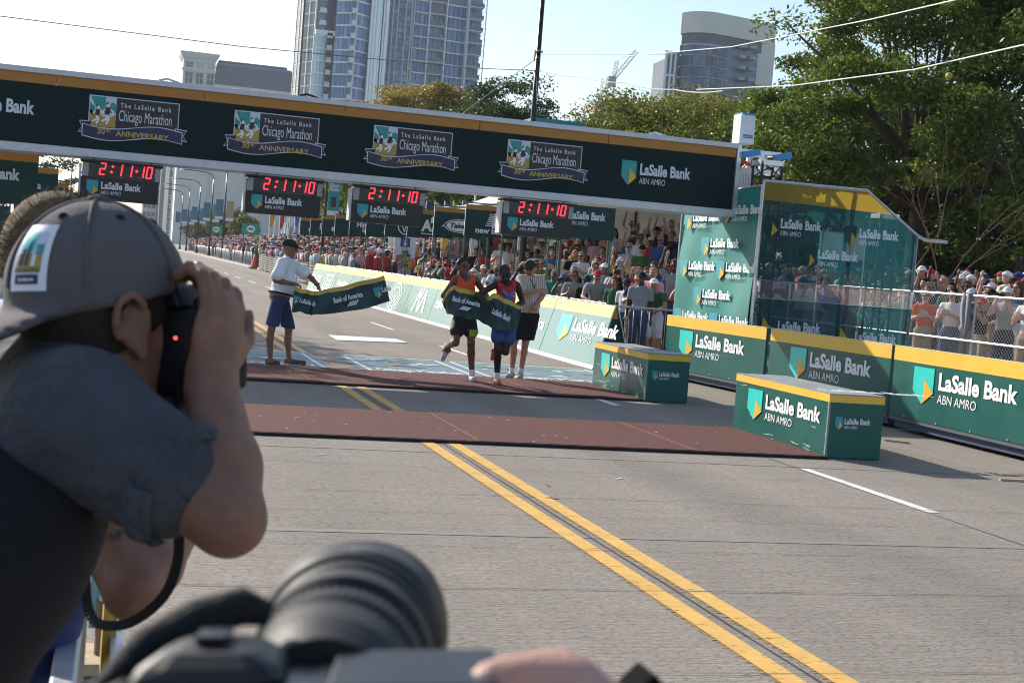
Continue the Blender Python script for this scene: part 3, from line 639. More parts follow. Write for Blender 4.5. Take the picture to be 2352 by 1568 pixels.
# first sign has a lattice corner
# left-hand row
for i, (px, py) in enumerate(((90, 356), (135, 388), (158, 422), (167, 436), (181, 447), (187, 458))):
    p = atX(px, py, -1.16)
    lab = 'green sponsor sign of the left row, %s' % ['nearest with bank lettering', 'second with the letters ca', 'third from the camera', 'fourth from the camera', 'fifth from the camera', 'farthest'][i]
    if i == 0: dr = lambda F, W_, H_, r: (F.text('LaSalle Bank', W_-.27-1.02, H_*.56, .17, 1.02, PALE, r, 2, .035), F.text('ABN AMRO', W_-.27-1.02, H_*.30, .1, .5, PALE, r, 2))
    elif i == 1: dr = lambda F, W_, H_, r: F.text('Bank of America', W_-1.3, H_*.5, .15, .95, PALE, r, 2, .03)
    else: dr = None
    sponsor(-1.16-1.4, -1.16, p.y, p.z-.82, p.z, lab, dr, group='green sponsor signs of the left row')
# lower mesh banners under the left signs
MB1 = root('mesh_banner', (-1.9, 26.5, 0), 'teal mesh banner with white bank lettering under the left signs', 'banner')
F = Face((-3.2, 26.4, 0), (1, 0, 0)); MB().box(-3.2, -1.7, 26.4, 26.42, 1.0, 2.02).build('cloth', mat('dark_mesh', (.02, .07, .07), .7), MB1)
F.text('LaSalle Bank', .62, 1.78, .11, .62, WHITE, MB1, 2, .03); F.text('LaSalle Bank', .75, 1.35, .11, .62, PALE, MB1, 2, .03)
for x in (-3.2, -1.7): MB().tube([(x, 26.45, 0), (x, 26.45, 2.1)], .02, 6).build('pole', STEEL, MB1)
# ================================================================= mesh screens at the right
def meshcloth(name, col, alpha, tr=.35):
    m = bpy.data.materials.new(name); m.use_nodes = True; t = m.node_tree; L = t.links.new; N = t.nodes.new
    out = t.nodes['Material Output']; b = t.nodes['Principled BSDF']; b.inputs['Roughness'].default_value = .6
    tc = N('ShaderNodeTexCoord'); n = N('ShaderNodeTexNoise'); n.inputs['Scale'].default_value = 2.5; n.inputs['Detail'].default_value = 4; L(tc.outputs['Object'], n.inputs[0])
    r = N('ShaderNodeMapRange'); r.inputs[3].default_value = .85; r.inputs[4].default_value = 1.15; L(n.outputs[0], r.inputs[0])
    mc = N('ShaderNodeMix'); mc.data_type = 'RGBA'; mc.blend_type = 'MULTIPLY'; mc.inputs[0].default_value = 1; mc.inputs[6].default_value = (*col, 1); L(r.outputs[0], mc.inputs[7])
    L(mc.outputs[2], b.inputs['Base Color'])
    tl = N('ShaderNodeBsdfTranslucent'); L(mc.outputs[2], tl.inputs[0])
    m1 = N('ShaderNodeMixShader'); m1.inputs[0].default_value = tr; L(b.outputs[0], m1.inputs[1]); L(tl.outputs[0], m1.inputs[2])
    tp_ = N('ShaderNodeBsdfTransparent'); m2 = N('ShaderNodeMixShader'); m2.inputs[0].default_value = alpha; L(tp_.outputs[0], m2.inputs[1]); L(m1.outputs[0], m2.inputs[2]); L(m2.outputs[0], out.inputs[0])
    return m
MESHG = meshcloth('scrim_green', (.008, .078, .092), .74, .45); MESHY = meshcloth('scrim_yellow', (.34, .23, .03), .85, .5)
MESHC = meshcloth('scrim_clear', (.55, .55, .55), .22, .5); MESHO = meshcloth('banner_teal', (.03, .24, .22), .985, .12)
PRW = meshcloth('print_scrim_white', (.70, .74, .78), .93, .3); PRG = meshcloth('print_scrim_gold', (.62, .40, .03), .95, .3)
sy = 20.42
sc = root('mesh_screen', (11.1, sy, 0), 'tall see-through green mesh screen with yellow top and slanted corner', 'screen')
def wavy(pts_fn, nu, nv): 
    vs = [pts_fn(i/nu, j/nv) for j in range(nv+1) for i in range(nu+1)]
    return vs, [(j*(nu+1)+i, j*(nu+1)+i+1, (j+1)*(nu+1)+i+1, (j+1)*(nu+1)+i) for j in range(nv) for i in range(nu)]
XL, XK, XR = 9.78, 11.58, 12.56
def topz(x): return 3.29 if x < XK else 3.29-(x-XK)*(.63/(XR-XK))
def ycloth(x, z): return sy+.012*math.sin(x*5+z*3)+.01*math.sin(z*7)
def piece(name, z0f, z1f, m, nu=40, nv=14):
    def fn(a, b_):
        x = XL+(XR-XL)*a; z0, z1 = z0f(x), z1f(x); z = z0+(z1-z0)*b_; return (x, ycloth(x, z), z)
    vs, fs = wavy(fn, nu, nv); return MB().add(vs, fs).build(name, m, sc, smooth=True)
yb = lambda x: min(topz(x), 3.02-(x-XL)*.02)
piece('upper_mesh', lambda x: 1.77, yb, MESHG)
piece('yellow_mesh', lambda x: yb(x)+.0005, lambda x: topz(x)+.001, MESHY, 60, 4)
piece('clear_strip', lambda x: 1.48, lambda x: 1.77, MESHC, 20, 3)
piece('lower_mesh', lambda x: .80, lambda x: 1.48, MESHG, 30, 6)
FS = Face((0, sy-.03, 0), (1, 0, 0))
for px, py, h in ((1808, 512, .135), (1988, 534, .135), (1893, 582, .135)):
    q = at(px, py, sy); bank_logo(FS, q.x-.38, q.z+.08, h, sc, .98, white=PRW, teal=MESHG, gold=PRG)
for px, py in ((1785, 740), (1962, 765)):
    q = at(px, py, sy); FS.text('LaSalle Bank', q.x, q.z-.12, .14, .75, PRW, sc, 1, .035); FS.poly('arrow', [(q.x-.28, q.z-.2), (q.x-.12, q.z-.1), (q.x-.27, q.z+.08)], PRG, sc, 1)
fr = MB(); P_ = [(XL, sy+.04, 3.31), (XK, sy+.04, 3.32), (XR, sy+.04, 2.68), (12.72, sy+.04, 2.62), (13.12, sy+.04, 2.62)]
MB().tube(P_, .028, 8).build('top_pipe', ALU, sc)
for x, z in ((XL, 3.31), (XR, 2.68)): MB().tube([(x, sy+.045, 0.12), (x, sy+.045, z)], .025, 8).build('upright', ALU, sc)
MB().tube([(11.3, sy+.09, .12), (11.3, sy+.09, 3.3)], .035, 8).build('mid_pole', BLACK, sc)
for zz in (1.48, 1.77): MB().tube([(XL, sy+.03, zz), (XR, sy+.03, zz)], .008, 5).build('mesh_cord', STEEL, sc)
# towers of box truss
def truss_tower(x, y, s, h, label, m=BLACK):
    r = root('truss_tower', (x, y, 0), label, 'tower', 'truss towers behind the mesh screen'); b = MB()
    c4 = [(x-s/2, y-s/2), (x+s/2, y-s/2), (x+s/2, y+s/2), (x-s/2, y+s/2)]
    for c in c4: b.tube([(c[0], c[1], .12), (c[0], c[1], h)], .022, 7)
    z = .2; k = 0
    while z < h-.2:
        for i in range(4):
            a, c = c4[i], c4[(i+1) % 4]
            b.tube([(a[0], a[1], z), (c[0], c[1], z)], .014, 5); q = (a, c) if k % 2 else (c, a)
            b.tube([(q[0][0], q[0][1], z), (q[1][0], q[1][1], min(z+.4, h))], .011, 5)
        z += .4; k += 1
    b.build('lattice', m, r)
    t = MB()
    for i in range(4):
        a, c = c4[i], c4[(i+1) % 4]; t.bar((a[0], a[1], h), (c[0], c[1], h), .06, .08)
    t.build('head_frame', ALU, r); MB().box(x-s/2-.1, x+s/2+.1, y-s/2-.1, y+s/2+.1, .121, .15).build('base_plate', STEEL, r)
truss_tower(10.0, 20.85, .34, 3.62, 'black truss tower at the left edge of the mesh screen')
truss_tower(12.32, 21.1, .30, 2.98, 'truss tower behind the right slanted corner of the mesh screen')
wb = root('banner_frame', (11.6, 22.3, 0), 'small white cloth on a pipe frame behind the mesh screen', 'banner')
a, b_ = at(1893, 530, 22.2), at(1988, 535, 22.2)
vs, fs = wavy(lambda u, v: (a.x+(b_.x-a.x)*u, 22.2+.02*math.sin(u*9+v*4), a.z-.45+.44*v-.03*math.sin(u*3.14)*(1-v)), 16, 8)
MB().add(vs, fs).build('cloth', mat('white_sheet', (.75, .75, .73), .8, var=.05), wb, smooth=True)
MB().tube([(a.x-.03, 22.23, .12), (a.x-.03, 22.23, a.z), (b_.x+.03, 22.23, a.z), (b_.x+.03, 22.23, .12)], .016, 6).build('frame', ALU, wb)
# opaque teal banner with repeated logos, square to the road
tb = root('logo_banner', (9.74, 22.1, 0), 'opaque teal banner with staggered bank logos left of the mesh screen', 'banner')
by0, by1 = 20.5, 23.65
def bpt(a, b_):
    y = by1+(by0-by1)*a; z = .75+(2.36+.12*a)*b_
    return (9.745+.03*math.sin(a*5.5+b_*2.2)+.018*math.sin(a*13-b_*6)+.012*math.sin(b_*9+a*4), y, z)
vs, fs = wavy(bpt, 48, 30); MB().add(vs, fs).build('cloth', MESHO, tb, smooth=True)
FB = Face((9.69, by1, 0), (0, -1, 0))
for (u, v) in ((.32, 2.86), (1.92, 2.96), (1.15, 2.42), (.3, 2.03), (1.85, 2.03), (1.0, 1.57), (.2, 1.17), (1.75, 1.17)):
    bank_logo(FB, u, v, .135, tb, 1.55, white=WHITE, teal=TEALD, gap=.8)
for y in (by0, by1): MB().tube([(9.77, y, .12), (9.77, y, 3.25)], .02, 7).build('pole', ALU, tb)
MB().tube([(9.77, by0, 3.24), (9.77, by1, 3.12)], .018, 6).build('top_pipe', ALU, tb)
# ================================================================= chain-link fence
def chainlink():
    m = bpy.data.materials.new('chain_link'); m.use_nodes = True; t = m.node_tree; L = t.links.new; N = t.nodes.new
    b = t.nodes['Principled BSDF']; b.inputs['Base Color'].default_value = (.45, .46, .46, 1); b.inputs['Metallic'].default_value = .6; b.inputs['Roughness'].default_value = .45; return m
CH = chainlink(); fx = 15.0
fc = root('chain_link_fence', (fx, 22, .12), 'chain-link fence with grey rails in front of the right-hand crowd', 'fence')
for yy in np.arange(10.2, 32, 2.42): MB().tube([(fx, yy, .12), (fx, yy, 1.82)], .024, 8).build('post', STEEL, fc)
for zz in (1.80, .98, .18): MB().tube([(fx-.03, 10.1, zz), (fx-.03, 31.9, zz)], .021, 8).build('rail', mat('rail_bright', (.62, .62, .62), .4, metal=.5), fc)
wv = MB(); st = .085; y = 10.2
for d in (-1, 1):
    y = 10.2-1.7
    while y < 31.9:
        ya, yb_ = (y, y+1.62); za, zb_ = (.16, 1.80) if d > 0 else (1.80, .16)
        wv.bar((fx+.012*d, ya, za), (fx+.012*d, yb_, zb_), .003, .003); y += st
wv.build('chain_link_weave', CH, fc)['kind'] = 'stuff'
# jacket over the fence
q = at(2243, 672, 23.2)
jk = root('jacket', (14.96, 22.6, 1.2), 'grey jacket hung over the top rail of the chain-link fence', 'jacket')
vs, fs = wavy(lambda u, v: (14.955-.03*math.sin(v*3.1)-.02*math.sin(u*11), 22.35+.34*u+.05*v*math.sin(u*6), 1.845-.62*v+.05*math.sin(u*9)*v), 14, 12)
MB().add(vs, fs).build('cloth', mat('jacket_grey', (.22, .22, .26), .9, var=.2), jk, smooth=True)
MB().tube([(14.93, 22.4, 1.83), (14.92, 22.38, 1.3), (14.94, 22.45, 1.05)], [.05, .045, .035], 8).build('sleeve', mat('jacket_grey', (.22, .22, .26)), jk, smooth=True)
# ================================================================= crowd barricades
def barricade_mesh(L_=2.4):
    fr = MB(); fr.tube([(0, -L_/2, .2), (0, -L_/2, 1.02), (0, -L_/2+.08, 1.09), (0, L_/2-.08, 1.09), (0, L_/2, 1.02), (0, L_/2, .2), (0, -L_/2, .2)], .02, 6)
    bars = MB()
    for k in range(1, 16): bars.tube([(0, -L_/2+k*L_/16, .2), (0, -L_/2+k*L_/16, 1.09)], .008, 5)
    ft = MB()
    for s_ in (-1, 1): ft.tube([(-.3, s_*L_*.38, .02), (0, s_*L_*.38, .2), (.3, s_*L_*.38, .02)], .017, 5)
    return fr.mesh('frame', True), bars.mesh('bars', True), ft.mesh('feet', True)
BFR, BBA, BFE = barricade_mesh()
ORDN = ['first', 'second', 'third', 'fourth', 'fifth', 'sixth', 'seventh', 'eighth', 'ninth', 'tenth', 'eleventh', 'twelfth', 'thirteenth', 'fourteenth']
def barricade(x, y, z, rz, label, group):
    r = root('crowd_barricade', (x, y, z), label, 'barricade', group, rz)
    for n_, me in (('frame', BFR), ('bars', BBA), ('feet', BFE)): mobj(n_, me, STEEL, r, world=False)
    return r
barricade(10.0, 24.6, 0, R(78), 'steel crowd barricade in front of the standing spectators left of the teal banner', 'barricades by the stand')
for k in range(14):
    barricade(9.35, 27.2+2.45*k, 0, 0, '%s steel barricade from the near end behind the A-frame hoardings' % ORDN[k], 'barricades behind the hoardings')
for k in range(40):
    yy = 108+2.5*k; barricade(10.0+.012*(yy-63)+random.uniform(-.05, .05), yy, 0, R(random.uniform(-4, 4)), 'steel crowd barricade along the far right side of the street, part of a long line', 'far barricades on the right')
for k in range(14):
    barricade(-1.55, 24.5+2.5*k, 0, 0, '%s steel barricade from the near end along the left side of the street' % ORDN[k], 'barricades on the left')
# black and white slatted fabric fence
sf = root('fabric_fence', (9.3, 85, 0), 'low fence of black and white striped fabric before the far crowd', 'fence')
BW = bpy.data.materials.new('striped_fabric'); BW.use_nodes = True
t_ = BW.node_tree; tc_ = t_.nodes.new('ShaderNodeTexCoord'); sp_ = t_.nodes.new('ShaderNodeSeparateXYZ'); t_.links.new(tc_.outputs['Object'], sp_.inputs[0])
mm = t_.nodes.new('ShaderNodeMath'); mm.operation = 'MULTIPLY'; mm.inputs[1].default_value = 7.5; t_.links.new(sp_.outputs[2], mm.inputs[0])
m2_ = t_.nodes.new('ShaderNodeMath'); m2_.operation = 'FRACT'; t_.links.new(mm.outputs[0], m2_.inputs[0])
m3_ = t_.nodes.new('ShaderNodeMath'); m3_.operation = 'GREATER_THAN'; m3_.inputs[1].default_value = .34; t_.links.new(m2_.outputs[0], m3_.inputs[0])
mx_ = t_.nodes.new('ShaderNodeMix'); mx_.data_type = 'RGBA'; mx_.inputs[6].default_value = (.30, .31, .30, 1); mx_.inputs[7].default_value = (.012, .013, .015, 1); t_.links.new(m3_.outputs[0], mx_.inputs[0])
t_.links.new(mx_.outputs[2], t_.nodes['Principled BSDF'].inputs['Base Color'])
vs, fs = wavy(lambda u, v: (8.95+1.5*u+.10*math.sin(u*60)+.05*math.sin(u*140+2), 62.5+45*u, .04+1.06*v-.05*math.sin(u*47)*v), 160, 3)
MB().add(vs, fs).build('fabric', BW, sf, smooth=True)
for k in range(20): MB().tube([(9.02+1.5*k/19, 62.5+45*k/19, 0), (9.02+1.5*k/19, 62.5+45*k/19, 1.15)], .02, 5).build('stake', mat('stake_wood', (.45, .36, .22), .9), sf)
# small traffic cone at the near end of the far barricades
cn = root('traffic_cone', (10.15, 103, 0), 'orange and green traffic cone at the end of the striped fence', 'cone')
MB().lathe([(.34, .12), (.14, .9), (.1, 1.0)], (10.15, 103, 0), (0, 0, 1), 14).build('cone', mat('cone_orange', (.7, .07, .03), .5), cn); MB().box(9.7, 10.6, 102.5, 103.5, .004, .13).build('base', DGREEN, cn); MB().lathe([(.13, 1.0), (.16, 1.3), (.1, 1.5)], (10.15, 103, 0), (0, 0, 1), 12).build('flag', DGREEN, cn)
# oval distance signs over the far crowd
for k, (px, py, Y) in enumerate(((613, 530, 120), (354, 0, 0), (353, 0, 0))[:1]+((497, 561, 190), (435, 553, 260))):
    c = at({0: 576, 1: 497, 2: 440}[k], {0: 526, 1: 527, 2: 516}[k], Y); wd, hh = (.88, .48)
    k_ = {0: .95, 1: 1.1, 2: 1.2}[k]; wd *= k_*.85; hh *= k_
    r = root('distance_sign', (c.x, Y, 0), ['nearest', 'middle', 'farthest'][k]+' green distance sign with a white oval above the far crowd', 'sign', 'green oval distance signs')
    MB().box(c.x-wd, c.x+wd, Y, Y+.06, c.z-hh, c.z+hh).build('sign_panel', mat('distance_green', (.02, .26, .16), .5), r)
    F = Face((c.x, Y-.001, c.z), (1, 0, 0)); F.poly('oval', ellipse(0, 0, wd*.5, hh*.62), WHITE, r, 1); F.text(['150m', '250m', '350m'][k], -wd*.36, -hh*.2, hh*.45, wd*.72, GREEN2, r, 3, .04)
    for x in (c.x-wd*.8, c.x+wd*.8): MB().tube([(x, Y+.1, 0), (x, Y+.1, c.z)], .05, 6).build('post', DGREEN, r)
# ================================================================= tent over the grandstand
TW = meshcloth('tent_canvas', (.70, .70, .68), 1.0, .10)
tn = root('marquee', (14, 34, .12), 'white canvas marquee over the grandstand', 'tent')
tx0, tx1, ty0, ty1 = 10.75, 14.1, 30.3, 48.0; ez, rz_ = 3.45, 4.35; tm = (tx0+tx1)/2
eu = lambda x: 0
def tent_pt(u, v):
    x = tx0+(tx1-tx0)*u; y = ty0+(ty1-ty0)*v; h = ez+(rz_-ez)*(1-abs(2*u-1)); 
    hip = min(1, min(v, 1-v)*(ty1-ty0)/4.5); z = ez+(h-ez)*hip
    return (x, y, z-.06*math.sin(v*math.pi*5)**2)
vs, fs = wavy(tent_pt, 12, 40); MB().add(vs, fs).build('roof', TW, tn, smooth=False)
MB().add([(tx0, ty0, ez), (tx0, ty1, ez), (tx0, ty1, ez-.1), (tx0, ty0, ez-.1)], [(0, 1, 2, 3)]).build('valance', TW, tn)
TP = mat('tent_pole', (.10, .10, .10), .5)
for yy in np.linspace(ty0, ty1, 6):
    for xx in (tx0+.05, tx1-.05): MB().tube([(xx, yy, .12), (xx, yy, ez)], .04, 7).build('pole', TP, tn)
    MB().bar((tx0, yy, ez-.03), (tm, yy, rz_-.2 if ty0 < yy < ty1 else ez-.03), .07).build('rafter', TP, tn)
MB().tube([(tx0, ty0, ez-.02), (tx0, ty1, ez-.02)], .035, 6).build('eave_beam', TP, tn)
MB().add([(tx1, ty0, .2), (tx1, ty1, .2), (tx1, ty1, ez), (tx1, ty0, ez)], [(0, 1, 2, 3)]).build('back_wall', TW, tn)
# ================================================================= grandstand
gs = root('grandstand', (13.6, 38, .12), 'stepped grandstand of aluminium benches full of spectators', 'grandstand')
GX0, GSTEP, GRISE, GN = 10.7, .62, .25, 6
GY0, GY1 = 30.6, 57.0
for k in range(GN):
    x = GX0+k*GSTEP; z = .14+k*GRISE
    MB().box(x, x+.62, GY0, GY1, z-.05, z).build('foot_board', STEEL, gs); 
    MB().box(x+.42, x+.72, GY0, GY1, z+.40, z+.44).build('bench', ALU, gs)
    MB().box(x+.5, x+.55, GY0, GY1, .13, z+.39).build('riser', TP, gs)
rl = MB()
for yy in (GY0-.05, 41.0, 46.5, GY1):
    rl.tube([(GX0+.1, yy, .12), (GX0+.1, yy, 1.15), (GX0+GN*GSTEP, yy, 1.15+GN*GRISE), (GX0+GN*GSTEP, yy, .12)], .02, 6)
    for k in range(1, 16): x = GX0+.1+k*GN*GSTEP/16; rl.tube([(x, yy, .3+k*GN*GRISE/16), (x, yy, 1.12+k*GN*GRISE/16)], .009, 5)
rl.build('railing', BLACK, gs)
# ================================================================= buildings
def glass(name, col, rough=.12, var=.25, sc=.25, spec=.4):
    return mat(name, col, rough, var=var, scale=sc, spec=spec)
GL1 = glass('tower_glass_blue', (.10, .19, .38)); GL2 = glass('tower_glass_pale', (.48, .60, .68), .15); GL3 = glass('tower_glass_dark', (.09, .11, .14))
SLAB = mat('slab_white', (.78, .80, .82), .6, var=.06, scale=.3); CONC = mat('concrete_pale', (.46, .46, .46), .8, var=.1, scale=.2)
MULL = mat('mullion_dark', (.14, .20, .30), .5)
UNIT = {}
def unit_box(m):
    if m.name not in UNIT:
        me = MB().box(-.5, .5, -.5, .5, -.5, .5).mesh('pane'); me.materials.append(m); UNIT[m.name] = me
    return UNIT[m.name]
def piece_box(name, c, s, m, parent, rz=0):
    o = bpy.data.objects.new(name, unit_box(m)); COL.objects.link(o)
    o.matrix_basis = Matrix.Translation(c) @ Matrix.Rotation(rz, 4, 'Z') @ Matrix.Diagonal((*s, 1))
    return adopt(o, parent)
# ---- tall glass tower: the plan is a polyline of facade strips
TY = 420
def tw(px, py=110, Y=TY): return at(px, py, Y).x
tower = root('glass_tower', (78, TY+20, 0), 'tall glass residential tower with curved left side and balconies', 'building')
FH = 3.55
def strip_plan(pts, z0, z1, m, name, parent): 
    b = MB(); n = len(pts)
    vs = [(p[0], p[1], z0) for p in pts]+[(p[0], p[1], z1) for p in pts]
    return b.add(vs, [(i, i+1, n+i+1, n+i) for i in range(n-1)]).build(name, m, parent)
def facade(pts, zs, m, parent, per=1, name='window_pane', gap=.10, thick=.25, mats=None):
    """a row of panes per floor along a plan polyline"""
    for zi in range(len(zs)-1):
        for i in range(len(pts)-1):
            a, b_ = Vector((*pts[i], 0)), Vector((*pts[i+1], 0)); d = b_-a; L_ = d.length
            for k in range(per):
                c = a+d*((k+.5)/per); mm_ = m if not mats else random.choice(mats)
                piece_box(name, (c.x, c.y, (zs[zi]+zs[zi+1])/2), (L_/per-gap, thick, zs[zi+1]-zs[zi]-.45), mm_, parent, math.atan2(d.y, d.x))
ZT = 118.0
vis = [46+FH*k for k in range(10)]           # storeys seen above the gantry
# masses
core = [(tw(692), TY+16), (tw(700), TY+8), (tw(722), TY+2.0), (tw(742), TY), (tw(765), TY+5), (tw(772), TY+1.2), (tw(790), TY-1), (tw(815), TY-1.6), (tw(842), TY-1), (tw(843), TY-2.5), (tw(868), TY-2.5), (tw(869), TY-1), (tw(945), TY-1), (tw(946), TY+.5), (tw(1108), TY+3.5), (tw(1108)+8, TY+40), (tw(700)*460/420+3, TY+40)]
b = MB(); n = len(core); b.add([(x, y, 0) for x, y in core]+[(x, y, ZT) for x, y in core], [tuple(range(n, 2*n)), tuple(reversed(range(n)))]+[(i, (i+1) % n, n+(i+1) % n, n+i) for i in range(n)])
b.build('mass', MULL, tower)
def off(p, d=.25): return [(x, y-d) for x, y in p]
lowz = [z for z in vis]
# left framed white bays
lp = off([core[0], core[1], core[2]], .3)
for z in vis: strip_plan(off(lp, .15), z-.25, z+.35, SLAB, 'spandrel', tower)
facade(lp, vis, GL3, tower, 3)
for f in (0, .5, 1):
    for i in range(2):
        x = lp[i][0]+(lp[i+1][0]-lp[i][0])*f; y = lp[i][1]+(lp[i+1][1]-lp[i][1])*f
        MB().box(x-.22, x+.22, y-.5, y+.2, 0, ZT).build('column', SLAB, tower)
# curved pale bay with balcony stack (top at about 62 m)
c1 = off([core[2], core[3]], .5)
def arc(x0, x1, y, bulge, n): return [(x0+(x1-x0)*i/n, y-bulge*math.sin(math.pi*i/n)) for i in range(n+1)]
A1 = arc(tw(722), tw(748), TY-.2, 1.6, 4)
vis1 = [z for z in vis if z < 64]
facade(A1, vis1, GL2, tower, 1, gap=.06, mats=[GL2, GL2, glass('tower_glass_mint', (.42, .56, .60), .15)])
for z in vis1: strip_plan(off(A1, .25), z-.2, z+.25, SLAB, 'floor_band', tower)
for z in vis1:
    x0, x1 = tw(748), tw(768)
    MB().box(x0, x1-.8, TY-1.2, TY+1.2, z-.15, z+.15).build('balcony_slab', SLAB, tower); MB().box(x0+.1, x1-.9, TY-1.2, TY-1.1, z+.15, z+1.25).build('balcony_rail', mat('rail_glass', (.5, .55, .58), .3), tower)
MB().box(tw(722), tw(766), TY-1.2, TY+1, 64.2, 65.6).build('terrace_parapet', SLAB, tower)
# upper recess left of the curve
for z in [v for v in vis if v > 64]:
    MB().box(tw(728), tw(745), TY-.8, TY+1, z-.12, z+.12).build('balcony_slab', SLAB, tower); MB().box(tw(729), tw(744), TY-.8, TY-.72, z+.12, z+1.2).build('balcony_rail', mat('rail_white', (.7, .72, .73), .4), tower)
# main curved bay
A2 = arc(tw(766), tw(842), TY-1.2, 3.2, 9)
facade(A2, vis, GL1, tower, 1, gap=.12, mats=[GL1, GL1, glass('tower_glass_sky', (.20, .31, .50), .12)])
for z in vis:
    strip_plan(off(A2, .35), z-.22, z+.28, SLAB, 'floor_band', tower)
    MB().box(tw(796), tw(806), TY-6.2, TY-3.8, z-.15, z+.2).build('balcony_slab', SLAB, tower); MB().box(tw(796), tw(806), TY-6.25, TY-6.15, z+.2, z+1.3).build('balcony_rail', mat('rail_white', (.7, .72, .73)), tower)
MB().box(tw(807), tw(809), TY-5.6, TY-3.6, 0, ZT).build('fin', SLAB, tower)
# vertical columns
for px, w_ in ((845, .8), (852, .9), (860, 1.2), (866, .6), (873, .5), (880, 1.0)):
    x = tw(px); MB().tube([(x, TY-3.2, 0), (x, TY-3.2, ZT)], w_*.6, 10).build('column', mat('column_steel', (.72, .75, .78), .35, metal=.4, var=.05, scale=.1), tower)
# narrow glazed strip
A3 = [(tw(882), TY-1.4), (tw(945), TY-1.4)]
facade(A3, [46+FH/2*k for k in range(20)], GL1, tower, 7, gap=.16, mats=[GL1, GL1, GL3, glass('tower_glass_grey', (.20, .28, .40), .12)])
for px in (895, 907, 925, 938, 944): x = tw(px); MB().box(x-.2, x+.2, TY-1.75, TY-1.3, 0, ZT).build('mullion', mat('mullion_pale', (.40, .45, .52), .5), tower)
# right flat face
A4 = [(tw(948), TY+.2), (tw(1106), TY+3.2)]
facade(A4, vis, GL1, tower, 14, gap=.22, mats=[GL1, GL1, glass('tower_glass_navy', (.06, .12, .26), .1)])
for z in vis: strip_plan(off(A4, .4), z-.18, z+.18, SLAB, 'floor_band', tower)
for px0, px1 in ((982, 1020), (1072, 1105)):
    for z in vis: MB().box(tw(px0), tw(px1), TY-.6, TY+2.2, z-.12, z+.1).build('balcony_slab', SLAB, tower); MB().box(tw(px0), tw(px1), TY-.65, TY-.55, z+.1, z+1.2).build('balcony_rail', GL3, tower)
for px in (981, 1021, 1071): x = tw(px); MB().box(x-.15, x+.15, TY-.6, TY+2.4, 0, ZT).build('fin', SLAB, tower)
# hoist mast on the right side
hm = root('construction_hoist', (tw(1113), TY+4, 0), 'slim grey construction hoist mast on the right side of the glass tower', 'hoist'); b = MB(); x = tw(1113)
for dx in (-.8, .8): b.tube([(x+dx, TY+4, 0), (x+dx, TY+4, ZT)], .16, 5)
for k in range(70): b.tube([(x-.8, TY+4, k*1.7), (x+.8, TY+4, k*1.7+1.7)], .09, 4)
b.build('mast', STEEL, hm); MB().box(x-1.6, x-.2, TY+3, TY+5, 65, 68).build('cabin', GL3, hm)
# ---- classical building with curved roof
CY = 520; cb = root('classical_building', (42, CY+15, 0), 'pale stone building with corner tower and curved dark roof', 'building')
STONE = mat('limestone', (.62, .62, .60), .8, var=.06, scale=.2); CROOF = mat('slate_roof', (.085, .10, .135), .6, var=.15, scale=.3)
cx = lambda px, py=170: at(px, py, CY).x
x0, x1 = cx(416), cx(500)
MB().box(x0+.6, x1-.9, CY+.3, CY+14, 0, 64.5).build('tower_wall', STONE, cb)
b = MB()
prof = [(0, 64.6), (.0, 65.2), (.7, 66.2), (1.2, 67.2), (1.3, 67.9)]
for (d0, z0), (d1, z1) in zip(prof[:-1], prof[1:]): b.hexa([(x0+.6-d0, CY+.3-d0, z0), (x1-.9+d0, CY+.3-d0, z0), (x1-.9+d0, CY+14+d0, z0), (x0+.6-d0, CY+14+d0, z0), (x0+.6-d1, CY+.3-d1, z1), (x1-.9+d1, CY+.3-d1, z1), (x1-.9+d1, CY+14+d1, z1), (x0+.6-d1, CY+14+d1, z1)])
b.build('cornice', STONE, cb)
MB().box(x0+.2, x1-.5, CY-.1, CY+.25, 61.2, 62.2).build('string_course', STONE, cb); MB().box(x0+.2, x1-.5, CY-.1, CY+.25, 55.6, 56.5).build('string_course', STONE, cb)
WIN = glass('window_dark', (.06, .075, .085), .15); PINKW = glass('window_pinkish', (.45, .36, .33), .15)  # dark panes, and panes with a pinkish base colour
pw = (x1-x0-1.5)/3
for k in range(3):
    xc = x0+1.2+pw*(k+.5)-.3
    for (za, zb_, m_) in ((62.6, 64.3, WIN if k == 0 else PINKW), (57.0, 60.8, WIN), (51.5, 55.2, WIN), (46, 50.4, WIN), (40, 45, WIN)):
        o = piece_box('window', (xc, CY+.25, (za+zb_)/2), (pw*.62, .3, zb_-za), m_, cb)
        MB().box(xc-.08, xc+.08, CY+.02, CY+.12, za, zb_).build('mullion', STONE, cb); MB().box(xc-pw*.31, xc+pw*.31, CY+.02, CY+.12, (za+zb_)/2-.06, (za+zb_)/2+.06).build('mullion', STONE, cb)
    MB().box(xc-pw/2-.25, xc-pw/2+.25, CY-.15, CY+.3, 40, 61.2).build('pilaster', STONE, cb)
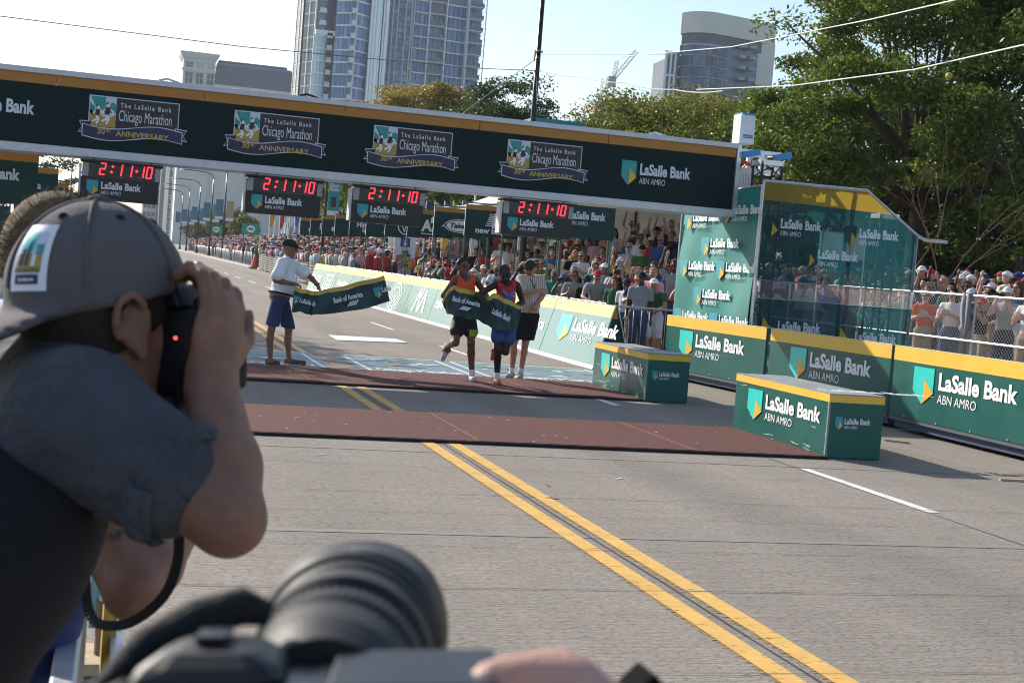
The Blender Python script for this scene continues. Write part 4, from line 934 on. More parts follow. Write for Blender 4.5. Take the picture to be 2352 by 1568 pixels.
# left return of the tower (narrow, rounded)
x2 = cx(690)
MB().box(x1-.9, x2+.2, CY+1.5, CY+26, 0, 56.8).build('wing_wall', STONE, cb)
b = MB(); rx0, rx1 = x1-1, x2+.3; N_ = 8
def rp(i, s): # curved hip roof section
    a = i/N_*math.pi/2; return CY+1.2+7.0*(1-math.cos(a)), 57.6+8.6*math.sin(a), 4.2*(1-math.cos(a))
for i in range(N_):
    (ya, za, da), (yb_, zb_, db) = rp(i, 0), rp(i+1, 0); ia, ib = max(0, da-.2), max(0, db-.2)
    b.add([(rx0+da*.4, ya, za), (rx1-da, ya, za), (rx1-db, yb_, zb_), (rx0+db*.4, yb_, zb_)], [(0, 1, 2, 3)])
    b.add([(rx1-da, ya, za), (rx1-da, CY+26, za), (rx1-db, CY+26, zb_), (rx1-db, yb_, zb_)], [(0, 1, 2, 3)])
y_, z_, d_ = rp(N_, 0); b.box(rx0+d_*.4, rx1-d_, y_, CY+26, z_-.3, z_+.9)
b.build('roof', CROOF, cb); MB().box(rx0, rx1+.2, CY+.7, CY+1.6, 56.85, 57.6).build('eave_cornice', STONE, cb)
nb = 4; bw = (x2-x1-1.0)/nb
for k in range(nb):
    xa = x1+.6+bw*k
    MB().box(xa, xa+bw*.62, CY+.6, CY+1.5, 40, 56.9).build('bay', STONE, cb)
    for f in (.17, .45): piece_box('window', (xa+bw*f, CY+.62, 53.8), (bw*.2, .3, 3.8), WIN, cb); piece_box('window', (xa+bw*f, CY+.62, 48.5), (bw*.2, .3, 4.2), WIN, cb)
    piece_box('window', (xa+bw*.82, CY+1.5, 53.4), (bw*.3, .3, 3.6), WIN, cb); piece_box('window', (xa+bw*.82, CY+1.5, 48.3), (bw*.3, .3, 4.2), WIN, cb)
# ---- ribbed office block closing the street
RY = 600; rbk = root('ribbed_block', (40, RY+15, 0), 'hazy grey office block with tall white ribs closing the street', 'building')
rx = lambda px, py=470: at(px, py, RY).x
GREYG = glass('ribbed_glass', (.13, .15, .18), .5, var=.15, spec=.25); RIB = mat('rib_white', (.70, .72, .74), .7, var=.05, scale=.2)
MB().box(rx(366), rx(600), RY, RY+40, 0, 50).build('wall', GREYG, rbk)
for px, w_ in ((380, 1.6), (401, 3.0), (430, 1.4), (452, 1.5), (475, 1.5), (503, 1.3), (524, 1.0), (545, 1.6), (570, 1.3), (590, 1.3)): MB().box(rx(px)-w_/2, rx(px)+w_/2, RY-1.2, RY+.2, 0, 50.4).build('rib', RIB, rbk)
edges = [380, 401, 430, 452, 475, 503, 524, 545, 570, 590]
WG = [glass('ribbed_pane', (.10, .12, .15), .4, spec=.25), glass('ribbed_pane_pale', (.17, .19, .22), .4, spec=.25)]
for i in range(len(edges)-1):
    xa, xb = rx(edges[i])+.8, rx(edges[i+1])-.8
    for k in range(13): piece_box('window', ((xa+xb)/2, RY-.05, 3+3.6*k), (max(.6, xb-xa-.6), .3, 2.5), random.choice(WG), rbk)
    for k in range(14): MB().box(xa-.3, xb+.3, RY-.35, RY-.1, 1.0+3.6*k, 1.25+3.6*k).build('spandrel', RIB, rbk)
lb2 = root('side_block', (6, RY+30, 0), 'pale hazy apartment block left of the ribbed office block', 'building')
MB().box(rx(330), rx(364), RY+20, RY+50, 0, 29).build('wall', CONC, lb2)
for k in range(7):
    for j in range(3): piece_box('window', (rx(336+10*j), RY+19.9, 4+3.6*k), (1.3, .3, 1.9), WG[0], lb2)
# balconies on the bright edge
bl = MB()
for k in range(12): bl.box(rx(392)-.5, rx(397), RY-2.2, RY-.2, 3+3.7*k, 3.4+3.7*k)
bl.build('balconies', RIB, rbk)
# ---- right tower with curved corner and light crown
QY = 350; rt = root('curved_tower', (155, QY+15, 0), 'blue glass tower with rounded corner and pale stone crown', 'building')
qx = lambda px, py=130: at(px, py, QY).x
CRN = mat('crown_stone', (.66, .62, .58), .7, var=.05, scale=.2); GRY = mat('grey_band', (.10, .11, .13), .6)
xa, xb = qx(1583), qx(1792); 
def rounded(x0, x1, y0, n=10, r=6.5, d=0):
    return [(x0*(y0+24)/y0+.6-d, y0+24)]+[(x0+r-(r+d)*math.cos(math.pi/2*i/n), y0+r-(r+d)*math.sin(math.pi/2*i/n)) for i in range(n+1)]+[(x1+d, y0-d+5.0)]
def wall_of(pl, z0, z1, name, m, par):
    pl = pl+[(pl[-1][0], pl[0][1])]
    n = len(pl); b = MB(); b.add([(x, y, z0) for x, y in pl]+[(x, y, z1) for x, y in pl], [tuple(range(n, 2*n)), tuple(reversed(range(n)))]+[(i, (i+1) % n, n+(i+1) % n, n+i) for i in range(n)]); return b.build(name, m, par)
wall_of(rounded(xa, xb, QY, d=-.3), 0, 63.6, 'glass_mass', MULL, rt)
wall_of(rounded(xa, xb, QY, d=-.1), 63.65, 66.4, 'dark_band', GRY, rt)  # plain dark grey band set back under the crown
wall_of(rounded(xa, xb, QY, d=.35), 66.45, 72.0, 'crown', CRN, rt)
wall_of(rounded(xa, xb-6.2, QY, d=.15), 63.2, 63.6, 'cornice', SLAB, rt)
MB().box(xb-5.2, xb+.35, QY+4.2, QY+20, 0, 66.4).build('stone_pier', CRN, rt)
pl = rounded(xa, xb-6.0, QY, n=6, d=.12)[1:]
RG = [glass('rt_glass', (.055, .095, .17), .15), glass('rt_glass_light', (.09, .14, .23), .15), glass('rt_glass_dark', (.035, .06, .11), .15)]
zs = [46.5+2.85*k for k in range(7)]
facade(pl[:-1], zs, RG[0], rt, 1, gap=.1, thick=.2, mats=RG); facade(pl[-2:], zs, RG[0], rt, 12, gap=.15, thick=.2, mats=RG)
for z in zs:
    strip_plan(off(pl, .2), z-.1, z+.1, mat('rt_line', (.30, .36, .42), .5), 'floor_line', rt)
    for px in (1700, 1722): MB().box(qx(px), qx(px+15), QY-.2, QY+3, z+.3, z+1.2).build('balcony_rail', mat('rt_rail', (.25, .28, .32), .4), rt)
an = root('annex_block', (140, QY+10, 0), 'narrow white-framed glass annex left of the curved tower', 'building')
x0, x1 = qx(1549), qx(1580)
MB().hexa([(x0, QY+6, 0), (x1, QY+6, 0), (x1+2, QY+30, 0), (x0*1.09+1.5, QY+30, 0), (x0, QY+6, 61.5), (x1, QY+6, 61.5), (x1+2, QY+30, 61.5), (x0*1.09+1.5, QY+30, 61.5)]).build('wall', RG[0], an)
for px in (1549, 1560, 1570): MB().box(qx(px)-.25, qx(px)+.25, QY+5.4, QY+6, 0, 61.6).build('frame', SLAB, an)
for z in (61.2, 55.2, 49.4): MB().box(x0-.2, qx(1570), QY+5.5, QY+6, z-.3, z+.3).build('frame_bar', SLAB, an)
for k in range(6):
    for j in range(2): piece_box('window', (qx(1555+10*j), QY+5.9, 47+2.6*k), (1.2, .2, 1.7), RG[j*2], an)
# ---- construction site with crane
KY = 300; ks = root('construction_building', (108, KY+10, 0), 'unfinished concrete building top behind the trees', 'building')
kx = lambda px, py=230: at(px, py, KY).x
MB().box(kx(1385), kx(1520), KY, KY+6, 0, 38.6).build('frame', CONC, ks); MB().box(kx(1395), kx(1490), KY+2, KY+18, 38.61, 40.2).build('core', CONC, ks)
MB().box(kx(1365), kx(1392), KY-.5, KY+3, 36, 39.2).build('scaffold_screen', mat('screen_tan', (.55, .43, .33), .8), ks)
for px in (1380, 1390, 1448, 1460, 1478, 1505): MB().tube([(kx(px), KY+3, 38.6), (kx(px), KY+3, 41.5+random.random()*1.5)], .1, 5).build('rebar_column', STEEL, ks)
crn = root('tower_crane', (kx(1412), KY+8, 0), 'white lattice tower crane with raised jib', 'crane')
def lattice(a, b_, s, n, rr, bld):
    a, b_ = Vector(a), Vector(b_); d = (b_-a).normalized(); u = d.cross(Vector((0, 1, 0))).normalized() if abs(d.y) < .9 else Vector((1, 0, 0)); v = d.cross(u)
    cs = [(u*i+v*j)*s/2 for i, j in ((1, 1), (-1, 1), (-1, -1), (1, -1))]
    for c in cs: bld.tube([a+c, b_+c], rr, 4)
    for k in range(n):
        p, q = a+(b_-a)*(k/n), a+(b_-a)*((k+1)/n)
        for i in range(4): bld.tube([p+cs[i], q+cs[(i+1) % 4]], rr*.7, 4)
CW = mat('crane_white', (.62, .62, .60), .5)
b = MB(); lattice((kx(1412), KY+8, 0), (kx(1412), KY+8, 45.5), 1.2, 36, .1, b); b.build('mast', CW, crn)
b = MB(); j0 = at(1408, 183, KY+8); j1 = at(1462, 118, KY+8); lattice(j0, j1, .8, 12, .08, b); b.build('jib', CW, crn)
b = MB(); lattice(j0, at(1417, 140, KY+8), .7, 6, .08, b); b.build('apex', CW, crn)
MB().box(j0.x-1.4, j0.x+.4, KY+7, KY+9, j0.z-1.6, j0.z+.6).build('counterweight', mat('crane_grey', (.35, .35, .35), .6), crn)
MB().tube([at(1417, 140, KY+8), j1], .05, 4).build('stay_cable', STEEL, crn)
# ================================================================= trees
def leafmat(name, c0, c1, c2):
    m = bpy.data.materials.new(name); m.use_nodes = True; t = m.node_tree; L = t.links.new; N = t.nodes.new
    b = t.nodes['Principled BSDF']; b.inputs['Roughness'].default_value = .5; b.inputs['Specular IOR Level'].default_value = .35
    g_ = N('ShaderNodeNewGeometry'); tc = N('ShaderNodeTexCoord'); n = N('ShaderNodeTexNoise'); n.inputs['Scale'].default_value = .55; n.inputs['Detail'].default_value = 3; L(tc.outputs['Object'], n.inputs[0])
    ad = N('ShaderNodeMath'); ad.operation = 'MULTIPLY_ADD'; ad.inputs[1].default_value = .55; L(g_.outputs['Random Per Island'], ad.inputs[0])
    s2 = N('ShaderNodeMath'); s2.operation = 'MULTIPLY'; s2.inputs[1].default_value = .55; L(n.outputs[0], s2.inputs[0]); L(s2.outputs[0], ad.inputs[2])
    cr_ = N('ShaderNodeValToRGB'); e = cr_.color_ramp.elements; e[0].position = .15; e[0].color = (*c0, 1); e[1].position = .85; e[1].color = (*c2, 1); x = cr_.color_ramp.elements.new(.5); x.color = (*c1, 1)
    L(ad.outputs[0], cr_.inputs[0]); L(cr_.outputs[0], b.inputs['Base Color'])
    tl = N('ShaderNodeBsdfTranslucent'); L(cr_.outputs[0], tl.inputs[0]); mx = N('ShaderNodeMixShader'); mx.inputs[0].default_value = .38
    L(b.outputs[0], mx.inputs[1]); L(tl.outputs[0], mx.inputs[2]); L(mx.outputs[0], t.nodes['Material Output'].inputs[0]); return m
LOC = leafmat('locust_leaf', (.045, .085, .012), (.10, .16, .02), (.20, .24, .03))
LOC2 = leafmat('locust_leaf_turning', (.06, .09, .015), (.13, .16, .025), (.27, .23, .03))
MAP = leafmat('maple_leaf', (.024, .046, .013), (.048, .08, .02), (.09, .12, .028))
YEL = leafmat('autumn_leaf', (.16, .14, .03), (.27, .21, .04), (.42, .30, .05))
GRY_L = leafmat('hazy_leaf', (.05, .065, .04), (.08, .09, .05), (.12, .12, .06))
BARK = mat('bark', (.09, .065, .05), .95, var=.35, scale=6, bump=.6, bscale=20)
BARKR = mat('bark_reddish', (.20, .11, .085), .9, var=.3, scale=8)
def tree(name, base, lobes, nl, size, lm, label, trunk_r=.2, group=None, clump=.9, seed=1, bark=None, gap=.0):
    rg = np.random.RandomState(seed); bark = bark or BARK
    base = Vector(base); r = root(name, base, label, 'tree', group)
    tb_ = MB(); top = Vector(lobes[0][0]); top = Vector((top.x*.6+base.x*.4, top.y*.6+base.y*.4, base.z+(top.z-base.z)*.75))
    mid = (base+top)/2+Vector((rg.uniform(-.3, .3), rg.uniform(-.3, .3), 0))
    tb_.tube([base, mid, top], [trunk_r, trunk_r*.8, trunk_r*.45], 10)
    cl_ = []
    vol = [a[1][0]*a[1][1]*a[1][2] for a in lobes]; sv = sum(vol)
    for (c, rr), v in zip(lobes, vol):
        k = max(8, int(150*v/sv)); c = np.array(c)
        for i in range(k):
            d = rg.normal(size=3); d /= np.linalg.norm(d); q = rg.uniform(.35, 1)**.5
            cl_.append(c+d*q*np.array(rr))
    cl_ = np.array(cl_)
    for i in rg.choice(len(cl_), min(26, len(cl_)), replace=False):
        e = Vector(cl_[i]); s_ = mid.lerp(top, rg.uniform(.1, 1)); m_ = s_.lerp(e, .5)+Vector((0, 0, .3))
        tb_.tube([s_, m_, e], [trunk_r*.33, trunk_r*.2, trunk_r*.06], 6)
    tb_.build('trunk', bark, r, smooth=True)
    w_ = rg.uniform(.4, 1.6, len(cl_)); w_ /= w_.sum(); idx = rg.choice(len(cl_), nl, p=w_)
    sp = clump*(.6+.8*rg.rand(len(cl_)))
    dd = rg.normal(size=(nl, 3)); dd /= np.linalg.norm(dd, axis=1)[:, None]; dd *= (rg.rand(nl)**.45)[:, None]
    dd[:, 2] *= .48; cen = cl_[idx]+dd*sp[idx][:, None]
    a = rg.normal(size=(nl, 3)); a[:, 2] *= .7; a /= np.linalg.norm(a, axis=1)[:, None]; b_ = np.cross(a, rg.normal(size=(nl, 3))); b_ /= np.linalg.norm(b_, axis=1)[:, None]
    s_ = (size*rg.uniform(.6, 1.4, nl))[:, None]
    V = np.stack([cen-a*s_, cen-b_*s_*.42, cen+a*s_, cen+b_*s_*.42], 1).reshape(-1, 3)
    me = bpy.data.meshes.new('crown'); me.vertices.add(nl*4); me.vertices.foreach_set('co', V.ravel().astype(np.float32))
    me.loops.add(nl*4); me.loops.foreach_set('vertex_index', np.arange(nl*4, dtype=np.int32)); me.polygons.add(nl); me.polygons.foreach_set('loop_start', np.arange(0, nl*4, 4, dtype=np.int32))
    me.update(); mobj('crown', me, lm, r); return r
def P3(px, py, Y): return tuple(at(px, py, Y))
G1 = 'trees behind the right-hand crowd'
c = at(2120, 230, 34); tree('locust_tree', (c.x+.3, 34, .12), [(c+Vector((0, 0, 0)), (4.6, 4, 4.3)), (c+Vector((1.5, 0, 3.8)), (4.2, 4, 3)), (c+Vector((-2.4, 0, -1.6)), (2.4, 2.5, 1.9))], 95000, .075, LOC, 'big feathery green locust tree filling the upper right of the picture', .32, G1, .8, 3)
c = at(2400, 330, 31); tree('locust_tree', (c.x, 31, .12), [(c, (3.6, 3.5, 3.6)), (c+Vector((.5, 0, 3.6)), (3.4, 3, 2.6))], 60000, .075, LOC, 'darker locust tree at the right picture edge', .3, G1, .8, 5)
c = at(1830, 400, 40); tree('locust_tree', (c.x, 40, .12), [(c, (2.6, 3, 2.3)), (c+Vector((.7, 0, 2)), (2.4, 2.4, 1.6))], 42000, .075, LOC, 'bright green locust tree just right of the lift tower', .2, G1, .7, 8)
c = at(1640, 380, 47); tree('locust_tree', (c.x, 47, .12), [(c+Vector((0, 0, .3)), (3.4, 3, 2.1)), (c+Vector((-.6, 0, -1.6)), (2.8, 3, 1.6))], 46000, .08, LOC2, 'yellowing locust tree above the right end of the gantry', .2, G1, 1.1, 9)
c = at(1440, 330, 52); tree('locust_tree', (c.x, 52, .12), [(c+Vector((.2, 0, -.2)), (2.7, 3, 1.9)), (c+Vector((2.4, 0, .3)), (2.8, 2.5, 1.8))], 44000, .08, LOC2, 'low yellowing locust tree right of the tall black lamp post', .2, G1, 1.1, 11)
c = at(2160, 460, 44); tree('dense_tree', (c.x, 44, .12), [(c+Vector((0, 0, -.3)), (6.8, 3, 4.4))], 70000, .12, MAP, 'dark dense tree standing behind the chain-link fence crowd', .3, G1, 1.0, 12)
c = at(2330, 500, 38); tree('dense_tree', (c.x, 38, .12), [(c, (4.2, 2.5, 3.4))], 36000, .12, MAP, 'dark leafy tree low at the right picture edge', .22, G1, .9, 13)
c = at(1900, 560, 46); tree('dense_tree', (c.x, 46, .12), [(c, (4.0, 3, 2.2))], 16000, .11, MAP, 'dark leafy tree seen through the mesh screen', .22, G1, .9, 14)
# bare reddish sapling
bs = root('bare_tree', at(2120, 600, 27)*1, 'bare reddish sapling with thin twigs before the dark trees', 'tree'); bs.location = (at(2120, 600, 27).x, 27, .12)
b = MB(); rgb = random.Random(4)
def twig(p, d, L_, r_, dep):
    q = p+d*L_; b.tube([p, p+d*L_*.5+Vector((rgb.uniform(-.05, .05), 0, .03)), q], [r_, r_*.8, r_*.55], 5)
    if dep > 0:
        for k in range(2 if dep < 3 else 3):
            nd = (d+Vector((rgb.uniform(-.75, .75), rgb.uniform(-.5, .5), rgb.uniform(-.1, .35)))).normalized(); twig(p+d*L_*rgb.uniform(.55, 1), nd, L_*rgb.uniform(.6, .85), r_*.6, dep-1)
o = Vector(bs.location)
for dx in (-.4, .5): twig(o+Vector((dx*.3, 0, 0)), Vector((dx*.45, 0, 1)).normalized(), 1.9, .024, 4)
b.build('branches', BARKR, bs, smooth=True)
G2 = 'trees in the middle distance'
c = at(1180, 270, 66); tree('dense_tree', (c.x, 66, .12), [(c, (2.2, 2.4, 2.2)), (c+Vector((-.6, 0, -1.9)), (3.4, 3, 2.2)), (c+Vector((1.4, 0, -1.2)), (1.8, 1.8, 1.8))], 52000, .09, MAP, 'dark green round tree behind the tall black lamp post', .25, G2, 1.0, 21)
c = at(960, 270, 90); tree('autumn_tree', (c.x, 90, .12), [(c+Vector((.6, 0, .1)), (4.2, 3, 2.1)), (c+Vector((-2.6, 0, -1.0)), (2.6, 2, 1.8)), (c+Vector((3.2, 0, -.3)), (3.0, 2, 1.9))], 56000, .10, YEL, 'orange-yellow autumn tree in front of the glass tower', .25, G2, 1.05, 22)
c = at(940, 450, 86); tree('locust_tree', (c.x, 86, .12), [(c, (4.6, 3, 2.0))], 15000, .12, LOC, 'green tree behind the sponsor signs between the second and third clock', .22, G2, .7, 23)
c = at(1090, 460, 62); tree('dense_tree', (c.x, 62, .12), [(c, (2.6, 2.5, 1.8))], 11000, .10, MAP, 'dark green tree left of the marquee', .22, G2, .6, 24)
c = at(800, 460, 95); tree('locust_tree', (c.x, 95, .12), [(c, (2.2, 2.5, 2.6))], 9000, .13, LOC2, 'yellow-green tree right of the second clock', .22, G2, .6, 25)
c = at(720, 405, 130); tree('autumn_tree', (c.x, 130, .12), [(c, (4.0, 2.5, 1.8))], 8000, .15, YEL, 'orange autumn tree above the second clock', .22, G2, .6, 26)
G3 = 'small far trees at the end of the street'
for k, (px, py, Y, rr) in enumerate(((475, 515, 240, 3.0), (505, 512, 225, 2.6), (540, 515, 215, 3.0), (562, 520, 205, 2.0), (450, 522, 260, 2.6))):
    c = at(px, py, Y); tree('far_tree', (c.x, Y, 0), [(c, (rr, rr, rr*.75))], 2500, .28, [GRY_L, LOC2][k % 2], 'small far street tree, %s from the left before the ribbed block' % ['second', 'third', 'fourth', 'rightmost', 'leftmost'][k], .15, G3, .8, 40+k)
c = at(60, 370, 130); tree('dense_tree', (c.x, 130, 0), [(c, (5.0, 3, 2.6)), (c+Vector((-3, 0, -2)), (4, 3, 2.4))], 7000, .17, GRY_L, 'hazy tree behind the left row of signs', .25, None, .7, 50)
for k, (x, y, z, rr) in enumerate(((-6.2, 36.5, 7.4, 2.5), (-7.4, 41.5, 8.0, 2.8), (-5.6, 32.5, 6.6, 2.0), (-9.5, 47, 8.4, 3.0))):
    tree('street_tree', (x, y, .12), [((x, y, z), (rr, rr, rr*.8))], 4200, .13, LOC, 'street tree on the left pavement beyond the picture edge, %s of four' % ['first', 'second', 'third', 'fourth'][k], .2, 'street trees on the left pavement', .8, 60+k)
# yellow ball caught in the tree
q = at(2180, 175, 29.5); o = MB().lathe([(.001, -.085), (.046, -.073), (.077, -.04), (.086, 0), (.077, .04), (.046, .073), (.001, .085)], q, (0, 0, 1), 16).build('yellow_balloon', mat('balloon_yellow', (.45, .36, .02), .35), smooth=True); tag(o, 'round yellow balloon caught in the big locust tree', 'balloon')
# ================================================================= lamp posts, banners, wires
def lamp(x, y, h, label, arm, r_=.075, group='black street lamp posts'):
    r = root('street_lamp', (x, y, .12), label, 'street lamp', group)
    MB().tube([(x, y, .12), (x, y, h*.45), (x, y, h)], [r_*1.15, r_, r_*.75], 10).build('pole', BLACKG, r, smooth=True)
    MB().lathe([(r_*2.2, 0), (r_*2.2, .25), (r_*1.4, .6), (r_*1.2, .8)], (x, y, .121), (0, 0, 1), 12).build('base', BLACKG, r)
    if arm:
        MB().tube([(x, y, h), (x+arm*.06, y, h+.5), (x+arm*.25, y, h+.72), (x+arm*.75, y, h+.8), (x+arm, y, h+.78)], .05, 6).build('arm', BLACKG, r, smooth=True)
        MB().lathe([(.02, .08), (.16, .05), (.2, 0), (.1, -.07)], (x+arm*1.05, y, h+.76), (0, 0, 1), 10).build('lamp_head', mat('lamp_grey', (.5, .5, .5), .4), r)
    return r
lp_ = lamp(11.62, 40, 10.6, 'tall black lamp post rising behind the gantry, nearest of the row', -2.5, .085)
c = at(1240, 118, 39.9); MB().tube([(11.62+.11*math.cos(a), 39.99+.11*math.sin(a), c.z+.02*math.sin(3*a)) for a in np.linspace(0, 6.28, 14)], .025, 6).build('rope_wrap', mat('rope', (.35, .25, .15), .9), lp_); MB().tube([(11.5, 39.88, c.z-.02), (11.48, 39.88, c.z-.3)], .03, 6).build('rope_end', mat('rope', (.35, .25, .15), .9), lp_)
l2 = lamp(11.25, 78, 9.0, 'black lamp post with teal banner between second and third clock', -2.5)
BT = mat('lamp_banner_teal', (.03, .24, .25), .6)
def lampbanner(r, x, y, z0, z1, w_, m=BT, txt=True):
    MB().box(x, x+w_, y-.02, y+.02, z0, z1).build('banner', m, r)
    MB().box(x, x+w_, y-.021, y+.021, z0-.3, z0-.002).build('banner_foot', PALE, r)
    if txt:
        F = Face((x, y-.021, z0), (1, 0, 0)); F.text('Chicago', w_*.08, (z1-z0)*.72, .2, w_*.8, WHITE, r, 2, .02); F.text('Marathon', w_*.08, (z1-z0)*.6, .2, w_*.84, WHITE, r, 2, .02)
        F.poly('emblem', [(w_*.25, .2), (w_*.7, .2), (w_*.7, .75), (w_*.25, .75)], MAROON, r, 1)
lampbanner(l2, 11.38, 78, 3.9, 5.68, .62)
for k, (x, y, arm) in enumerate(((10.98, 146, -3.3), (10.77, 162, -3.3), (10.86, 187, -3.3), (10.67, 209, -3.3), (10.78, 231, -3.3))):
    r = lamp(x, y, 8.6, 'far lamp post with arm over the road, %s before the ribbed block' % ['rightmost', 'second from the right', 'third from the right', 'fourth from the right', 'fifth from the right'][k], arm, .085)
    lampbanner(r, x+.15, y, 4.2, 5.9, .75, [mat('lamp_banner_tan', (.38, .30, .15), .6), BT, BT, BT, BT][k], False); lampbanner(r, x-.9, y, 4.3, 6.0, .75, mat('lamp_banner_blue', (.08, .15, .24), .6), False)
for k, (px, Y) in enumerate(((165, 145), (186, 175), (196, 200))):
    x = at(px, 400, Y).x; lamp(x, Y, 8.4, 'slim lamp post beyond the left sign row, %s of three' % ['nearest', 'middle', 'farthest'][k], 2.4, .07)
def wire(name, pts, r_, m, label, sag=0, n=20):
    P = []
    for a, c in zip(pts[:-1], pts[1:]):
        for i in range(n): f = i/n; p = Vector(a).lerp(Vector(c), f); p.z -= sag*4*f*(1-f); P.append(p)
    P.append(Vector(pts[-1])); o = MB().tube(P, r_, 6).build(name, m); return tag(o, label, 'cable')
W1 = mat('wire_dark', (.16, .15, .16), .6); W2 = mat('wire_white', (.75, .75, .73), .5)
pole_p = at(1240, 163, 39.9)
wire('overhead_cable', [at(-60, 30, 30), at(560, 108, 33), at(1090, 157, 39), pole_p], .010, W1, 'thin dark cable crossing the sky from the left to the tall lamp post', .0)
wire('overhead_cable', [pole_p, at(1330, 175, 37), at(1430, 190, 34), at(1550, 206, 31), at(1660, 209, 28)], .013, mat('wire_grey', (.5, .5, .5), .6), 'slack grey cable from the tall lamp post towards the curved tower', .05)
wire('overhead_cable', [at(1600, 206, 29), at(1820, 197, 24), at(2100, 160, 19), at(2420, 88, 15)], .010, W2, 'white twisted cable rising across the big locust tree, lower of two', .0)
wire('overhead_cable', [at(1242, 125, 39.8), at(1545, 125, 34)], .008, mat('wire_grey', (.5, .5, .5), .6), 'hair-thin cable right of the tall lamp post', .0)
wire('overhead_cable', [at(1440, 129, 36), at(1680, 108, 27), at(2000, 45, 19), at(2260, -15, 15)], .009, W2, 'white cable rising across the big locust tree, upper of two', .0)
wire('guy_rope', [at(1236, 132, 39.7), at(1060, 262, 33)], .011, mat('rope_pale', (.55, .50, .40), .8), 'slanting pale guy rope from the tall lamp post down to the gantry', 0, 4)
wire('overhead_cable', [at(1228, 163, 39.6), at(1233, 185, 39.6), at(1233, 240, 39.6)], .014, W1, 'short loose cable end dangling beside the tall lamp post', 0, 4)
# flags
FLC = [(.75, .75, .78), (.04, .15, .55), (.6, .3, .04), (.55, .02, .04), (.05, .05, .2), (.7, .7, .7), (.6, .04, .05), (.1, .05, .2)]
def flag(px, py, Y, h, w_, col, label, drop=.9):
    p = at(px, py, Y); r = root('flag', (p.x, Y, .12), label, 'flag', 'flags behind the sponsor signs' if Y < 80 else 'flags over the far crowd')
    MB().tube([(p.x, Y, .12), (p.x, Y, p.z)], .025 if Y < 80 else .04, 6).build('flagpole', ALU, r)
    vs, fs = wavy(lambda u, v: (p.x+.03+w_*u*(.35+.65*v), Y+.05*math.sin(u*8+v*2), p.z-.05-h*(1-v)-drop*.2*u), 8, 8); MB().add(vs, fs).build('cloth', mat('flag_%d' % (hash(col) % 9999), col, .8, var=.1), r, smooth=True)
ORD = ['first', 'second', 'third', 'fourth', 'fifth', 'sixth', 'seventh', 'eighth', 'ninth', 'tenth', 'eleventh', 'twelfth']
CN = ['white', 'blue', 'orange', 'red', 'navy', 'white', 'red', 'purple']
for k, (px, ci) in enumerate(((980, 4), (1000, 0), (1022, 1), (1042, 2), (1063, 3), (1087, 5), (1110, 6))): flag(px, 462-.1*(px-980)*.1, 58, .75, .38, FLC[ci], '%s flag on a pole left of the marquee, %s from the left' % (CN[ci], ORD[k]))
for k, px in enumerate((622, 634, 645, 656, 668, 680, 692, 703, 712, 720)): ci = random.randrange(8); flag(px, 470+random.uniform(-4, 10), 130, 1.7, .55, FLC[ci], '%s flag hanging over the far crowd, %s from the left' % (CN[ci], ORD[k]))
# white signs behind the stand
for k, (px, py, Y, w_, h) in enumerate(((903, 565, 62, .45, 1.3), (930, 570, 58, .9, .95), (1020, 560, 60, .35, .8))):
    p = at(px, py, Y); r = root('notice_sign', (p.x, Y, .12), ['tall white banner sign', 'white sign with a blue wheelchair symbol', 'narrow yellow banner sign'][k]+' behind the seated spectators', 'sign')
    MB().box(p.x-w_/2, p.x+w_/2, Y, Y+.03, p.z-h/2, p.z+h/2).build('board', [WHITE, WHITE, YELLOW][k], r); MB().tube([(p.x, Y+.05, .12), (p.x, Y+.05, p.z+h/2)], .025, 6).build('post', STEEL, r)
    if k == 1: F = Face((p.x, Y-.001, p.z), (1, 0, 0)); F.poly('symbol_square', [(-.2, .05), (.2, .05), (.2, .42), (-.2, .42)], mat('symbol_blue', (.03, .05, .25), .5), r, 1); F.polys('wheelchair', [ellipse(0, .19, .1, .1, 12), [(-.03, .22), (.02, .22), (.02, .36), (-.03, .36)]], WHITE, r, 2)
# red and teal roofs just above the gantry
for k, (px, w_, m_) in enumerate(((1185, 2.2, mat('awning_red', (.45, .12, .12), .7)), (1285, 1.9, mat('awning_teal', (.03, .25, .30), .6)))):
    p = at(px, 284, 48); r = root('awning', (p.x, 48, .12), ['faded red', 'teal'][k]+' awning top showing just above the gantry near the lamp post', 'awning')
    MB().box(p.x-w_/2, p.x+w_/2, 48, 50, p.z-.5, p.z+.12).build('canopy', m_, r)
    for s_ in (-.45, .45): MB().tube([(p.x+s_*w_, 49, .12), (p.x+s_*w_, 49, p.z-.5)], .04, 6).build('post', STEEL, r)
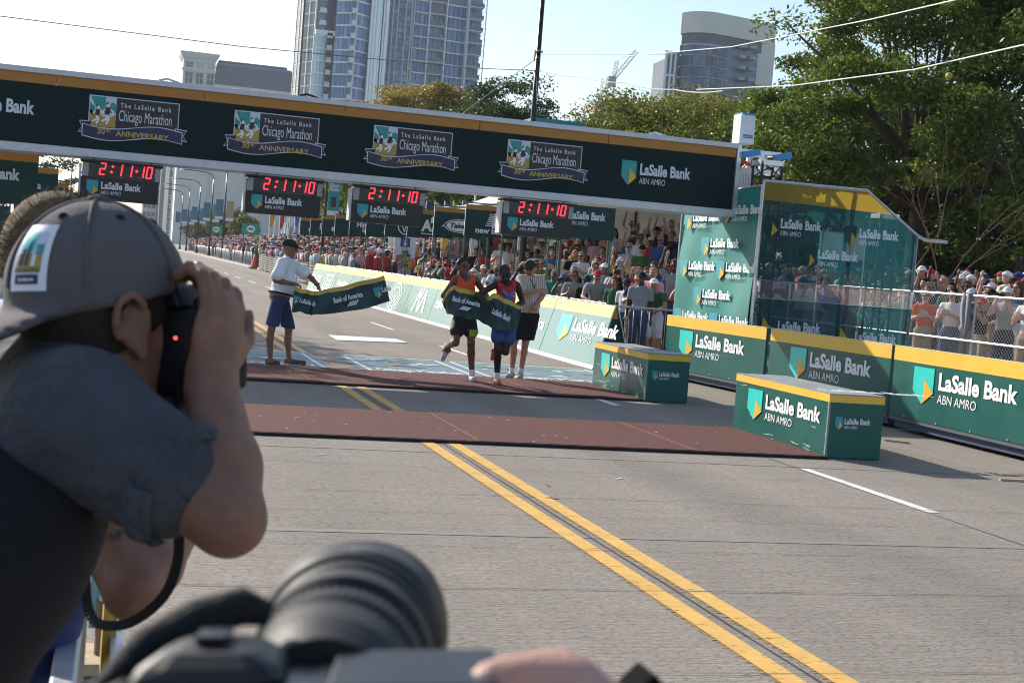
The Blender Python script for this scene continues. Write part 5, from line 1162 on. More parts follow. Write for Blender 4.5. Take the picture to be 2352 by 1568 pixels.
# ================================================================= people: implicit surfaces turned into one continuous mesh
class SDF:
    def __init__(s, lo, hi, vox):
        s.lo = np.array(lo, np.float32); s.v = vox; s.n = np.ceil((np.array(hi)-np.array(lo))/vox).astype(int)+1
        s.ax = [s.lo[i]+vox*np.arange(s.n[i], dtype=np.float32) for i in range(3)]
        s.D = np.full(s.n, 9., np.float32); s.T = np.zeros(s.n, np.int8); s.B = np.full(s.n, 9., np.float32)
    def _sl(s, lo, hi, pad):
        sl = []
        for i in range(3):
            a = int(max(0, math.floor((lo[i]-pad-s.lo[i])/s.v))); b = int(min(s.n[i], math.ceil((hi[i]+pad-s.lo[i])/s.v)+1))
            if b <= a: return None
            sl.append(slice(a, b))
        return tuple(sl)
    def _put(s, sl, d, k, tag):
        a = s.D[sl]
        if k > 0:
            h = np.clip(.5+.5*(a-d)/k, 0, 1); s.D[sl] = a*(1-h)+d*h-k*h*(1-h)
        else: s.D[sl] = np.minimum(a, d)
        bt = s.B[sl]; m = d < bt; bt[m] = d[m]; s.T[sl][m] = tag
    def cone(s, a, b, ra, rb, tag=0, k=.03):
        a, b = np.array(a, np.float32), np.array(b, np.float32); R_ = max(ra, rb)
        sl = s._sl(np.minimum(a, b)-R_, np.maximum(a, b)+R_, k+2*s.v)
        if sl is None: return
        X, Y, Z = np.meshgrid(*[s.ax[i][sl[i]] for i in range(3)], indexing='ij', sparse=True)
        ba = b-a; L2 = max(1e-9, float(ba@ba)); t = np.clip(((X-a[0])*ba[0]+(Y-a[1])*ba[1]+(Z-a[2])*ba[2])/L2, 0, 1)
        d = np.sqrt((X-a[0]-t*ba[0])**2+(Y-a[1]-t*ba[1])**2+(Z-a[2]-t*ba[2])**2)-(ra+(rb-ra)*t); s._put(sl, d.astype(np.float32), k, tag)
    def ell(s, c, r, ax=None, tag=0, k=.03):
        c = np.array(c, np.float32); R_ = max(r); sl = s._sl(c-R_, c+R_, k+2*s.v)
        if sl is None: return
        X, Y, Z = np.meshgrid(*[s.ax[i][sl[i]] for i in range(3)], indexing='ij', sparse=True)
        X, Y, Z = X-c[0], Y-c[1], Z-c[2]
        if ax is None: ax = np.eye(3)
        q = [X*ax[i][0]+Y*ax[i][1]+Z*ax[i][2] for i in range(3)]
        k0 = np.sqrt(sum((q[i]/r[i])**2 for i in range(3))); k1 = np.sqrt(sum((q[i]/r[i]**2)**2 for i in range(3)))
        d = k0*(k0-1)/np.maximum(k1, 1e-6); s._put(sl, d.astype(np.float32), k, tag)
    def cut(s, p, n):
        """keep the side opposite to n"""
        p = np.array(p); n = np.array(n, float); n /= np.linalg.norm(n)
        X, Y, Z = np.meshgrid(*s.ax, indexing='ij', sparse=True); s.D = np.maximum(s.D, ((X-p[0])*n[0]+(Y-p[1])*n[1]+(Z-p[2])*n[2]).astype(np.float32))
    def mesh(s, name, smooth=True):
        D = s.D; S = D < 0; nx, ny, nz = [n-1 for n in s.n]
        cnt = np.zeros((nx, ny, nz), np.int8)
        for i in (0, 1):
            for j in (0, 1):
                for k in (0, 1): cnt += S[i:nx+i, j:ny+j, k:nz+k]
        act = (cnt > 0) & (cnt < 8); I = np.argwhere(act); n = len(I)
        idx = np.full(act.shape, -1, np.int64); idx[act] = np.arange(n)
        acc = np.zeros((n, 3)); c = np.zeros(n)
        C = [(0,0,0),(1,0,0),(0,1,0),(1,1,0),(0,0,1),(1,0,1),(0,1,1),(1,1,1)]
        val = [D[I[:, 0]+o[0], I[:, 1]+o[1], I[:, 2]+o[2]] for o in C]
        for a, b in ((0,1),(2,3),(4,5),(6,7),(0,2),(1,3),(4,6),(5,7),(0,4),(1,5),(2,6),(3,7)):
            m = (val[a] < 0) != (val[b] < 0); t = val[a][m]/(val[a][m]-val[b][m])
            pa, pb = np.array(C[a]), np.array(C[b]); acc[m] += pa+(pb-pa)*t[:, None]; c[m] += 1
        V = (I+acc/c[:, None])*s.v+s.lo
        Q = []
        def quads(sa, sb, f, ids):
            e = np.argwhere(sa != sb)
            if not len(e): return
            g = [ids(e, *o) for o in f]; q = np.stack(g, 1); fl = sa[tuple(e.T)]
            q[~fl] = q[~fl][:, ::-1]; Q.append(q[(q >= 0).all(1)])
        def gid(e, di, dj, dk): return idx[e[:, 0]+di, e[:, 1]+dj, e[:, 2]+dk]
        quads(S[:-1, 1:-1, 1:-1], S[1:, 1:-1, 1:-1], [(0, 0, 0), (0, 1, 0), (0, 1, 1), (0, 0, 1)], gid)
        quads(S[1:-1, :-1, 1:-1], S[1:-1, 1:, 1:-1], [(0, 0, 0), (0, 0, 1), (1, 0, 1), (1, 0, 0)], gid)
        quads(S[1:-1, 1:-1, :-1], S[1:-1, 1:-1, 1:], [(0, 0, 0), (1, 0, 0), (1, 1, 0), (0, 1, 0)], gid)
        q = np.concatenate(Q); tg = s.T[I[:, 0], I[:, 1], I[:, 2]]
        me = bpy.data.meshes.new(name); me.vertices.add(n); me.vertices.foreach_set('co', V.astype(np.float32).ravel())
        me.loops.add(len(q)*4); me.loops.foreach_set('vertex_index', q.ravel().astype(np.int32)); me.polygons.add(len(q)); me.polygons.foreach_set('loop_start', np.arange(0, len(q)*4, 4, dtype=np.int32))
        me.polygons.foreach_set('material_index', tg[q[:, 0]].astype(np.int32)); me.polygons.foreach_set('use_smooth', np.full(len(q), smooth)); me.update(); me.validate(); return me
V_ = lambda *a: np.array(a, float)
def nrm(v): v = np.array(v, float); return v/np.linalg.norm(v)
def lerp(a, b, t): return np.array(a, float)*(1-t)+np.array(b, float)*t
def joints(**kw):
    J = dict(pelvis=V_(0, 0, .95), neck=V_(0, .01, 1.47), head=V_(0, -.02, 1.635), hf=V_(0, -1, 0), hu=V_(0, 0, 1))
    for s_, g_ in (('L', 1), ('R', -1)):
        J.update({'sh'+s_: V_(.175*g_, .01, 1.415), 'el'+s_: V_(.225*g_, .03, 1.13), 'wr'+s_: V_(.24*g_, -.06, .89), 'hip'+s_: V_(.09*g_, 0, .92), 'kn'+s_: V_(.10*g_, -.02, .50), 'an'+s_: V_(.10*g_, .03, .085), 'toe'+s_: V_(.12*g_, -.15, .03)})
    for k, v in kw.items(): J[k] = V_(*v)
    return J
def frame(J):
    up = nrm(J['neck']-J['pelvis']); rt = nrm(J['shL']-J['shR']); fw = nrm(np.cross(up, rt))*-1; rt = np.cross(up, fw)*1; rt = nrm(J['shL']-J['shR']-up*((J['shL']-J['shR'])@up)); fw = np.cross(rt, up); return rt, fw, up   # fw points to the chest side (-Y for the default pose)
def head(S, c, f, u, tg=0, eye=5, fine=False, k=.02, sc=1., hair=None):
    f, u = nrm(f), nrm(u); r = np.cross(f, u); u = np.cross(r, f); A = np.array([r, f, u])
    P = lambda x, y, z: c+(r*x+f*y+u*z)*sc
    S.ell(P(0, -.012, .025), V_(.074, .094, .098)*sc, A, tg, k); S.ell(P(0, .028, -.045), V_(.056, .062, .068)*sc, A, tg, k)
    S.ell(P(0, .062, -.092), V_(.028, .026, .022)*sc, A, tg, k); S.cone(P(0, .084, .012), P(0, .112, -.028), .009*sc, .014*sc, tg, .012)
    S.ell(P(0, .08, .03), V_(.05, .014, .012)*sc, A, tg, .015)
    for g_ in (-1, 1):
        
        if fine:
            S.ell(P(.074*g_, -.006, -.008), V_(.010, .018, .028)*sc, A, tg, .006)
            rim = [P((.080+.010*math.sin(t))*g_, -.012+.021*math.cos(t+.3), -.004+.033*math.sin(t)) for t in np.linspace(-.9, 3.6, 12)]
            for q0, q1 in zip(rim[:-1], rim[1:]): S.cone(q0, q1, .0052, .0052, tg, .003)
            S.ell(P(.079*g_, .002, -.036), V_(.006, .009, .012)*sc, A, tg, .004)
        else: S.ell(P(.076*g_, -.008, -.008), V_(.011, .024, .034)*sc, A, tg, .008)
        S.ell(P(.042*g_, .062, -.025), V_(.024, .024, .024)*sc, A, tg, .02)
    if eye is not None:
        for g_ in (-1, 1): S.ell(P(.031*g_, .083, .006), V_(.0145, .010, .0085)*sc, A, eye, 0)
        S.ell(P(0, .088, -.064), V_(.026, .010, .0075)*sc, A, eye+1, 0)
    return A
def hand(S, wr, d, n, tg=0, curl=.5, sz=1., spread=.16, thumb=1, k=.004):
    """palm and five bent fingers; d = pointing direction, n = back-of-hand normal"""
    d = nrm(d); n = nrm(n-d*(n@d)) if abs(nrm(n)@d) < .98 else nrm(np.cross(d, [1, .3, .2])); s_ = np.cross(d, n)
    wr = np.array(wr, float); A = np.array([s_, d, n]); pc = wr+d*.048*sz
    S.ell(pc, V_(.040, .052, .018)*sz, A, tg, .014); S.cone(wr-d*.02, wr+d*.03*sz, .026*sz, .026*sz, tg, .015)
    for i, (o, L_) in enumerate(((-.029, .074), (-.010, .084), (.010, .078), (.028, .062))):
        b0 = wr+(d*.082+s_*o)*sz; dd = nrm(d+s_*(o*spread*20*.2)); a = 0; p = b0; r_ = .0095*sz
        for seg, f in enumerate((.42, .33, .25)):
            a += curl*(.55+.35*seg); v = dd*math.cos(a)-n*math.sin(a); q = p+v*L_*f*sz; S.cone(p, q, r_, r_*.93, tg, k if seg == 0 else .002); p = q; r_ *= .93
    t0 = wr+(d*.03-s_*.03*thumb)*sz; t1 = t0+(nrm(d*.7-s_*.75*thumb-n*.25))*.042*sz; t2 = t1+nrm(d*.9-s_*.2*thumb-n*.35*curl)*.034*sz
    S.cone(t0, t1, .0145*sz, .0115*sz, tg, .012); S.cone(t1, t2, .0115*sz, .0095*sz, tg, k)
def body(S, J, tags, slim=1., belly=0., fine=False, sleeve=.55, leg='short', hands=None, shoes=True, torso=True, nohand=''):
    """tags: skin, shirt, trousers, shoes"""
    sk, st, tr_, sh_ = tags; rt, fw, up = frame(J); A = np.array([rt, fw, up]); pel, nk = J['pelvis'], J['neck']; H = nk-pel
    w_ = np.linalg.norm(J['shL']-J['shR'])
    S.ell(pel+H*.66+fw*.01, V_(.158*slim, .105*slim, .20), A, st, .05); S.ell(pel+H*.3+fw*(.012+belly*.5), V_(.148*slim+belly*.5, .108*slim+belly, .17), A, st, .05)
    S.ell(pel+up*.0, V_(.165*slim+belly*.3, .118*slim+belly*.5, .125), A, tr_, .04)
    S.cone(lerp(J['shL'], J['shR'], .08), lerp(J['shL'], J['shR'], .92), .068*slim, .068*slim, st, .05)
    S.cone(nk-up*.05, J['head']-J['hu']*.06, .056, .054, sk, .03)
    for s_ in 'LR':
        a, b, c = J['sh'+s_], J['el'+s_], J['wr'+s_]
        S.cone(a, b, .049, .038, sk, .02); S.cone(b, lerp(b, c, .35), .038, .041, sk, .015); S.cone(lerp(b, c, .35), c, .041, .027, sk, .015)
        if sleeve > 0: S.cone(a, lerp(a, b, sleeve), .066, .060, st, .02)
        h, kn, an, toe = J['hip'+s_], J['kn'+s_], J['an'+s_], J['toe'+s_]
        S.cone(h, kn, .082*slim, .053, sk, .03); cf_ = lerp(kn, an, .3)-nrm(toe-an)*.018; S.cone(kn, cf_, .052, .054, sk, .02); S.cone(cf_, an, .054, .034, sk, .02)
        if leg == 'short': S.cone(h, lerp(h, kn, .8), .098*slim, .09*slim, tr_, .02)
        elif leg == 'long': S.cone(h, kn, .096*slim, .075, tr_, .02); S.cone(kn, an+V_(0, 0, .03), .073, .062, tr_, .02)
        f = nrm(toe-an-V_(0, 0, (toe-an)[2])) if abs((toe-an)[2]) < .2 else nrm(toe-an)
        S.cone(an-V_(0, 0, .035)-f*.04, an-V_(0, 0, .04)+f*.03, .038, .042, sh_, .02); S.cone(an-V_(0, 0, .04), toe, .045, .034, sh_, .02)
        d = nrm(c-b)
        if hands and s_ in hands: hd = hands[s_]; hand(S, c, V_(*hd[0]), V_(*hd[1]), sk, hd[2] if len(hd) > 2 else .5, 1., .16, hd[3] if len(hd) > 3 else 1)
        elif s_ in nohand: pass
        else: S.ell(c+d*.075, V_(.04, .022, .08), np.array([np.cross(d, fw) if abs(d@fw) < .95 else rt, fw, d]) if abs(d@fw) < .8 else np.array([rt, up, d]), sk, .015)
def bounds(J, pad=.3):
    P = np.array([v for k, v in J.items() if k not in ('hf', 'hu')]); return P.min(0)-pad, P.max(0)+pad
def skinmat(name, c):
    m = mat(name, c, .48, var=.22, scale=26, spec=.35, bump=.25, bscale=420); return m
SK = [skinmat('skin_fair', (.50, .29, .20)), skinmat('skin_tan', (.40, .22, .14)), skinmat('skin_pink', (.56, .33, .25)), skinmat('skin_brown', (.16, .085, .05)), skinmat('skin_dark', (.06, .032, .02))]
EYE = mat('eye_dark', (.015, .012, .012), .4, var=0); LIP = mat('lip', (.28, .09, .08), .5, var=0)
CLO = {}
def cloth(n, c): CLO[n] = mat('cloth_'+n, c, .85, var=.16, scale=7, spec=.2); return CLO[n]
for n_, c_ in dict(white=(.72, .72, .74), black=(.014, .014, .016), grey=(.27, .28, .30), red=(.48, .03, .035), orange=(.62, .11, .03), pink=(.62, .30, .36), blue=(.05, .11, .33), navy=(.018, .024, .07), green=(.05, .13, .06), olive=(.15, .15, .07), cream=(.60, .54, .42), teal=(.03, .20, .19), yellow=(.62, .48, .08), maroon=(.16, .02, .03), tan=(.36, .26, .16), lime=(.35, .55, .06), sky=(.25, .38, .55), brown=(.10, .055, .03), denim=(.06, .09, .16), khaki=(.33, .27, .17), blonde=(.42, .28, .11)).items(): cloth(n_, c_)
POSE = {}
def seated(**kw): 
    d = dict(pelvis=(0, .10, .52), neck=(0, .06, 1.04), head=(0, .02, 1.20)); 
    for s_, g_ in (('L', 1), ('R', -1)): d.update({'sh'+s_: (.175*g_, .06, .985), 'hip'+s_: (.09*g_, .08, .50), 'kn'+s_: (.12*g_, -.34, .50), 'an'+s_: (.12*g_, -.34, .085), 'toe'+s_: (.13*g_, -.50, .03), 'el'+s_: (.24*g_, -.02, .74), 'wr'+s_: (.10*g_, -.24, .68)})
    d.update(kw); return joints(**d)
POSE['relaxed'] = joints()
POSE['clapping'] = joints(elL=(.25, -.06, 1.16), elR=(-.25, -.06, 1.16), wrL=(.06, -.30, 1.27), wrR=(-.06, -.30, 1.25))
POSE['with both arms raised'] = joints(elL=(.27, -.04, 1.62), elR=(-.28, -.02, 1.60), wrL=(.20, -.06, 1.86), wrR=(-.22, -.05, 1.85))
POSE['with one arm raised'] = joints(elR=(-.28, -.05, 1.60), wrR=(-.20, -.10, 1.85), elL=(.25, .0, 1.15), wrL=(.12, -.2, 1.05))
POSE['holding up a camera'] = joints(elL=(.22, -.16, 1.28), elR=(-.22, -.16, 1.28), wrL=(.06, -.24, 1.55), wrR=(-.07, -.24, 1.55))
POSE['with folded arms'] = joints(elL=(.24, -.10, 1.14), elR=(-.24, -.10, 1.14), wrL=(-.06, -.22, 1.18), wrR=(.06, -.24, 1.14))
POSE['leaning forward'] = joints(pelvis=(0, .08, .93), neck=(0, -.14, 1.40), head=(0, -.24, 1.53), shL=(.175, -.12, 1.34), shR=(-.175, -.12, 1.34), elL=(.26, -.30, 1.12), elR=(-.26, -.30, 1.12), wrL=(.14, -.46, 1.06), wrR=(-.14, -.46, 1.06))
POSE['seated clapping'] = seated(wrL=(.05, -.28, .86), wrR=(-.05, -.28, .85), elL=(.25, -.08, .76), elR=(-.25, -.08, .76))
POSE['seated'] = seated()
POSE['seated with an arm raised'] = seated(elR=(-.27, -.02, 1.20), wrR=(-.20, -.10, 1.44))
PM = {}
for nme, J in POSE.items():
    lo, hi = bounds(J, .2); S = SDF(lo, hi, .021); body(S, J, (0, 1, 2, 3), leg='long' if nme in ('relaxed', 'with folded arms') else 'short'); head(S, J['head'], J['hf'], J['hu'], 0, 5, k=.02); PM[nme] = S.mesh('body')
    for i in range(7): PM[nme].materials.append(SK[0])
# headwear, centred on the head, facing -Y
def hw(fn, vox=.016):
    S = SDF((-.2, -.27, -.3), (.2, .25, .2), vox); fn(S); return S
def _cap(S): S.ell((0, .012, .045), (.083, .103, .088), None, 0, 0); S.cut((0, 0, .035), (0, -.12, -1)); 
def mk_cap(brim=True):
    S = SDF((-.2, -.27, -.1), (.2, .2, .2), .012); S.ell((0, .012, .035), (.086, .106, .096), None, 0, 0); S.cut((0, 0, .028), (0, 0, -1))
    if brim: S.ell((0, -.115, .036), (.078, .085, .012), None, 0, .008)
    return S.mesh('cap')
def mk_hat():
    S = SDF((-.25, -.27, -.1), (.25, .27, .2), .013); S.ell((0, .01, .045), (.088, .105, .09), None, 0, 0); S.cut((0, 0, .03), (0, 0, -1)); S.ell((0, 0, .036), (.15, .17, .013), None, 0, .01); return S.mesh('sun_hat')
def mk_hair(long):
    S = SDF((-.2, -.2, -.34), (.2, .22, .2), .013); S.ell((0, .018, .042), (.084, .104, .096), None, 0, 0)
    S.cut((0, -.055, .06), (0, -1, -.55)) if not long else S.cut((0, -.06, .06), (0, -1, -.2))
    if long:
        for g_ in (-1, 1): S.cone((.07*g_, .02, 0), (.075*g_, .03, -.2), .035, .04, 0, .02)
        S.ell((0, .07, -.09), (.08, .045, .14), None, 0, .02)
    return S.mesh('hair')
def mk_glasses():
    b = MB(); 
    for g_ in (-1, 1): b.box(.008*g_ if g_ > 0 else -.058, .058 if g_ > 0 else -.008, -.122, -.108, -.008, .026)
    b.box(-.08, .08, -.109, -.104, .012, .024); 
    for g_ in (-1, 1): b.box(.072*g_-.004, .072*g_+.004, -.108, .0, .012, .022)
    return b.mesh('sunglasses')
HW = dict(cap=mk_cap(), sun_hat=mk_hat(), hair=mk_hair(False), long_hair=mk_hair(True)); GLS = mk_glasses(); GLS.materials.append(BLACKG)
for m_ in HW.values(): m_.materials.append(CLO['black'])
CAMM = MB().box(-.06, .06, -.36, -.28, -.06, .03).lathe([(.033, 0), (.036, .06)], (0, -.36, -.012), (0, -1, 0), 12).mesh('handheld_camera'); CAMM.materials.append(BLACK)
SHIRTS = ['white']*7+['grey']*3+['black']*4+['red']*3+['orange', 'pink', 'blue', 'blue', 'navy', 'navy', 'green', 'olive', 'cream', 'cream', 'yellow', 'maroon', 'tan', 'sky', 'teal']
PANTS = ['navy', 'khaki', 'khaki', 'black', 'denim', 'denim', 'tan', 'grey', 'white']
NAMES = {}
HATS_ADJ = {'cap': 'cap', 'sun_hat': 'brimmed hat', 'hair': 'short hair', 'long_hair': 'long hair'}
def person(x, y, z, rz, pose, where, group, sc=1., shirt=None, hat=None, hatc=None, skin=None, glasses=None, rng=random, tilt=True, order=None):
    shirt = shirt or rng.choice(SHIRTS); hat = hat or rng.choice(['cap', 'cap', 'hair', 'hair', 'hair', 'long_hair', 'long_hair', 'sun_hat'])
    hatc = hatc or (rng.choice(['white', 'black', 'navy', 'red', 'blue', 'cream', 'white', 'grey', 'black']) if hat in ('cap', 'sun_hat') else rng.choice(['brown', 'brown', 'black', 'blonde', 'tan', 'grey']))
    skin = skin if skin is not None else rng.choice([0, 0, 0, 1, 1, 2, 2, 2, 3, 4])
    glasses = rng.random() < .35 if glasses is None else glasses
    lab = 'spectator in %s, %s %s, %s' % (shirt, 'blond' if hatc == 'blonde' else hatc, HATS_ADJ[hat], where)
    r = root('person', (x, y, z), lab, 'person', group, rz); r.scale = (sc, sc, sc)
    b = bpy.data.objects.new('body', PM[pose]); COL.objects.link(b); b.parent = r
    for i, m_ in enumerate((SK[skin], CLO[shirt], CLO[rng.choice(PANTS)], CLO[rng.choice(['black', 'white', 'grey'])], CLO['brown'], EYE, LIP)):
        b.material_slots[i].link = 'OBJECT'; b.material_slots[i].material = m_
    hd = POSE[pose]['head']
    h = bpy.data.objects.new(hat if hat in ('cap', 'sun_hat') else 'hair', HW[hat]); COL.objects.link(h); h.parent = r; h.location = Vector(hd); h.material_slots[0].link = 'OBJECT'; h.material_slots[0].material = CLO[hatc]
    if hat in ('cap', 'sun_hat') and rng.random() < .8 and False: pass
    if glasses: q = bpy.data.objects.new('sunglasses', GLS); COL.objects.link(q); q.parent = r; q.location = Vector(hd)
    if pose == 'holding up a camera': q = bpy.data.objects.new('handheld_camera', CAMM); COL.objects.link(q); q.parent = r; q.location = Vector(hd)+Vector((0, .04, -.02))
    return r
rp_ = random.Random(11)
def nth(j): return '%d%s' % (j, 'th' if 10 <= j % 100 <= 20 else {1: 'st', 2: 'nd', 3: 'rd'}.get(j % 10, 'th'))
FACE = lambda x, y: math.atan2(0-(-1), 0)  # placeholder
def face_to(x, y, tx, ty): # default figure faces -Y
    return math.atan2(tx-x, -(ty-y))
def facing(x, y, rng): return face_to(x, y, 3.5+rng.uniform(-2, 2), 19+rng.uniform(-3, 3))
# grandstand rows
cnt = 0
PST = ['seated', 'seated', 'seated clapping', 'seated clapping', 'seated with an arm raised']
PSD = ['relaxed', 'clapping', 'clapping', 'with both arms raised', 'with one arm raised', 'holding up a camera', 'with folded arms', 'leaning forward']
rows_n = ['front', 'second', 'third', 'fourth', 'fifth', 'sixth', 'seventh', 'top']
for k in range(GN):
    y = GY0+.4+rp_.random()*.4; j = 0
    while y < (GY1-.5 if k < 2 else 47) and cnt < 185:
        stand = rp_.random() < (.55 if k else .25); pose = rp_.choice(PSD[:6] if stand else PST)
        x = GX0+k*GSTEP+(.30 if stand else .42); z = .14+k*GRISE
        j += 1
        if not (y > 38 and rp_.random() < (.25 if y < 46 else .5)):
            person(x+rp_.uniform(-.05, .05), y, z, facing(x, y, rp_)+rp_.uniform(-.25, .25), pose, '%d%s from near end, %s row of stand' % (j, 'th' if 10 <= j % 100 <= 20 else {1: 'st', 2: 'nd', 3: 'rd'}.get(j % 10, 'th'), rows_n[k]), 'spectators in the grandstand', rp_.uniform(.94, 1.05), rng=rp_); cnt += 1
        y += rp_.uniform(.52, .82) if y < 38 else rp_.uniform(.7, 1.2)
# people leaning on the barricade behind the hoardings
y = 26.2; j = 0
while y < 44:
    j += 1; person(9.78+rp_.uniform(-.05, .1), y, 0, face_to(9.8, y, 4, 18)+rp_.uniform(-.3, .3), rp_.choice(['leaning forward', 'clapping', 'leaning forward', 'relaxed', 'holding up a camera']), '%s at the rail behind the hoardings' % nth(j), 'spectators at the rail', rp_.uniform(.9, 1.04), rng=rp_); y += rp_.uniform(.62, .95)
j = 0
for row in range(4):
    y = 26.3+row*.25
    while y < 30.4:
        x = 10.35+row*.60+rp_.uniform(-.1, .1)
        if x/y < .432:
            j += 1; person(x, y, 0 if x < RX1-.4 else .13+.05*row, face_to(x, y, 4, 18)+rp_.uniform(-.3, .3), rp_.choice(PSD), '%s standing between barricade and stand' % nth(j), 'spectators before the stand', rp_.uniform(.95, 1.08), rng=rp_)
        y += rp_.uniform(.6, .9)
# particular spectators next to the teal banner
SP = [(10.05, 25.3, 'leaning forward', 'green', 'cap', 'white', 1, 'leaning on the barricade left of the teal banner'), (9.62, 25.0, 'relaxed', 'grey', 'cap', 'black', 4, 'at the near end of the hoardings beside the barricade'), (10.55, 25.1, 'holding up a camera', 'pink', 'long_hair', 'brown', 1, 'behind the barricade beside the teal banner'), (10.9, 25.2, 'relaxed', 'white', 'hair', 'black', 2, 'partly hidden by the edge of the teal banner'), (9.9, 25.9, 'clapping', 'navy', 'hair', 'brown', 2, 'just behind the man in the green shirt')]
for x, y, ps, sh, ht, hc, skn, wh in SP: person(x, y, 0, face_to(x, y, 4.5, 17), ps, wh, 'spectators at the barricade', 1.0, sh, ht, hc, skn, False, rng=rp_)
# behind the chain-link fence
j = 0
for row in range(4):
    y = 15.5+row*.3
    while y < 31:
        x = 15.4+row*.62+rp_.uniform(-.1, .15); j += 1
        person(x, y, .14+.13*row, face_to(x, y, 5, 18)+rp_.uniform(-.4, .4), rp_.choice(['clapping', 'relaxed', 'holding up a camera', 'with folded arms', 'with both arms raised', 'with one arm raised', 'leaning forward'] if row else ['clapping', 'relaxed', 'holding up a camera', 'clapping', 'leaning forward']), '%s from right, %s row behind chain-link fence' % (nth(j), ['front', 'second', 'third', 'back'][row]), 'spectators behind the chain-link fence', rp_.uniform(.92, 1.06), rng=rp_); y += rp_.uniform(.66, 1.0)
# left side of the street
for k in range(10):
    y = 25+rp_.random()*8+k*1.6; person(-2.0-rp_.random()*1.6, y, 0, face_to(-2, y, 3, 15), rp_.choice(PSD), '%s at the left barricades' % nth(k+1), 'spectators on the left side', 1, rng=rp_)
# ----- the far crowd: nobody could count it
HPTS = []; 
def far_crowd(spots):
    base = MB(); base.lathe([(.05, .0), (.13, .05), (.20, .45), (.17, .58), (.06, .64)], (0, 0, .85), (0, 0, 1), 8); nb_ = len(base.v), len(base.f)
    base.lathe([(.12, 0), (.15, .75), (.16, .86)], (0, 0, .03), (0, 0, 1), 6); nl_ = len(base.f)
    base.lathe([(.02, -.12), (.085, -.07), (.095, 0), (.085, .06), (.03, .12)], (0, 0, 1.62), (0, 0, 1), 8); nh = len(base.f)
    base.lathe([(.11, 0), (.10, .06), (.03, .1)], (0, 0, 1.66), (0, 0, 1), 8)
    V = np.array(base.v); nf = len(base.f); fc_ = base.f
    n = len(spots); pos = np.array(spots); sc_ = np.random.uniform(.92, 1.06, n)
    AV = (V[None]*sc_[:, None, None]+pos[:, None, :]).reshape(-1, 3)
    faces = []; nv = len(V)
    cols = []
    pal_s = [(.7, .7, .72)]*6+[(.02, .02, .025)]*3+[(.45, .03, .04)]*4+[(.3, .3, .32)]*2+[(.06, .1, .3), (.55, .25, .28), (.55, .14, .05), (.5, .45, .35), (.05, .1, .06), (.6, .5, .1)]
    pal_k = [(.5, .29, .2), (.55, .32, .25), (.4, .22, .15), (.12, .06, .04)]; pal_h = [(.05, .03, .02), (.72, .72, .72), (.02, .02, .025), (.3, .2, .1), (.7, .7, .7), (.45, .03, .04), (.03, .05, .2)]
    for i in range(n):
        o = i*nv; faces += [tuple(a+o for a in f) for f in fc_]
        c_s, c_k, c_h = random.choice(pal_s), random.choice(pal_k), random.choice(pal_h)
        cols += [c_s]*nb_[1]+[(.1, .1, .12)]*(nl_-nb_[1])+[c_k]*(nh-nl_)+[c_h]*(nf-nh)
    me = bpy.data.meshes.new('crowd'); me.from_pydata(AV.tolist(), [], faces); ca = me.color_attributes.new('cloth', 'FLOAT_COLOR', 'CORNER')
    fl = []
    for f, c_ in zip(faces, cols): fl += [(*c_, 1)]*len(f)
    ca.data.foreach_set('color', np.array(fl, np.float32).ravel()); me.polygons.foreach_set('use_smooth', [True]*len(me.polygons)); me.update()
    m = bpy.data.materials.new('crowd_clothes'); m.use_nodes = True; a = m.node_tree.nodes.new('ShaderNodeVertexColor'); a.layer_name = 'cloth'; m.node_tree.links.new(a.outputs[0], m.node_tree.nodes['Principled BSDF'].inputs['Base Color']); m.node_tree.nodes['Principled BSDF'].inputs['Roughness'].default_value = .85
    return mobj('far_crowd', me, m)
sp_ = []
for i in range(2300):
    y = 60+170*(random.random()**1.5); xb = 10.0+.012*(y-60); d = random.random()**1.1*(9 if y < 130 else 5); sp_.append((xb+d, y, max(0, d-.6)*.27))
for i in range(120): sp_.append((10.3+random.random()*3, 57.5+random.random()*6, .12))
for i in range(120): sp_.append((-3.2-random.random()*2.5, 28+random.random()*60, .12))
for i in range(260): sp_.append((17.7+random.random()*2.2, 15+random.random()*22, .55))
o = far_crowd(sp_); tag(o, 'dense mass of spectators along both sides of the far street', 'crowd', kind='stuff')
# earth bank under the rising far crowd
bk = MB().add([(10.6, 60, .13), (20, 60, .13), (20, 60, 2.5), (12.6, 240, .13), (22, 240, .13), (22, 240, 2.5)], [(0, 1, 2), (3, 5, 4), (0, 2, 5, 3), (1, 4, 5, 2)]).build('terrain', GRASSM); bk['kind'] = 'structure'
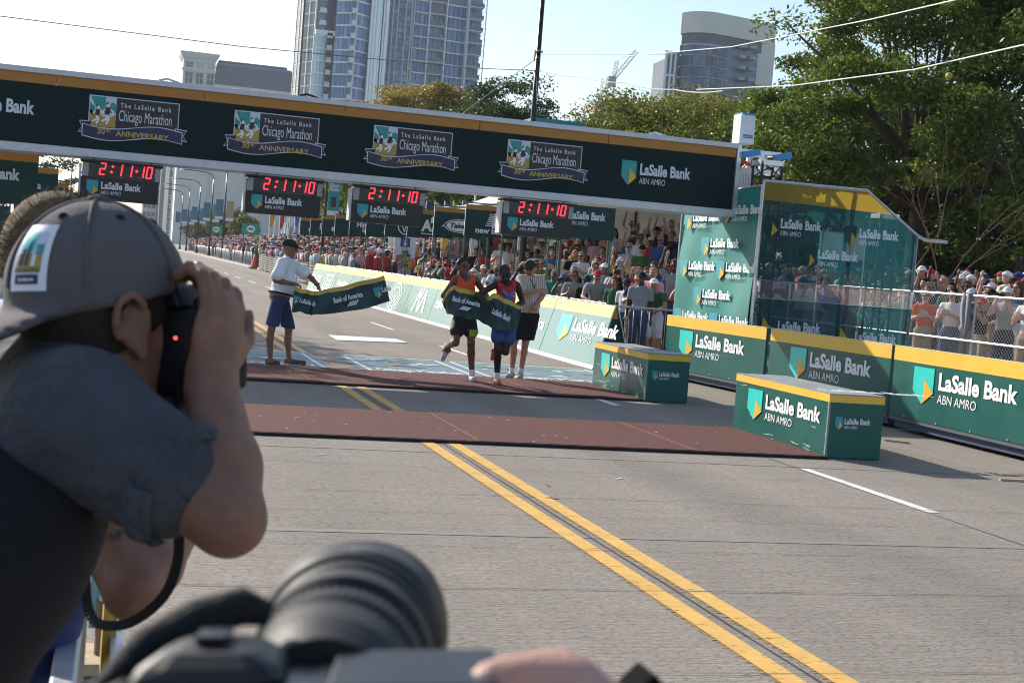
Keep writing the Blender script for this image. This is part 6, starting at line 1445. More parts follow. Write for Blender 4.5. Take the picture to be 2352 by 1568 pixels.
# ================================================================= the people at the finish
def sub_ell(S, c, r):
    X, Y, Z = np.meshgrid(*S.ax, indexing='ij', sparse=True); d = (np.sqrt(((X-c[0])/r[0])**2+((Y-c[1])/r[1])**2+((Z-c[2])/r[2])**2)-1)*min(r); S.D = np.maximum(S.D, -d.astype(np.float32))
def src(x, y, Y): return np.array(at(x/1.06293, y/1.06293, Y))
def hero_joints(d, Y):
    J = {}
    for k, v in d.items(): J[k] = src(v[0], v[1], Y+(v[2] if len(v) > 2 else 0))
    return J
def person_root(J, label, name='person'):
    z = 0; p = (J['anL']+J['anR'])/2; return root(name, (p[0], p[1], 0), label, 'person')
def part(S, name, m, r, mats=None):
    o = mobj(name, S.mesh(name), m, r, mats=mats); return o
def tor(S, J, slim, belly, inf, tag=0, z_top=None, lower=True, shoulders=True):
    rt, fw, up = frame(J); A = np.array([rt, fw, up]); pel, nk = J['pelvis'], J['neck']; H = nk-pel
    S.ell(pel+H*.66+fw*.01, V_(.158*slim+inf, .105*slim+inf, .20+inf), A, tag, .05); S.ell(pel+H*.3+fw*(.012+belly*.5), V_(.148*slim+belly*.5+inf, .108*slim+belly+inf, .17+inf), A, tag, .05)
    if lower: S.ell(pel, V_(.165*slim+belly*.3+inf, .118*slim+belly*.5+inf, .125), A, tag, .04)
    if shoulders: S.cone(lerp(J['shL'], J['shR'], .04), lerp(J['shL'], J['shR'], .96), .068*slim+inf, .068*slim+inf, tag, .05)
    return rt, fw, up
def shoe(S, an, toe, flat=True):
    an, toe = np.array(an), np.array(toe); f = nrm(toe-an)
    S.cone(an-V_(0, 0, .03)-f*.035, an-V_(0, 0, .045)+f*.04, .040, .040, 0, .02); S.cone(an-V_(0, 0, .03)+f*.03, toe, .044, .034, 0, .02); S.cone(an, an+V_(0, 0, .02), .042, .041, 0, .02)
def shorts(J, slim, fr, inf, vox=.012, belly=0, rise=.06):
    lo, hi = bounds({k: J[k] for k in ('pelvis', 'hipL', 'hipR', 'knL', 'knR')}, .25); S = SDF(lo, hi, vox); rt, fw, up = frame(J); A = np.array([rt, fw, up])
    S.ell(J['pelvis'], V_(.165*slim+belly*.3+inf, .118*slim+belly*.5+inf, .13), A, 0, .04)
    for s_ in 'LR': S.cone(J['hip'+s_], lerp(J['hip'+s_], J['kn'+s_], fr), .088*slim+inf, .080*slim+inf*2.2, 0, .02)
    return S, up
HRX = []
# ---------- official in the white polo shirt
d = dict(head=(708, 607), neck=(703, 634, .02), pelvis=(683, 722), shR=(690, 643, -.19), shL=(705, 643, .19), elR=(672, 684, -.30), wrR=(716, 693, -.30), elL=(755, 674, .12), wrL=(774, 694, -.08), hipR=(680, 728, -.10), hipL=(688, 728, .10), knR=(662, 806, -.12), knL=(705, 806, .12), anR=(660, 872, -.12), anL=(706, 872, .12), toeR=(679, 888, -.18), toeL=(742, 888, .06))
J = hero_joints(d, 20.5); J['hf'] = nrm(V_(1, .12, -.12)); J['hu'] = nrm(V_(.1, 0, 1))
for s_ in 'LR': J['an'+s_][2] = .085; J['toe'+s_][2] = .04
r1 = person_root(J, 'heavyset official in white polo shirt and blue shorts gathering the finish banner')
lo, hi = bounds(J, .22); S = SDF(lo, hi, .012); body(S, J, (0, 0, 0, 0), 1.06, .05, sleeve=0, leg='', hands={'R': ((1, .15, -.1), (0, -.3, 1), .75, 1), 'L': ((.5, -.2, -.8), (.8, -.3, .4), .6, -1)}); head(S, J['head'], J['hf'], J['hu'], 0, 1); o = part(S, 'body', None, r1, mats=[skinmat('skin_sunburnt', (.24, .105, .068)), EYE, LIP])
S = SDF(lo, hi, .012); rt, fw, up = tor(S, J, 1.08, .06, .016)
for s_ in 'LR': S.cone(J['sh'+s_], lerp(J['sh'+s_], J['el'+s_], .74), .076, .092, 0, .03); S.cut(lerp(J['sh'+s_], J['el'+s_], .80), J['el'+s_]-J['sh'+s_]) if False else None
S.cone(J['neck']-up*.04, J['neck']+up*.03, .078, .072, 0, .02); S.cut(J['pelvis']+up*.015, -up); sub_ell(S, J['neck']+up*.07+fw*.035, (.062, .062, .085)); part(S, 'polo_shirt', CLO['white'], r1)
S, up = shorts(J, .98, .90, .010, belly=.05); S.cut(lerp(J['hipR'], J['knR'], .86), (-.12, 0, -1)); part(S, 'shorts', mat('cloth_shorts_blue', (.022, .045, .11), .85, var=.15), r1)
b = MB(); rt_, fw_, up_ = frame(J); pts = [Vector(J['pelvis']+up*.035+rt_*.212*math.cos(a)+fw_*.172*math.sin(a)+fw_*.012) for a in np.linspace(0, 6.283, 30)]; b.tube(pts, .017, 6).build('belt', CLO['black'], r1)
S = SDF(lo, hi, .011)
for s_ in 'LR': shoe(S, J['an'+s_], J['toe'+s_])
S.cut((0, 0, .075), (0, 0, 1)); part(S, 'sandals', mat('sandal_brown', (.06, .045, .03), .8, var=.4, scale=30), r1)
def cap_for(J, col, r, back=False, name='cap', patch=None, k=1.):
    f = V_(*J['hf']); u = V_(*J['hu']); rr = nrm(np.cross(f, u)); u = np.cross(rr, f); A = np.array([rr, f, u]); c = J['head']; S = SDF(c-.3, c+.3, .010)
    S.ell(c-f*.012+u*.040, V_(.086, .108, .092)*k, A, 0, 0); S.cut(c+u*.030, -u+f*.05); g_ = -1 if back else 1
    S.ell(c+f*g_*.125+u*.034, V_(.076, .075, .013), A, 0, .012); return part(S, name, col, r)
cap_for(J, mat('cap_dark_green', (.010, .020, .016), .8), r1, k=1.04)
gx = Vector(J['head']+J['hf']*.092+J['hu']*.008); Mg = Matrix.Translation(gx) @ Matrix.Rotation(R(90), 4, 'Z'); MB().box(-.07, .07, -.012, .012, -.018, .018, Mg).build('sunglasses', BLACKG, r1)
wt = J['wrL']; MB().tube([Vector(wt+V_(.034*math.cos(a), .03*math.sin(a), .012*math.cos(a))) for a in np.linspace(0, 6.28, 14)], .009, 5).build('wristwatch', BLACK, r1)
# ---------- finish banner in his hands
BANM = mat('finish_banner_green', (.010, .045, .050), .55, var=.1, scale=3); BANY = mat('finish_banner_yellow', (.55, .40, .06), .6)
def sheetgrid(cols, nv=10, name='cloth'):
    n = len(cols); vs = []; 
    for (t_, b_) in cols:
        for j in range(nv+1): iu = len(vs)//(nv+1); vs.append(Vector(t_).lerp(Vector(b_), j/nv)+Vector((.004*math.sin(iu*.9), .014*math.sin(j*.5+iu*.55)+.010*math.sin(iu*1.35-j*.35), .006*math.sin(iu*.8+j*.2))))
    return vs, [(i*(nv+1)+j, i*(nv+1)+j+1, (i+1)*(nv+1)+j+1, (i+1)*(nv+1)+j) for i in range(n-1) for j in range(nv)]
def smoothcols(ctrl, n=8):
    out = []; m = len(ctrl)
    for i in range(m-1):
        p0, p1, p2, p3 = ctrl[max(0, i-1)], ctrl[i], ctrl[i+1], ctrl[min(m-1, i+2)]
        for k in range(n):
            t = k/n; f = lambda a, b, c, e: .5*((2*b)+(-a+c)*t+(2*a-5*b+4*c-e)*t*t+(-a+3*b-3*c+e)*t**3)
            out.append(tuple(f(np.array(p0[q]), np.array(p1[q]), np.array(p2[q]), np.array(p3[q])) for q in (0, 1)))
    out.append((np.array(ctrl[-1][0]), np.array(ctrl[-1][1]))); return out
def banner(name, label, ctrl, band=.16):
    r = root(name, Vector(ctrl[0][1]), label, 'banner'); cols = smoothcols(ctrl)
    vs, fs = sheetgrid([(lerp(t, b_, band), b_) for t, b_ in cols]); o = MB().add(vs, fs).build('cloth', BANM, r, smooth=True)
    vs, fs = sheetgrid([(t, lerp(t, b_, band)) for t, b_ in cols], 2); MB().add(vs, fs).build('yellow_hem', BANY, r, smooth=True); return r
C = lambda tx, ty, bx, by, Y, dY=0: (src(tx, ty, Y), src(bx, by, Y+dY))
bn = banner('finish_banner', 'dark green finish banner with yellow hem held by the official in the white shirt', [C(718, 700, 712, 762, 20.16), C(745, 707, 735, 762, 20.12), C(768, 711, 757, 769, 20.10), C(790, 708, 772, 768, 20.02), C(860, 692, 860, 759, 20.0), C(938, 673, 953, 736, 20.0)])
a, b_ = Vector(src(790, 708, 19.96)), Vector(src(938, 673, 19.94)); U = (b_-a).normalized(); Vv = (Vector((0, 0, 1))-U*U.z).normalized(); Fb = Face(a+Vector((0, -.012, 0)), U, Vv)
Fb.text('Bank of America', .10, -.215, .072, .42, PALE, bn, 1, .035); b3 = [[(.27+k*.035, -.30), (.33+k*.035, -.24), (.35+k*.035, -.245), (.29+k*.035, -.31)] for k in range(4)]; Fb.polys('flag_mark', b3, PALE, bn, 1)
Fb.poly('shield', [(.735+.05*p[0]*2, -.21+.075*p[1]*1.6) for p in SHIELD], TEALD, bn, 1); Fb.poly('shield_arrow', [(.737, -.29), (.785, -.245), (.742, -.20)], GOLD, bn, 2); Fb.text('LaSa', .80, -.22, .075, .135, PALE, bn, 1, .035)
a, b_ = Vector(src(716, 722, 20.085)), Vector(src(786, 742, 20.06)); U = (b_-a).normalized(); Fb = Face(a, U, (Vector((0, 0, 1))-U*U.z).normalized()); Fb.poly('shield', [(.045+.045*p[0]*1.8, -.045+.06*p[1]*1.5) for p in SHIELD], TEALD, bn, 1); Fb.poly('shield_arrow', [(.047, -.10), (.085, -.065), (.05, -.03)], GOLD, bn, 2); Fb.text('LaSalle Bank', .105, -.06, .06, .31, PALE, bn, 1, .035)
# ---------- runner in the orange singlet
d = dict(head=(1131, 652, -.05), neck=(1136, 676), pelvis=(1133, 779), shR=(1112, 682), shL=(1161, 683), elR=(1083, 722, .05), wrR=(1117, 717, -.22), elL=(1187, 722, .05), wrL=(1160, 728, -.20), hipR=(1119, 786), hipL=(1148, 786), knR=(1112, 836, -.14), anR=(1090, 848, .32), toeR=(1081, 876, .36), knL=(1150, 838, -.12), anL=(1153, 906, .02), toeL=(1158, 928, -.14))
J = hero_joints(d, 19.2); J['hf'] = nrm(V_(.12, -1, -.05)); J['hu'] = V_(0, 0, 1); J['anL'][2] = .10; J['toeL'][2] = .06
r2 = person_root(J, 'runner in orange singlet breaking the finish banner, on the left'); r2.location = (J['anL'][0], J['anL'][1], 0)
lo, hi = bounds(J, .2); S = SDF(lo, hi, .011); body(S, J, (0, 0, 0, 0), .84, 0, sleeve=0, leg='', hands={'R': ((.9, -.2, .1), (0, -.8, .6), .9, -1), 'L': ((-.7, -.5, 0), (0, -.8, .6), .9, 1)}); head(S, J['head'], J['hf'], J['hu'], 0, 1); part(S, 'body', None, r2, mats=[skinmat('skin_runner_brown', (.15, .07, .042)), EYE, LIP])
S = SDF(lo, hi, .011); rt, fw, up = tor(S, J, .84, 0, .010, shoulders=True)
for s_ in 'LR': sub_ell(S, J['sh'+s_]+(J['sh'+s_]-J['neck'])*.35, (.07, .2, .12))
sub_ell(S, J['neck']+up*.03+fw*.06, (.062, .09, .095)); S.cut(J['pelvis']+up*.08, -up); part(S, 'singlet', mat('singlet_orange', (.72, .075, .015), .7, var=.1), r2)
S, up = shorts(J, .86, .42, .016, .011); part(S, 'running_shorts', mat('shorts_black', (.012, .014, .012), .7, var=.2), r2)
S, up = shorts(J, .86, .45, .018, .011); S.cut(lerp(J['hipL'], J['knL'], .33), (0, 0, 1)); S.cut(lerp(J['pelvis'], J['hipL'], .6), (-1, 0, 0)); part(S, 'lime_trim', mat('trim_lime', (.3, .42, .03), .7), r2)
for s_ in 'LR':
    S = SDF(np.minimum(J['an'+s_], J['toe'+s_])-.15, np.maximum(J['an'+s_], J['toe'+s_])+.15, .009); shoe(S, J['an'+s_], J['toe'+s_]); part(S, 'running_shoe', mat('shoe_white_navy', (.5, .52, .55), .6, var=.5, scale=22), r2)
an, kn = J['anL'], J['knL']; S = SDF(an-.2, an+.25, .009); S.cone(an, lerp(an, kn, .17), .043, .043, 0, 0); part(S, 'sock', CLO['white'], r2)
S = SDF(J['head']-.15, J['head']+.16, .010); S.ell(J['head']-J['hf']*.02+V_(0, 0, .034), (.080, .098, .096), None, 0, 0); S.cut(J['head']+V_(0, -.055, .06), (0, -1, -.6)); part(S, 'hair', mat('hair_black', (.008, .007, .006), .9, bump=.6, bscale=200), r2)
# ---------- runner in the red and blue singlet
d = dict(head=(1233, 668, -.06), neck=(1236, 690), pelvis=(1232, 792), shR=(1209, 695), shL=(1262, 696), elR=(1166, 721, -.04), wrR=(1192, 742, -.24), elL=(1276, 738, .06), wrL=(1252, 752, -.2), hipR=(1217, 798), hipL=(1246, 798), knR=(1215, 850, -.12), anR=(1215, 914, .0), toeR=(1218, 938, -.16), knL=(1234, 858, -.14), anL=(1209, 848, .34), toeL=(1202, 874, .38))
J = hero_joints(d, 18.85); J['hf'] = nrm(V_(.05, -1, -.05)); J['hu'] = V_(0, 0, 1); J['anR'][2] = .10; J['toeR'][2] = .06
r3 = person_root(J, 'runner in red singlet with pale blue cross breaking the finish banner, on the right'); r3.location = (J['anR'][0], J['anR'][1], 0)
lo, hi = bounds(J, .2); S = SDF(lo, hi, .011); body(S, J, (0, 0, 0, 0), .82, 0, sleeve=0, leg='', hands={'R': ((.9, -.2, -.3), (0, -.8, .6), .9, -1), 'L': ((-.7, -.5, 0), (0, -.8, .6), .9, 1)}); head(S, J['head'], J['hf'], J['hu'], 0, 1); part(S, 'body', None, r3, mats=[skinmat('skin_runner_dark', (.030, .016, .011)), EYE, mat('lip_dark', (.08, .03, .03), .5)])
S = SDF(lo, hi, .011); rt, fw, up = tor(S, J, .82, 0, .010)
for s_ in 'LR': sub_ell(S, J['sh'+s_]+(J['sh'+s_]-J['neck'])*.30, (.07, .2, .13))
sub_ell(S, J['neck']+up*.03+fw*.06, (.06, .09, .085)); S.cut(J['pelvis']+up*.08, -up); sg = part(S, 'singlet', mat('singlet_red', (.42, .012, .025), .7, var=.1), r3)
cx_ = J['pelvis']+(J['neck']-J['pelvis'])*.62; SB = mat('singlet_sky', (.10, .20, .55), .7)
fz = Face(Vector(cx_)+Vector((0, -.128, 0)), (1, 0, 0), (0, -.18, 1)); b = MB()
for pts in ([(-.10, -.10), (-.05, -.10), (.02, .02), (.10, .11), (.08, .13), (-.01, .05)], [(.10, -.10), (.05, -.10), (-.02, .02), (-.10, .11), (-.08, .13), (.01, .05)]): b.prism(pts if pts[0][0] < 0 else pts[::-1], fz.O, fz.U, fz.V, fz.N, 0, .006)
b.build('cross_band', SB, r3); fz.poly('tick_mark', [(.05, .045), (.075, .035), (.13, .065), (.072, .05)], WHITE, r3, 3)
S, up = shorts(J, .84, .48, .016, .011); part(S, 'running_shorts', mat('shorts_royal', (.02, .06, .20), .7, var=.2), r3)
for s_ in 'LR':
    S = SDF(np.minimum(J['an'+s_], J['toe'+s_])-.15, np.maximum(J['an'+s_], J['toe'+s_])+.15, .009); shoe(S, J['an'+s_], J['toe'+s_]); part(S, 'running_shoe', mat('shoe_red_white', (.5, .13, .07), .6, var=.5, scale=22), r3)
    an, kn = J['an'+s_], J['kn'+s_]; S = SDF(an-.2, an+.25, .009); S.cone(an, lerp(an, kn, .2), .042, .042, 0, 0); part(S, 'sock', CLO['white'], r3)
S = SDF(J['head']-.15, J['head']+.16, .010); S.ell(J['head']-J['hf']*.018+V_(0, 0, .032), (.077, .096, .094), None, 0, 0); S.cut(J['head']+V_(0, -.06, .065), (0, -1, -.6)); part(S, 'hair', MATS['hair_black'], r3)
# ---------- banner across the runners
bn = banner('finish_banner', 'dark green finish banner with yellow hem stretched across the two runners', [C(1079, 738, 1090, 766, 19.20), C(1101, 699, 1101, 768, 18.95), C(1130, 705, 1130, 776, 18.86), C(1164, 712, 1168, 782, 18.86), C(1188, 726, 1196, 798, 18.72), C(1207, 716, 1207, 800, 18.60), C(1240, 732, 1238, 808, 18.58), C(1275, 748, 1264, 800, 18.70)], .15)
a, b_ = Vector(src(1110, 700, 18.80)), Vector(src(1184, 717, 18.70)); U = (b_-a).normalized(); Fb = Face(a+Vector((0, -.03, 0)), U, (Vector((0, 0, 1))-U*U.z).normalized()); Fb.text('Bank of America', .0, -.19, .065, .385, PALE, bn, 1, .035); Fb.polys('flag_mark', [[(.12+k*.03, -.275), (.17+k*.03, -.225), (.19+k*.03, -.23), (.14+k*.03, -.285)] for k in range(4)], PALE, bn, 1)
a, b_ = Vector(src(1210, 735, 18.53)), Vector(src(1262, 760, 18.52)); U = (b_-a).normalized(); Fb = Face(a+Vector((0, -.02, 0)), U, (Vector((0, 0, 1))-U*U.z).normalized()); Fb.text('LaSalle Bank', .01, -.17, .07, .28, PALE, bn, 1, .035)
# ---------- official in the striped shirt
d = dict(head=(1294, 657, -.03), neck=(1294, 679), pelvis=(1289, 768), shR=(1271, 684, -.06), shL=(1318, 684, .04), elR=(1275, 715, -.28), wrR=(1317, 709, -.30), elL=(1326, 719, .0), wrL=(1311, 743, -.20), hipR=(1278, 775), hipL=(1300, 775), knR=(1254, 838, -.02), knL=(1282, 838, .02), anR=(1250, 902, .10), anL=(1271, 906, .04), toeR=(1238, 918, -.02), toeL=(1267, 922, -.12))
J = hero_joints(d, 20.2); J['hf'] = nrm(V_(-.45, -.85, -.25)); J['hu'] = nrm(V_(-.05, -.1, 1))
for s_ in 'LR': J['an'+s_][2] = .10; J['toe'+s_][2] = .045
r4 = person_root(J, 'official in cream striped shirt, black shorts and dark cap behind the runners')
lo, hi = bounds(J, .22); S = SDF(lo, hi, .012); body(S, J, (0, 0, 0, 0), .98, .015, sleeve=0, leg='', hands={'R': ((1, -.1, .1), (0, -.8, .6), .7, -1), 'L': ((-.5, -.5, -.5), (.5, -.8, .2), 1.1, 1)}); head(S, J['head'], J['hf'], J['hu'], 0, 1); part(S, 'body', None, r4, mats=[skinmat('skin_ruddy', (.46, .22, .15)), EYE, LIP])
STR = mat('shirt_striped_cream', (.52, .46, .36), .85, var=.08); t_ = STR.node_tree; b0 = t_.nodes['Principled BSDF']; wv_ = t_.nodes.new('ShaderNodeTexWave'); wv_.inputs['Scale'].default_value = 9; wv_.bands_direction = 'X'; tc_ = t_.nodes.new('ShaderNodeTexCoord'); t_.links.new(tc_.outputs['Object'], wv_.inputs[0])
rp = t_.nodes.new('ShaderNodeMapRange'); rp.inputs[1].default_value = .75; rp.inputs[2].default_value = .95; t_.links.new(wv_.outputs[1], rp.inputs[0]); mx_ = t_.nodes.new('ShaderNodeMix'); mx_.data_type = 'RGBA'; mx_.inputs[6].default_value = (.54, .48, .37, 1); mx_.inputs[7].default_value = (.22, .15, .10, 1); t_.links.new(rp.outputs[0], mx_.inputs[0]); t_.links.new(mx_.outputs[2], b0.inputs['Base Color'])
S = SDF(lo, hi, .012); rt, fw, up = tor(S, J, 1.0, .02, .016)
for s_ in 'LR': S.cone(J['sh'+s_], lerp(J['sh'+s_], J['el'+s_], .72), .076, .080, 0, .03)
S.cone(J['neck']-up*.04, J['neck']+up*.025, .075, .07, 0, .02); sub_ell(S, J['neck']+up*.06+fw*.03, (.06, .06, .08)); S.cut(J['pelvis']+up*.03, -up); part(S, 'striped_shirt', STR, r4)
S, up = shorts(J, 1.0, .88, .018); S.cut(lerp(J['hipR'], J['knR'], .84), (.0, 0, -1)); part(S, 'shorts', CLO['black'], r4)
S = SDF(lo, hi, .011)
for s_ in 'LR': shoe(S, J['an'+s_], J['toe'+s_])
part(S, 'trainers', mat('shoe_grey_orange', (.42, .40, .38), .7, var=.4, scale=25), r4)
S = SDF(lo, hi, .011)
for s_ in 'LR': S.cone(J['an'+s_], lerp(J['an'+s_], J['kn'+s_], .12), .044, .043, 0, 0)
part(S, 'socks', CLO['white'], r4); cap_for(J, MATS['cap_dark_green'], r4)
MB().tube([Vector(J['neck']+rt*.06+fw*.08), Vector(J['neck']+fw*.14-up*.15), Vector(J['neck']-rt*.06+fw*.1)], .008, 5).build('lanyard', CLO['navy'], r4)
# ================================================================= foreground: photographers behind the railing
def ad(px, py, D): return np.array(atD(px, py, D))
RT, FW_, UP_ = np.array(cr), np.array(cf), np.array(cu)
def upright(J, r_loc, W=.2):
    """legs standing on the road below the pelvis"""
    p = J['pelvis']
    rt, fw, up = frame(J); h = V_(fw[0], fw[1], 0); h = nrm(h) if np.linalg.norm(h) > .1 else V_(0, 1, 0); s_ = V_(-h[1], h[0], 0)
    for n_, g_ in (('L', 1), ('R', -1)):
        J['hip'+n_] = p+s_*.09*g_-V_(0, 0, .03); J['kn'+n_] = V_(p[0], p[1], p[2]*.52)+s_*.11*g_+h*.03; J['an'+n_] = V_(p[0], p[1], .085)+s_*.12*g_; J['toe'+n_] = V_(p[0], p[1], .035)+s_*.13*g_+h*.17
    return J
# ---------- photographer with the grey cap
th = R(44); hf = RT*math.cos(th)+FW_*math.sin(th)
J = dict(head=ad(246, 738, 1.75), neck=ad(122, 905, 1.74), shR=ad(178, 968, 1.62), elR=ad(524, 1192, 1.55), wrR=ad(486, 862, 1.66), hf=hf, hu=UP_)
J['shL'] = 2*J['neck']-J['shR']+V_(0, 0, -.10); J['shL'] = J['neck']+(J['neck']-J['shR'])*.95*V_(1, 1, -1)
J['pelvis'] = V_(J['neck'][0]-.33, J['neck'][1]-.14, .96)
J['elL'] = ad(330, 1010, 1.95); J['wrL'] = ad(352, 915, 1.88)
upright(J, None)
p1 = root('person', (J['pelvis'][0], J['pelvis'][1], 0), 'photographer in grey backward cap and grey shirt aiming a camera, filling the left foreground', 'person')
lo, hi = bounds(J, .2); S = SDF((lo[0], lo[1], .0), hi, .0055)
hnd = {'R': (tuple(UP_*.95+RT*.12+FW_*.22), tuple(-FW_*.45+RT*.85), .78, -1), 'L': (tuple(UP_*.4+FW_*.5+RT*.4), tuple(-UP_*.8+FW_*.2), .4, 1)}
body(S, J, (0, 0, 0, 0), 1.0, .02, sleeve=0, leg='', hands=hnd)
head(S, J['head'], J['hf'], J['hu'], 0, 1, fine=True); part(S, 'body', None, p1, mats=[skinmat('skin_photographer', (.25, .125, .08)), EYE, LIP])
# hair at nape and temple
A = np.array([np.cross(hf, UP_), hf, UP_]); c = J['head']; hr = A[0]
S = SDF(c-.2, c+.2, .007); S.ell(c-hf*.012+UP_*.022, V_(.0765, .097, .100), A, 0, 0); S.cut(c+UP_*.05, UP_); S.cut(c-UP_*.03, -UP_*.8+hf*.55); S.cut(c+hf*.055, hf); part(S, 'hair', mat('hair_dark_brown', (.03, .02, .014), .9, bump=.6, bscale=220), p1)
# cap worn backwards
CAPM = mat('cap_grey_twill', (.115, .105, .11), .9, var=.12, scale=14, bump=.35, bscale=350)
S = SDF(c-.32, c+.32, .0075); S.ell(c-hf*.012+UP_*.036, V_(.087, .109, .106), A, 0, 0); S.cut(c+UP_*.022-hf*.0, -UP_+hf*.22)
bc = c-hf*.150-UP_*.012; bu = nrm(UP_*.93-hf*.36); S.ell(bc, V_(.082, .092, .011), np.array([hr, nrm(np.cross(bu, hr)), bu]), 0, .012)
cp = part(S, 'cap', CAPM, p1)
def on_dome(az, el, k=1.008): # az 0 = front panel (towards -hf), positive to the side facing the camera
    d_ = -hf*math.cos(az)*math.cos(el)+hr*math.sin(az)*math.cos(el)+UP_*math.sin(el); return c-hf*.012+UP_*.036+(A.T @ (V_(.087, .109, .106)*k*(A @ d_)))
MB().lathe([(.001, .006), (.011, .004), (.013, 0), (.011, -.003)], Vector(on_dome(0, R(90))), Vector(UP_), 14).build('button', CAPM, cp, smooth=True)
SEAMM = mat('cap_seam', (.10, .095, .10), .9)
for az in (0, 60, 120, 180, 240, 300): MB().tube([Vector(on_dome(R(az), R(e), 1.004)) for e in np.linspace(0, 86, 16)], .0022, 5).build('seam', SEAMM, cp)
for az in (30, 90, -30, 150): MB().lathe([(.006, 0), (.0035, .0015), (.001, -.001)], Vector(on_dome(R(az), R(52), 1.0)), Vector(on_dome(R(az), R(52), 2)-on_dome(R(az), R(52), 1)), 10).build('eyelet', CLO['black'], cp)
def dome_patch(name, u0, u1, v0, v1, k, m, par):
    vs, fs = wavy(lambda a, b_: Vector(on_dome(R(u0+(u1-u0)*a), R(v0+(v1-v0)*b_), k)), 6, 8); return MB().add(vs, fs).build(name, m, par, smooth=True)
pt = dome_patch('cap_sticker', 5, 36, -2, 42, 1.012, mat('sticker_white', (.78, .80, .86), .5), cp)
for nm_, u0, u1, v0, v1, m_ in (('sticker_teal', -10, 3, 22, 36, TEAL), ('sticker_sky', 3, 11, 26, 36, PIC_V), ('sticker_tree', 4, 11, 20, 27, PIC_T), ('sticker_ochre', -10, 11, 12, 21, PIC_G), ('sticker_green_band', -11, 11, 9, 12, mat('sticker_olive', (.12, .14, .05), .5)), ('sticker_figure', -3, 1, 13, 30, MAROON), ('sticker_figure', 3, 6, 13, 25, WHITE), ('sticker_figure', -8, -4, 13, 24, MAROON), ('sticker_dark', -10, 10, 2, 8, NAVY), ('sticker_lettering', -7, 7, 4, 5.5, PALE)): dome_patch(nm_, u0+20, u1+20, v0, v1, 1.016, m_, cp)
# shirt, rolled sleeve, vest
SHM = mat('shirt_grey', (.062, .068, .082), .95, var=.22, scale=16, bump=.9, bscale=42)
S = SDF((lo[0], lo[1], .75), hi, .0095); rt, fw, up = tor(S, J, .98, .02, .010)
S.cone(J['shR'], lerp(J['shR'], J['elR'], .60), .072, .060, 0, .035); S.cone(J['shL'], lerp(J['shL'], J['elL'], .8), .08, .072, 0, .04)
for f, r_ in ((.36, .067), (.47, .064), (.57, .063)): S.cone(lerp(J['shR'], J['elR'], f-.012), lerp(J['shR'], J['elR'], f+.012), r_, r_, 0, .012)
S.cone(J['neck']-up*.04, J['neck']+up*.03, .076, .07, 0, .02); S.cut(J['pelvis']-V_(0, 0, .1), (0, 0, -1)); part(S, 'shirt', SHM, p1)
S = SDF((lo[0], lo[1], .75), hi, .011); tor(S, J, 1.06, .04, .034, shoulders=False); nv_ = nrm(RT*.55+UP_*.85-FW_*.1); S.cut(ad(95, 1050, 1.62), nv_); S.cut(J['pelvis']-V_(0, 0, .05), (0, 0, -1)); part(S, 'vest', mat('vest_black', (.008, .008, .010), .95, var=.2), p1)
S, up2 = shorts(J, 1.06, .98, .02, .014); part(S, 'trousers', CLO['black'], p1)
S = SDF((lo[0], lo[1], 0), (hi[0], hi[1], .55), .014)
for s_ in 'LR': S.cone(J['kn'+s_], J['an'+s_], .08, .07, 0, .02)
part(S, 'trouser_legs', CLO['black'], p1)
# rolled cuff and creases of the sleeve
axs = nrm(J['elR']-J['shR']); e1 = nrm(np.cross(axs, UP_)); e2 = np.cross(axs, e1)
for f, rr_, tt in ((.60, .063, .0085), (.635, .064, .0085), (.665, .061, .007)):
    c0 = lerp(J['shR'], J['elR'], f); MB().tube([Vector(c0+axs*.008*math.sin(2*a_+f*9)+(e1*math.cos(a_)+e2*math.sin(a_))*(rr_+.003*math.sin(3*a_+f*20))) for a_ in np.linspace(0, 6.283, 40)], tt, 8).build('rolled_cuff', SHM, p1, smooth=True)
for k in range(9):
    f = .12+.055*k; c0 = lerp(J['shR'], J['elR'], f); a0 = 1.2*math.sin(k*2.1)+2.6; rr_ = .0715-.020*f
    MB().tube([Vector(c0+axs*(.05*t-.02)*(1 if k % 2 else -1)+(e1*math.cos(a0+1.1*t)+e2*math.sin(a0+1.1*t))*rr_) for t in np.linspace(-.7, .9, 14)], [.001+.009*math.sin(math.pi*i/13) for i in range(14)], 7).build('crease', SHM, p1, smooth=True)
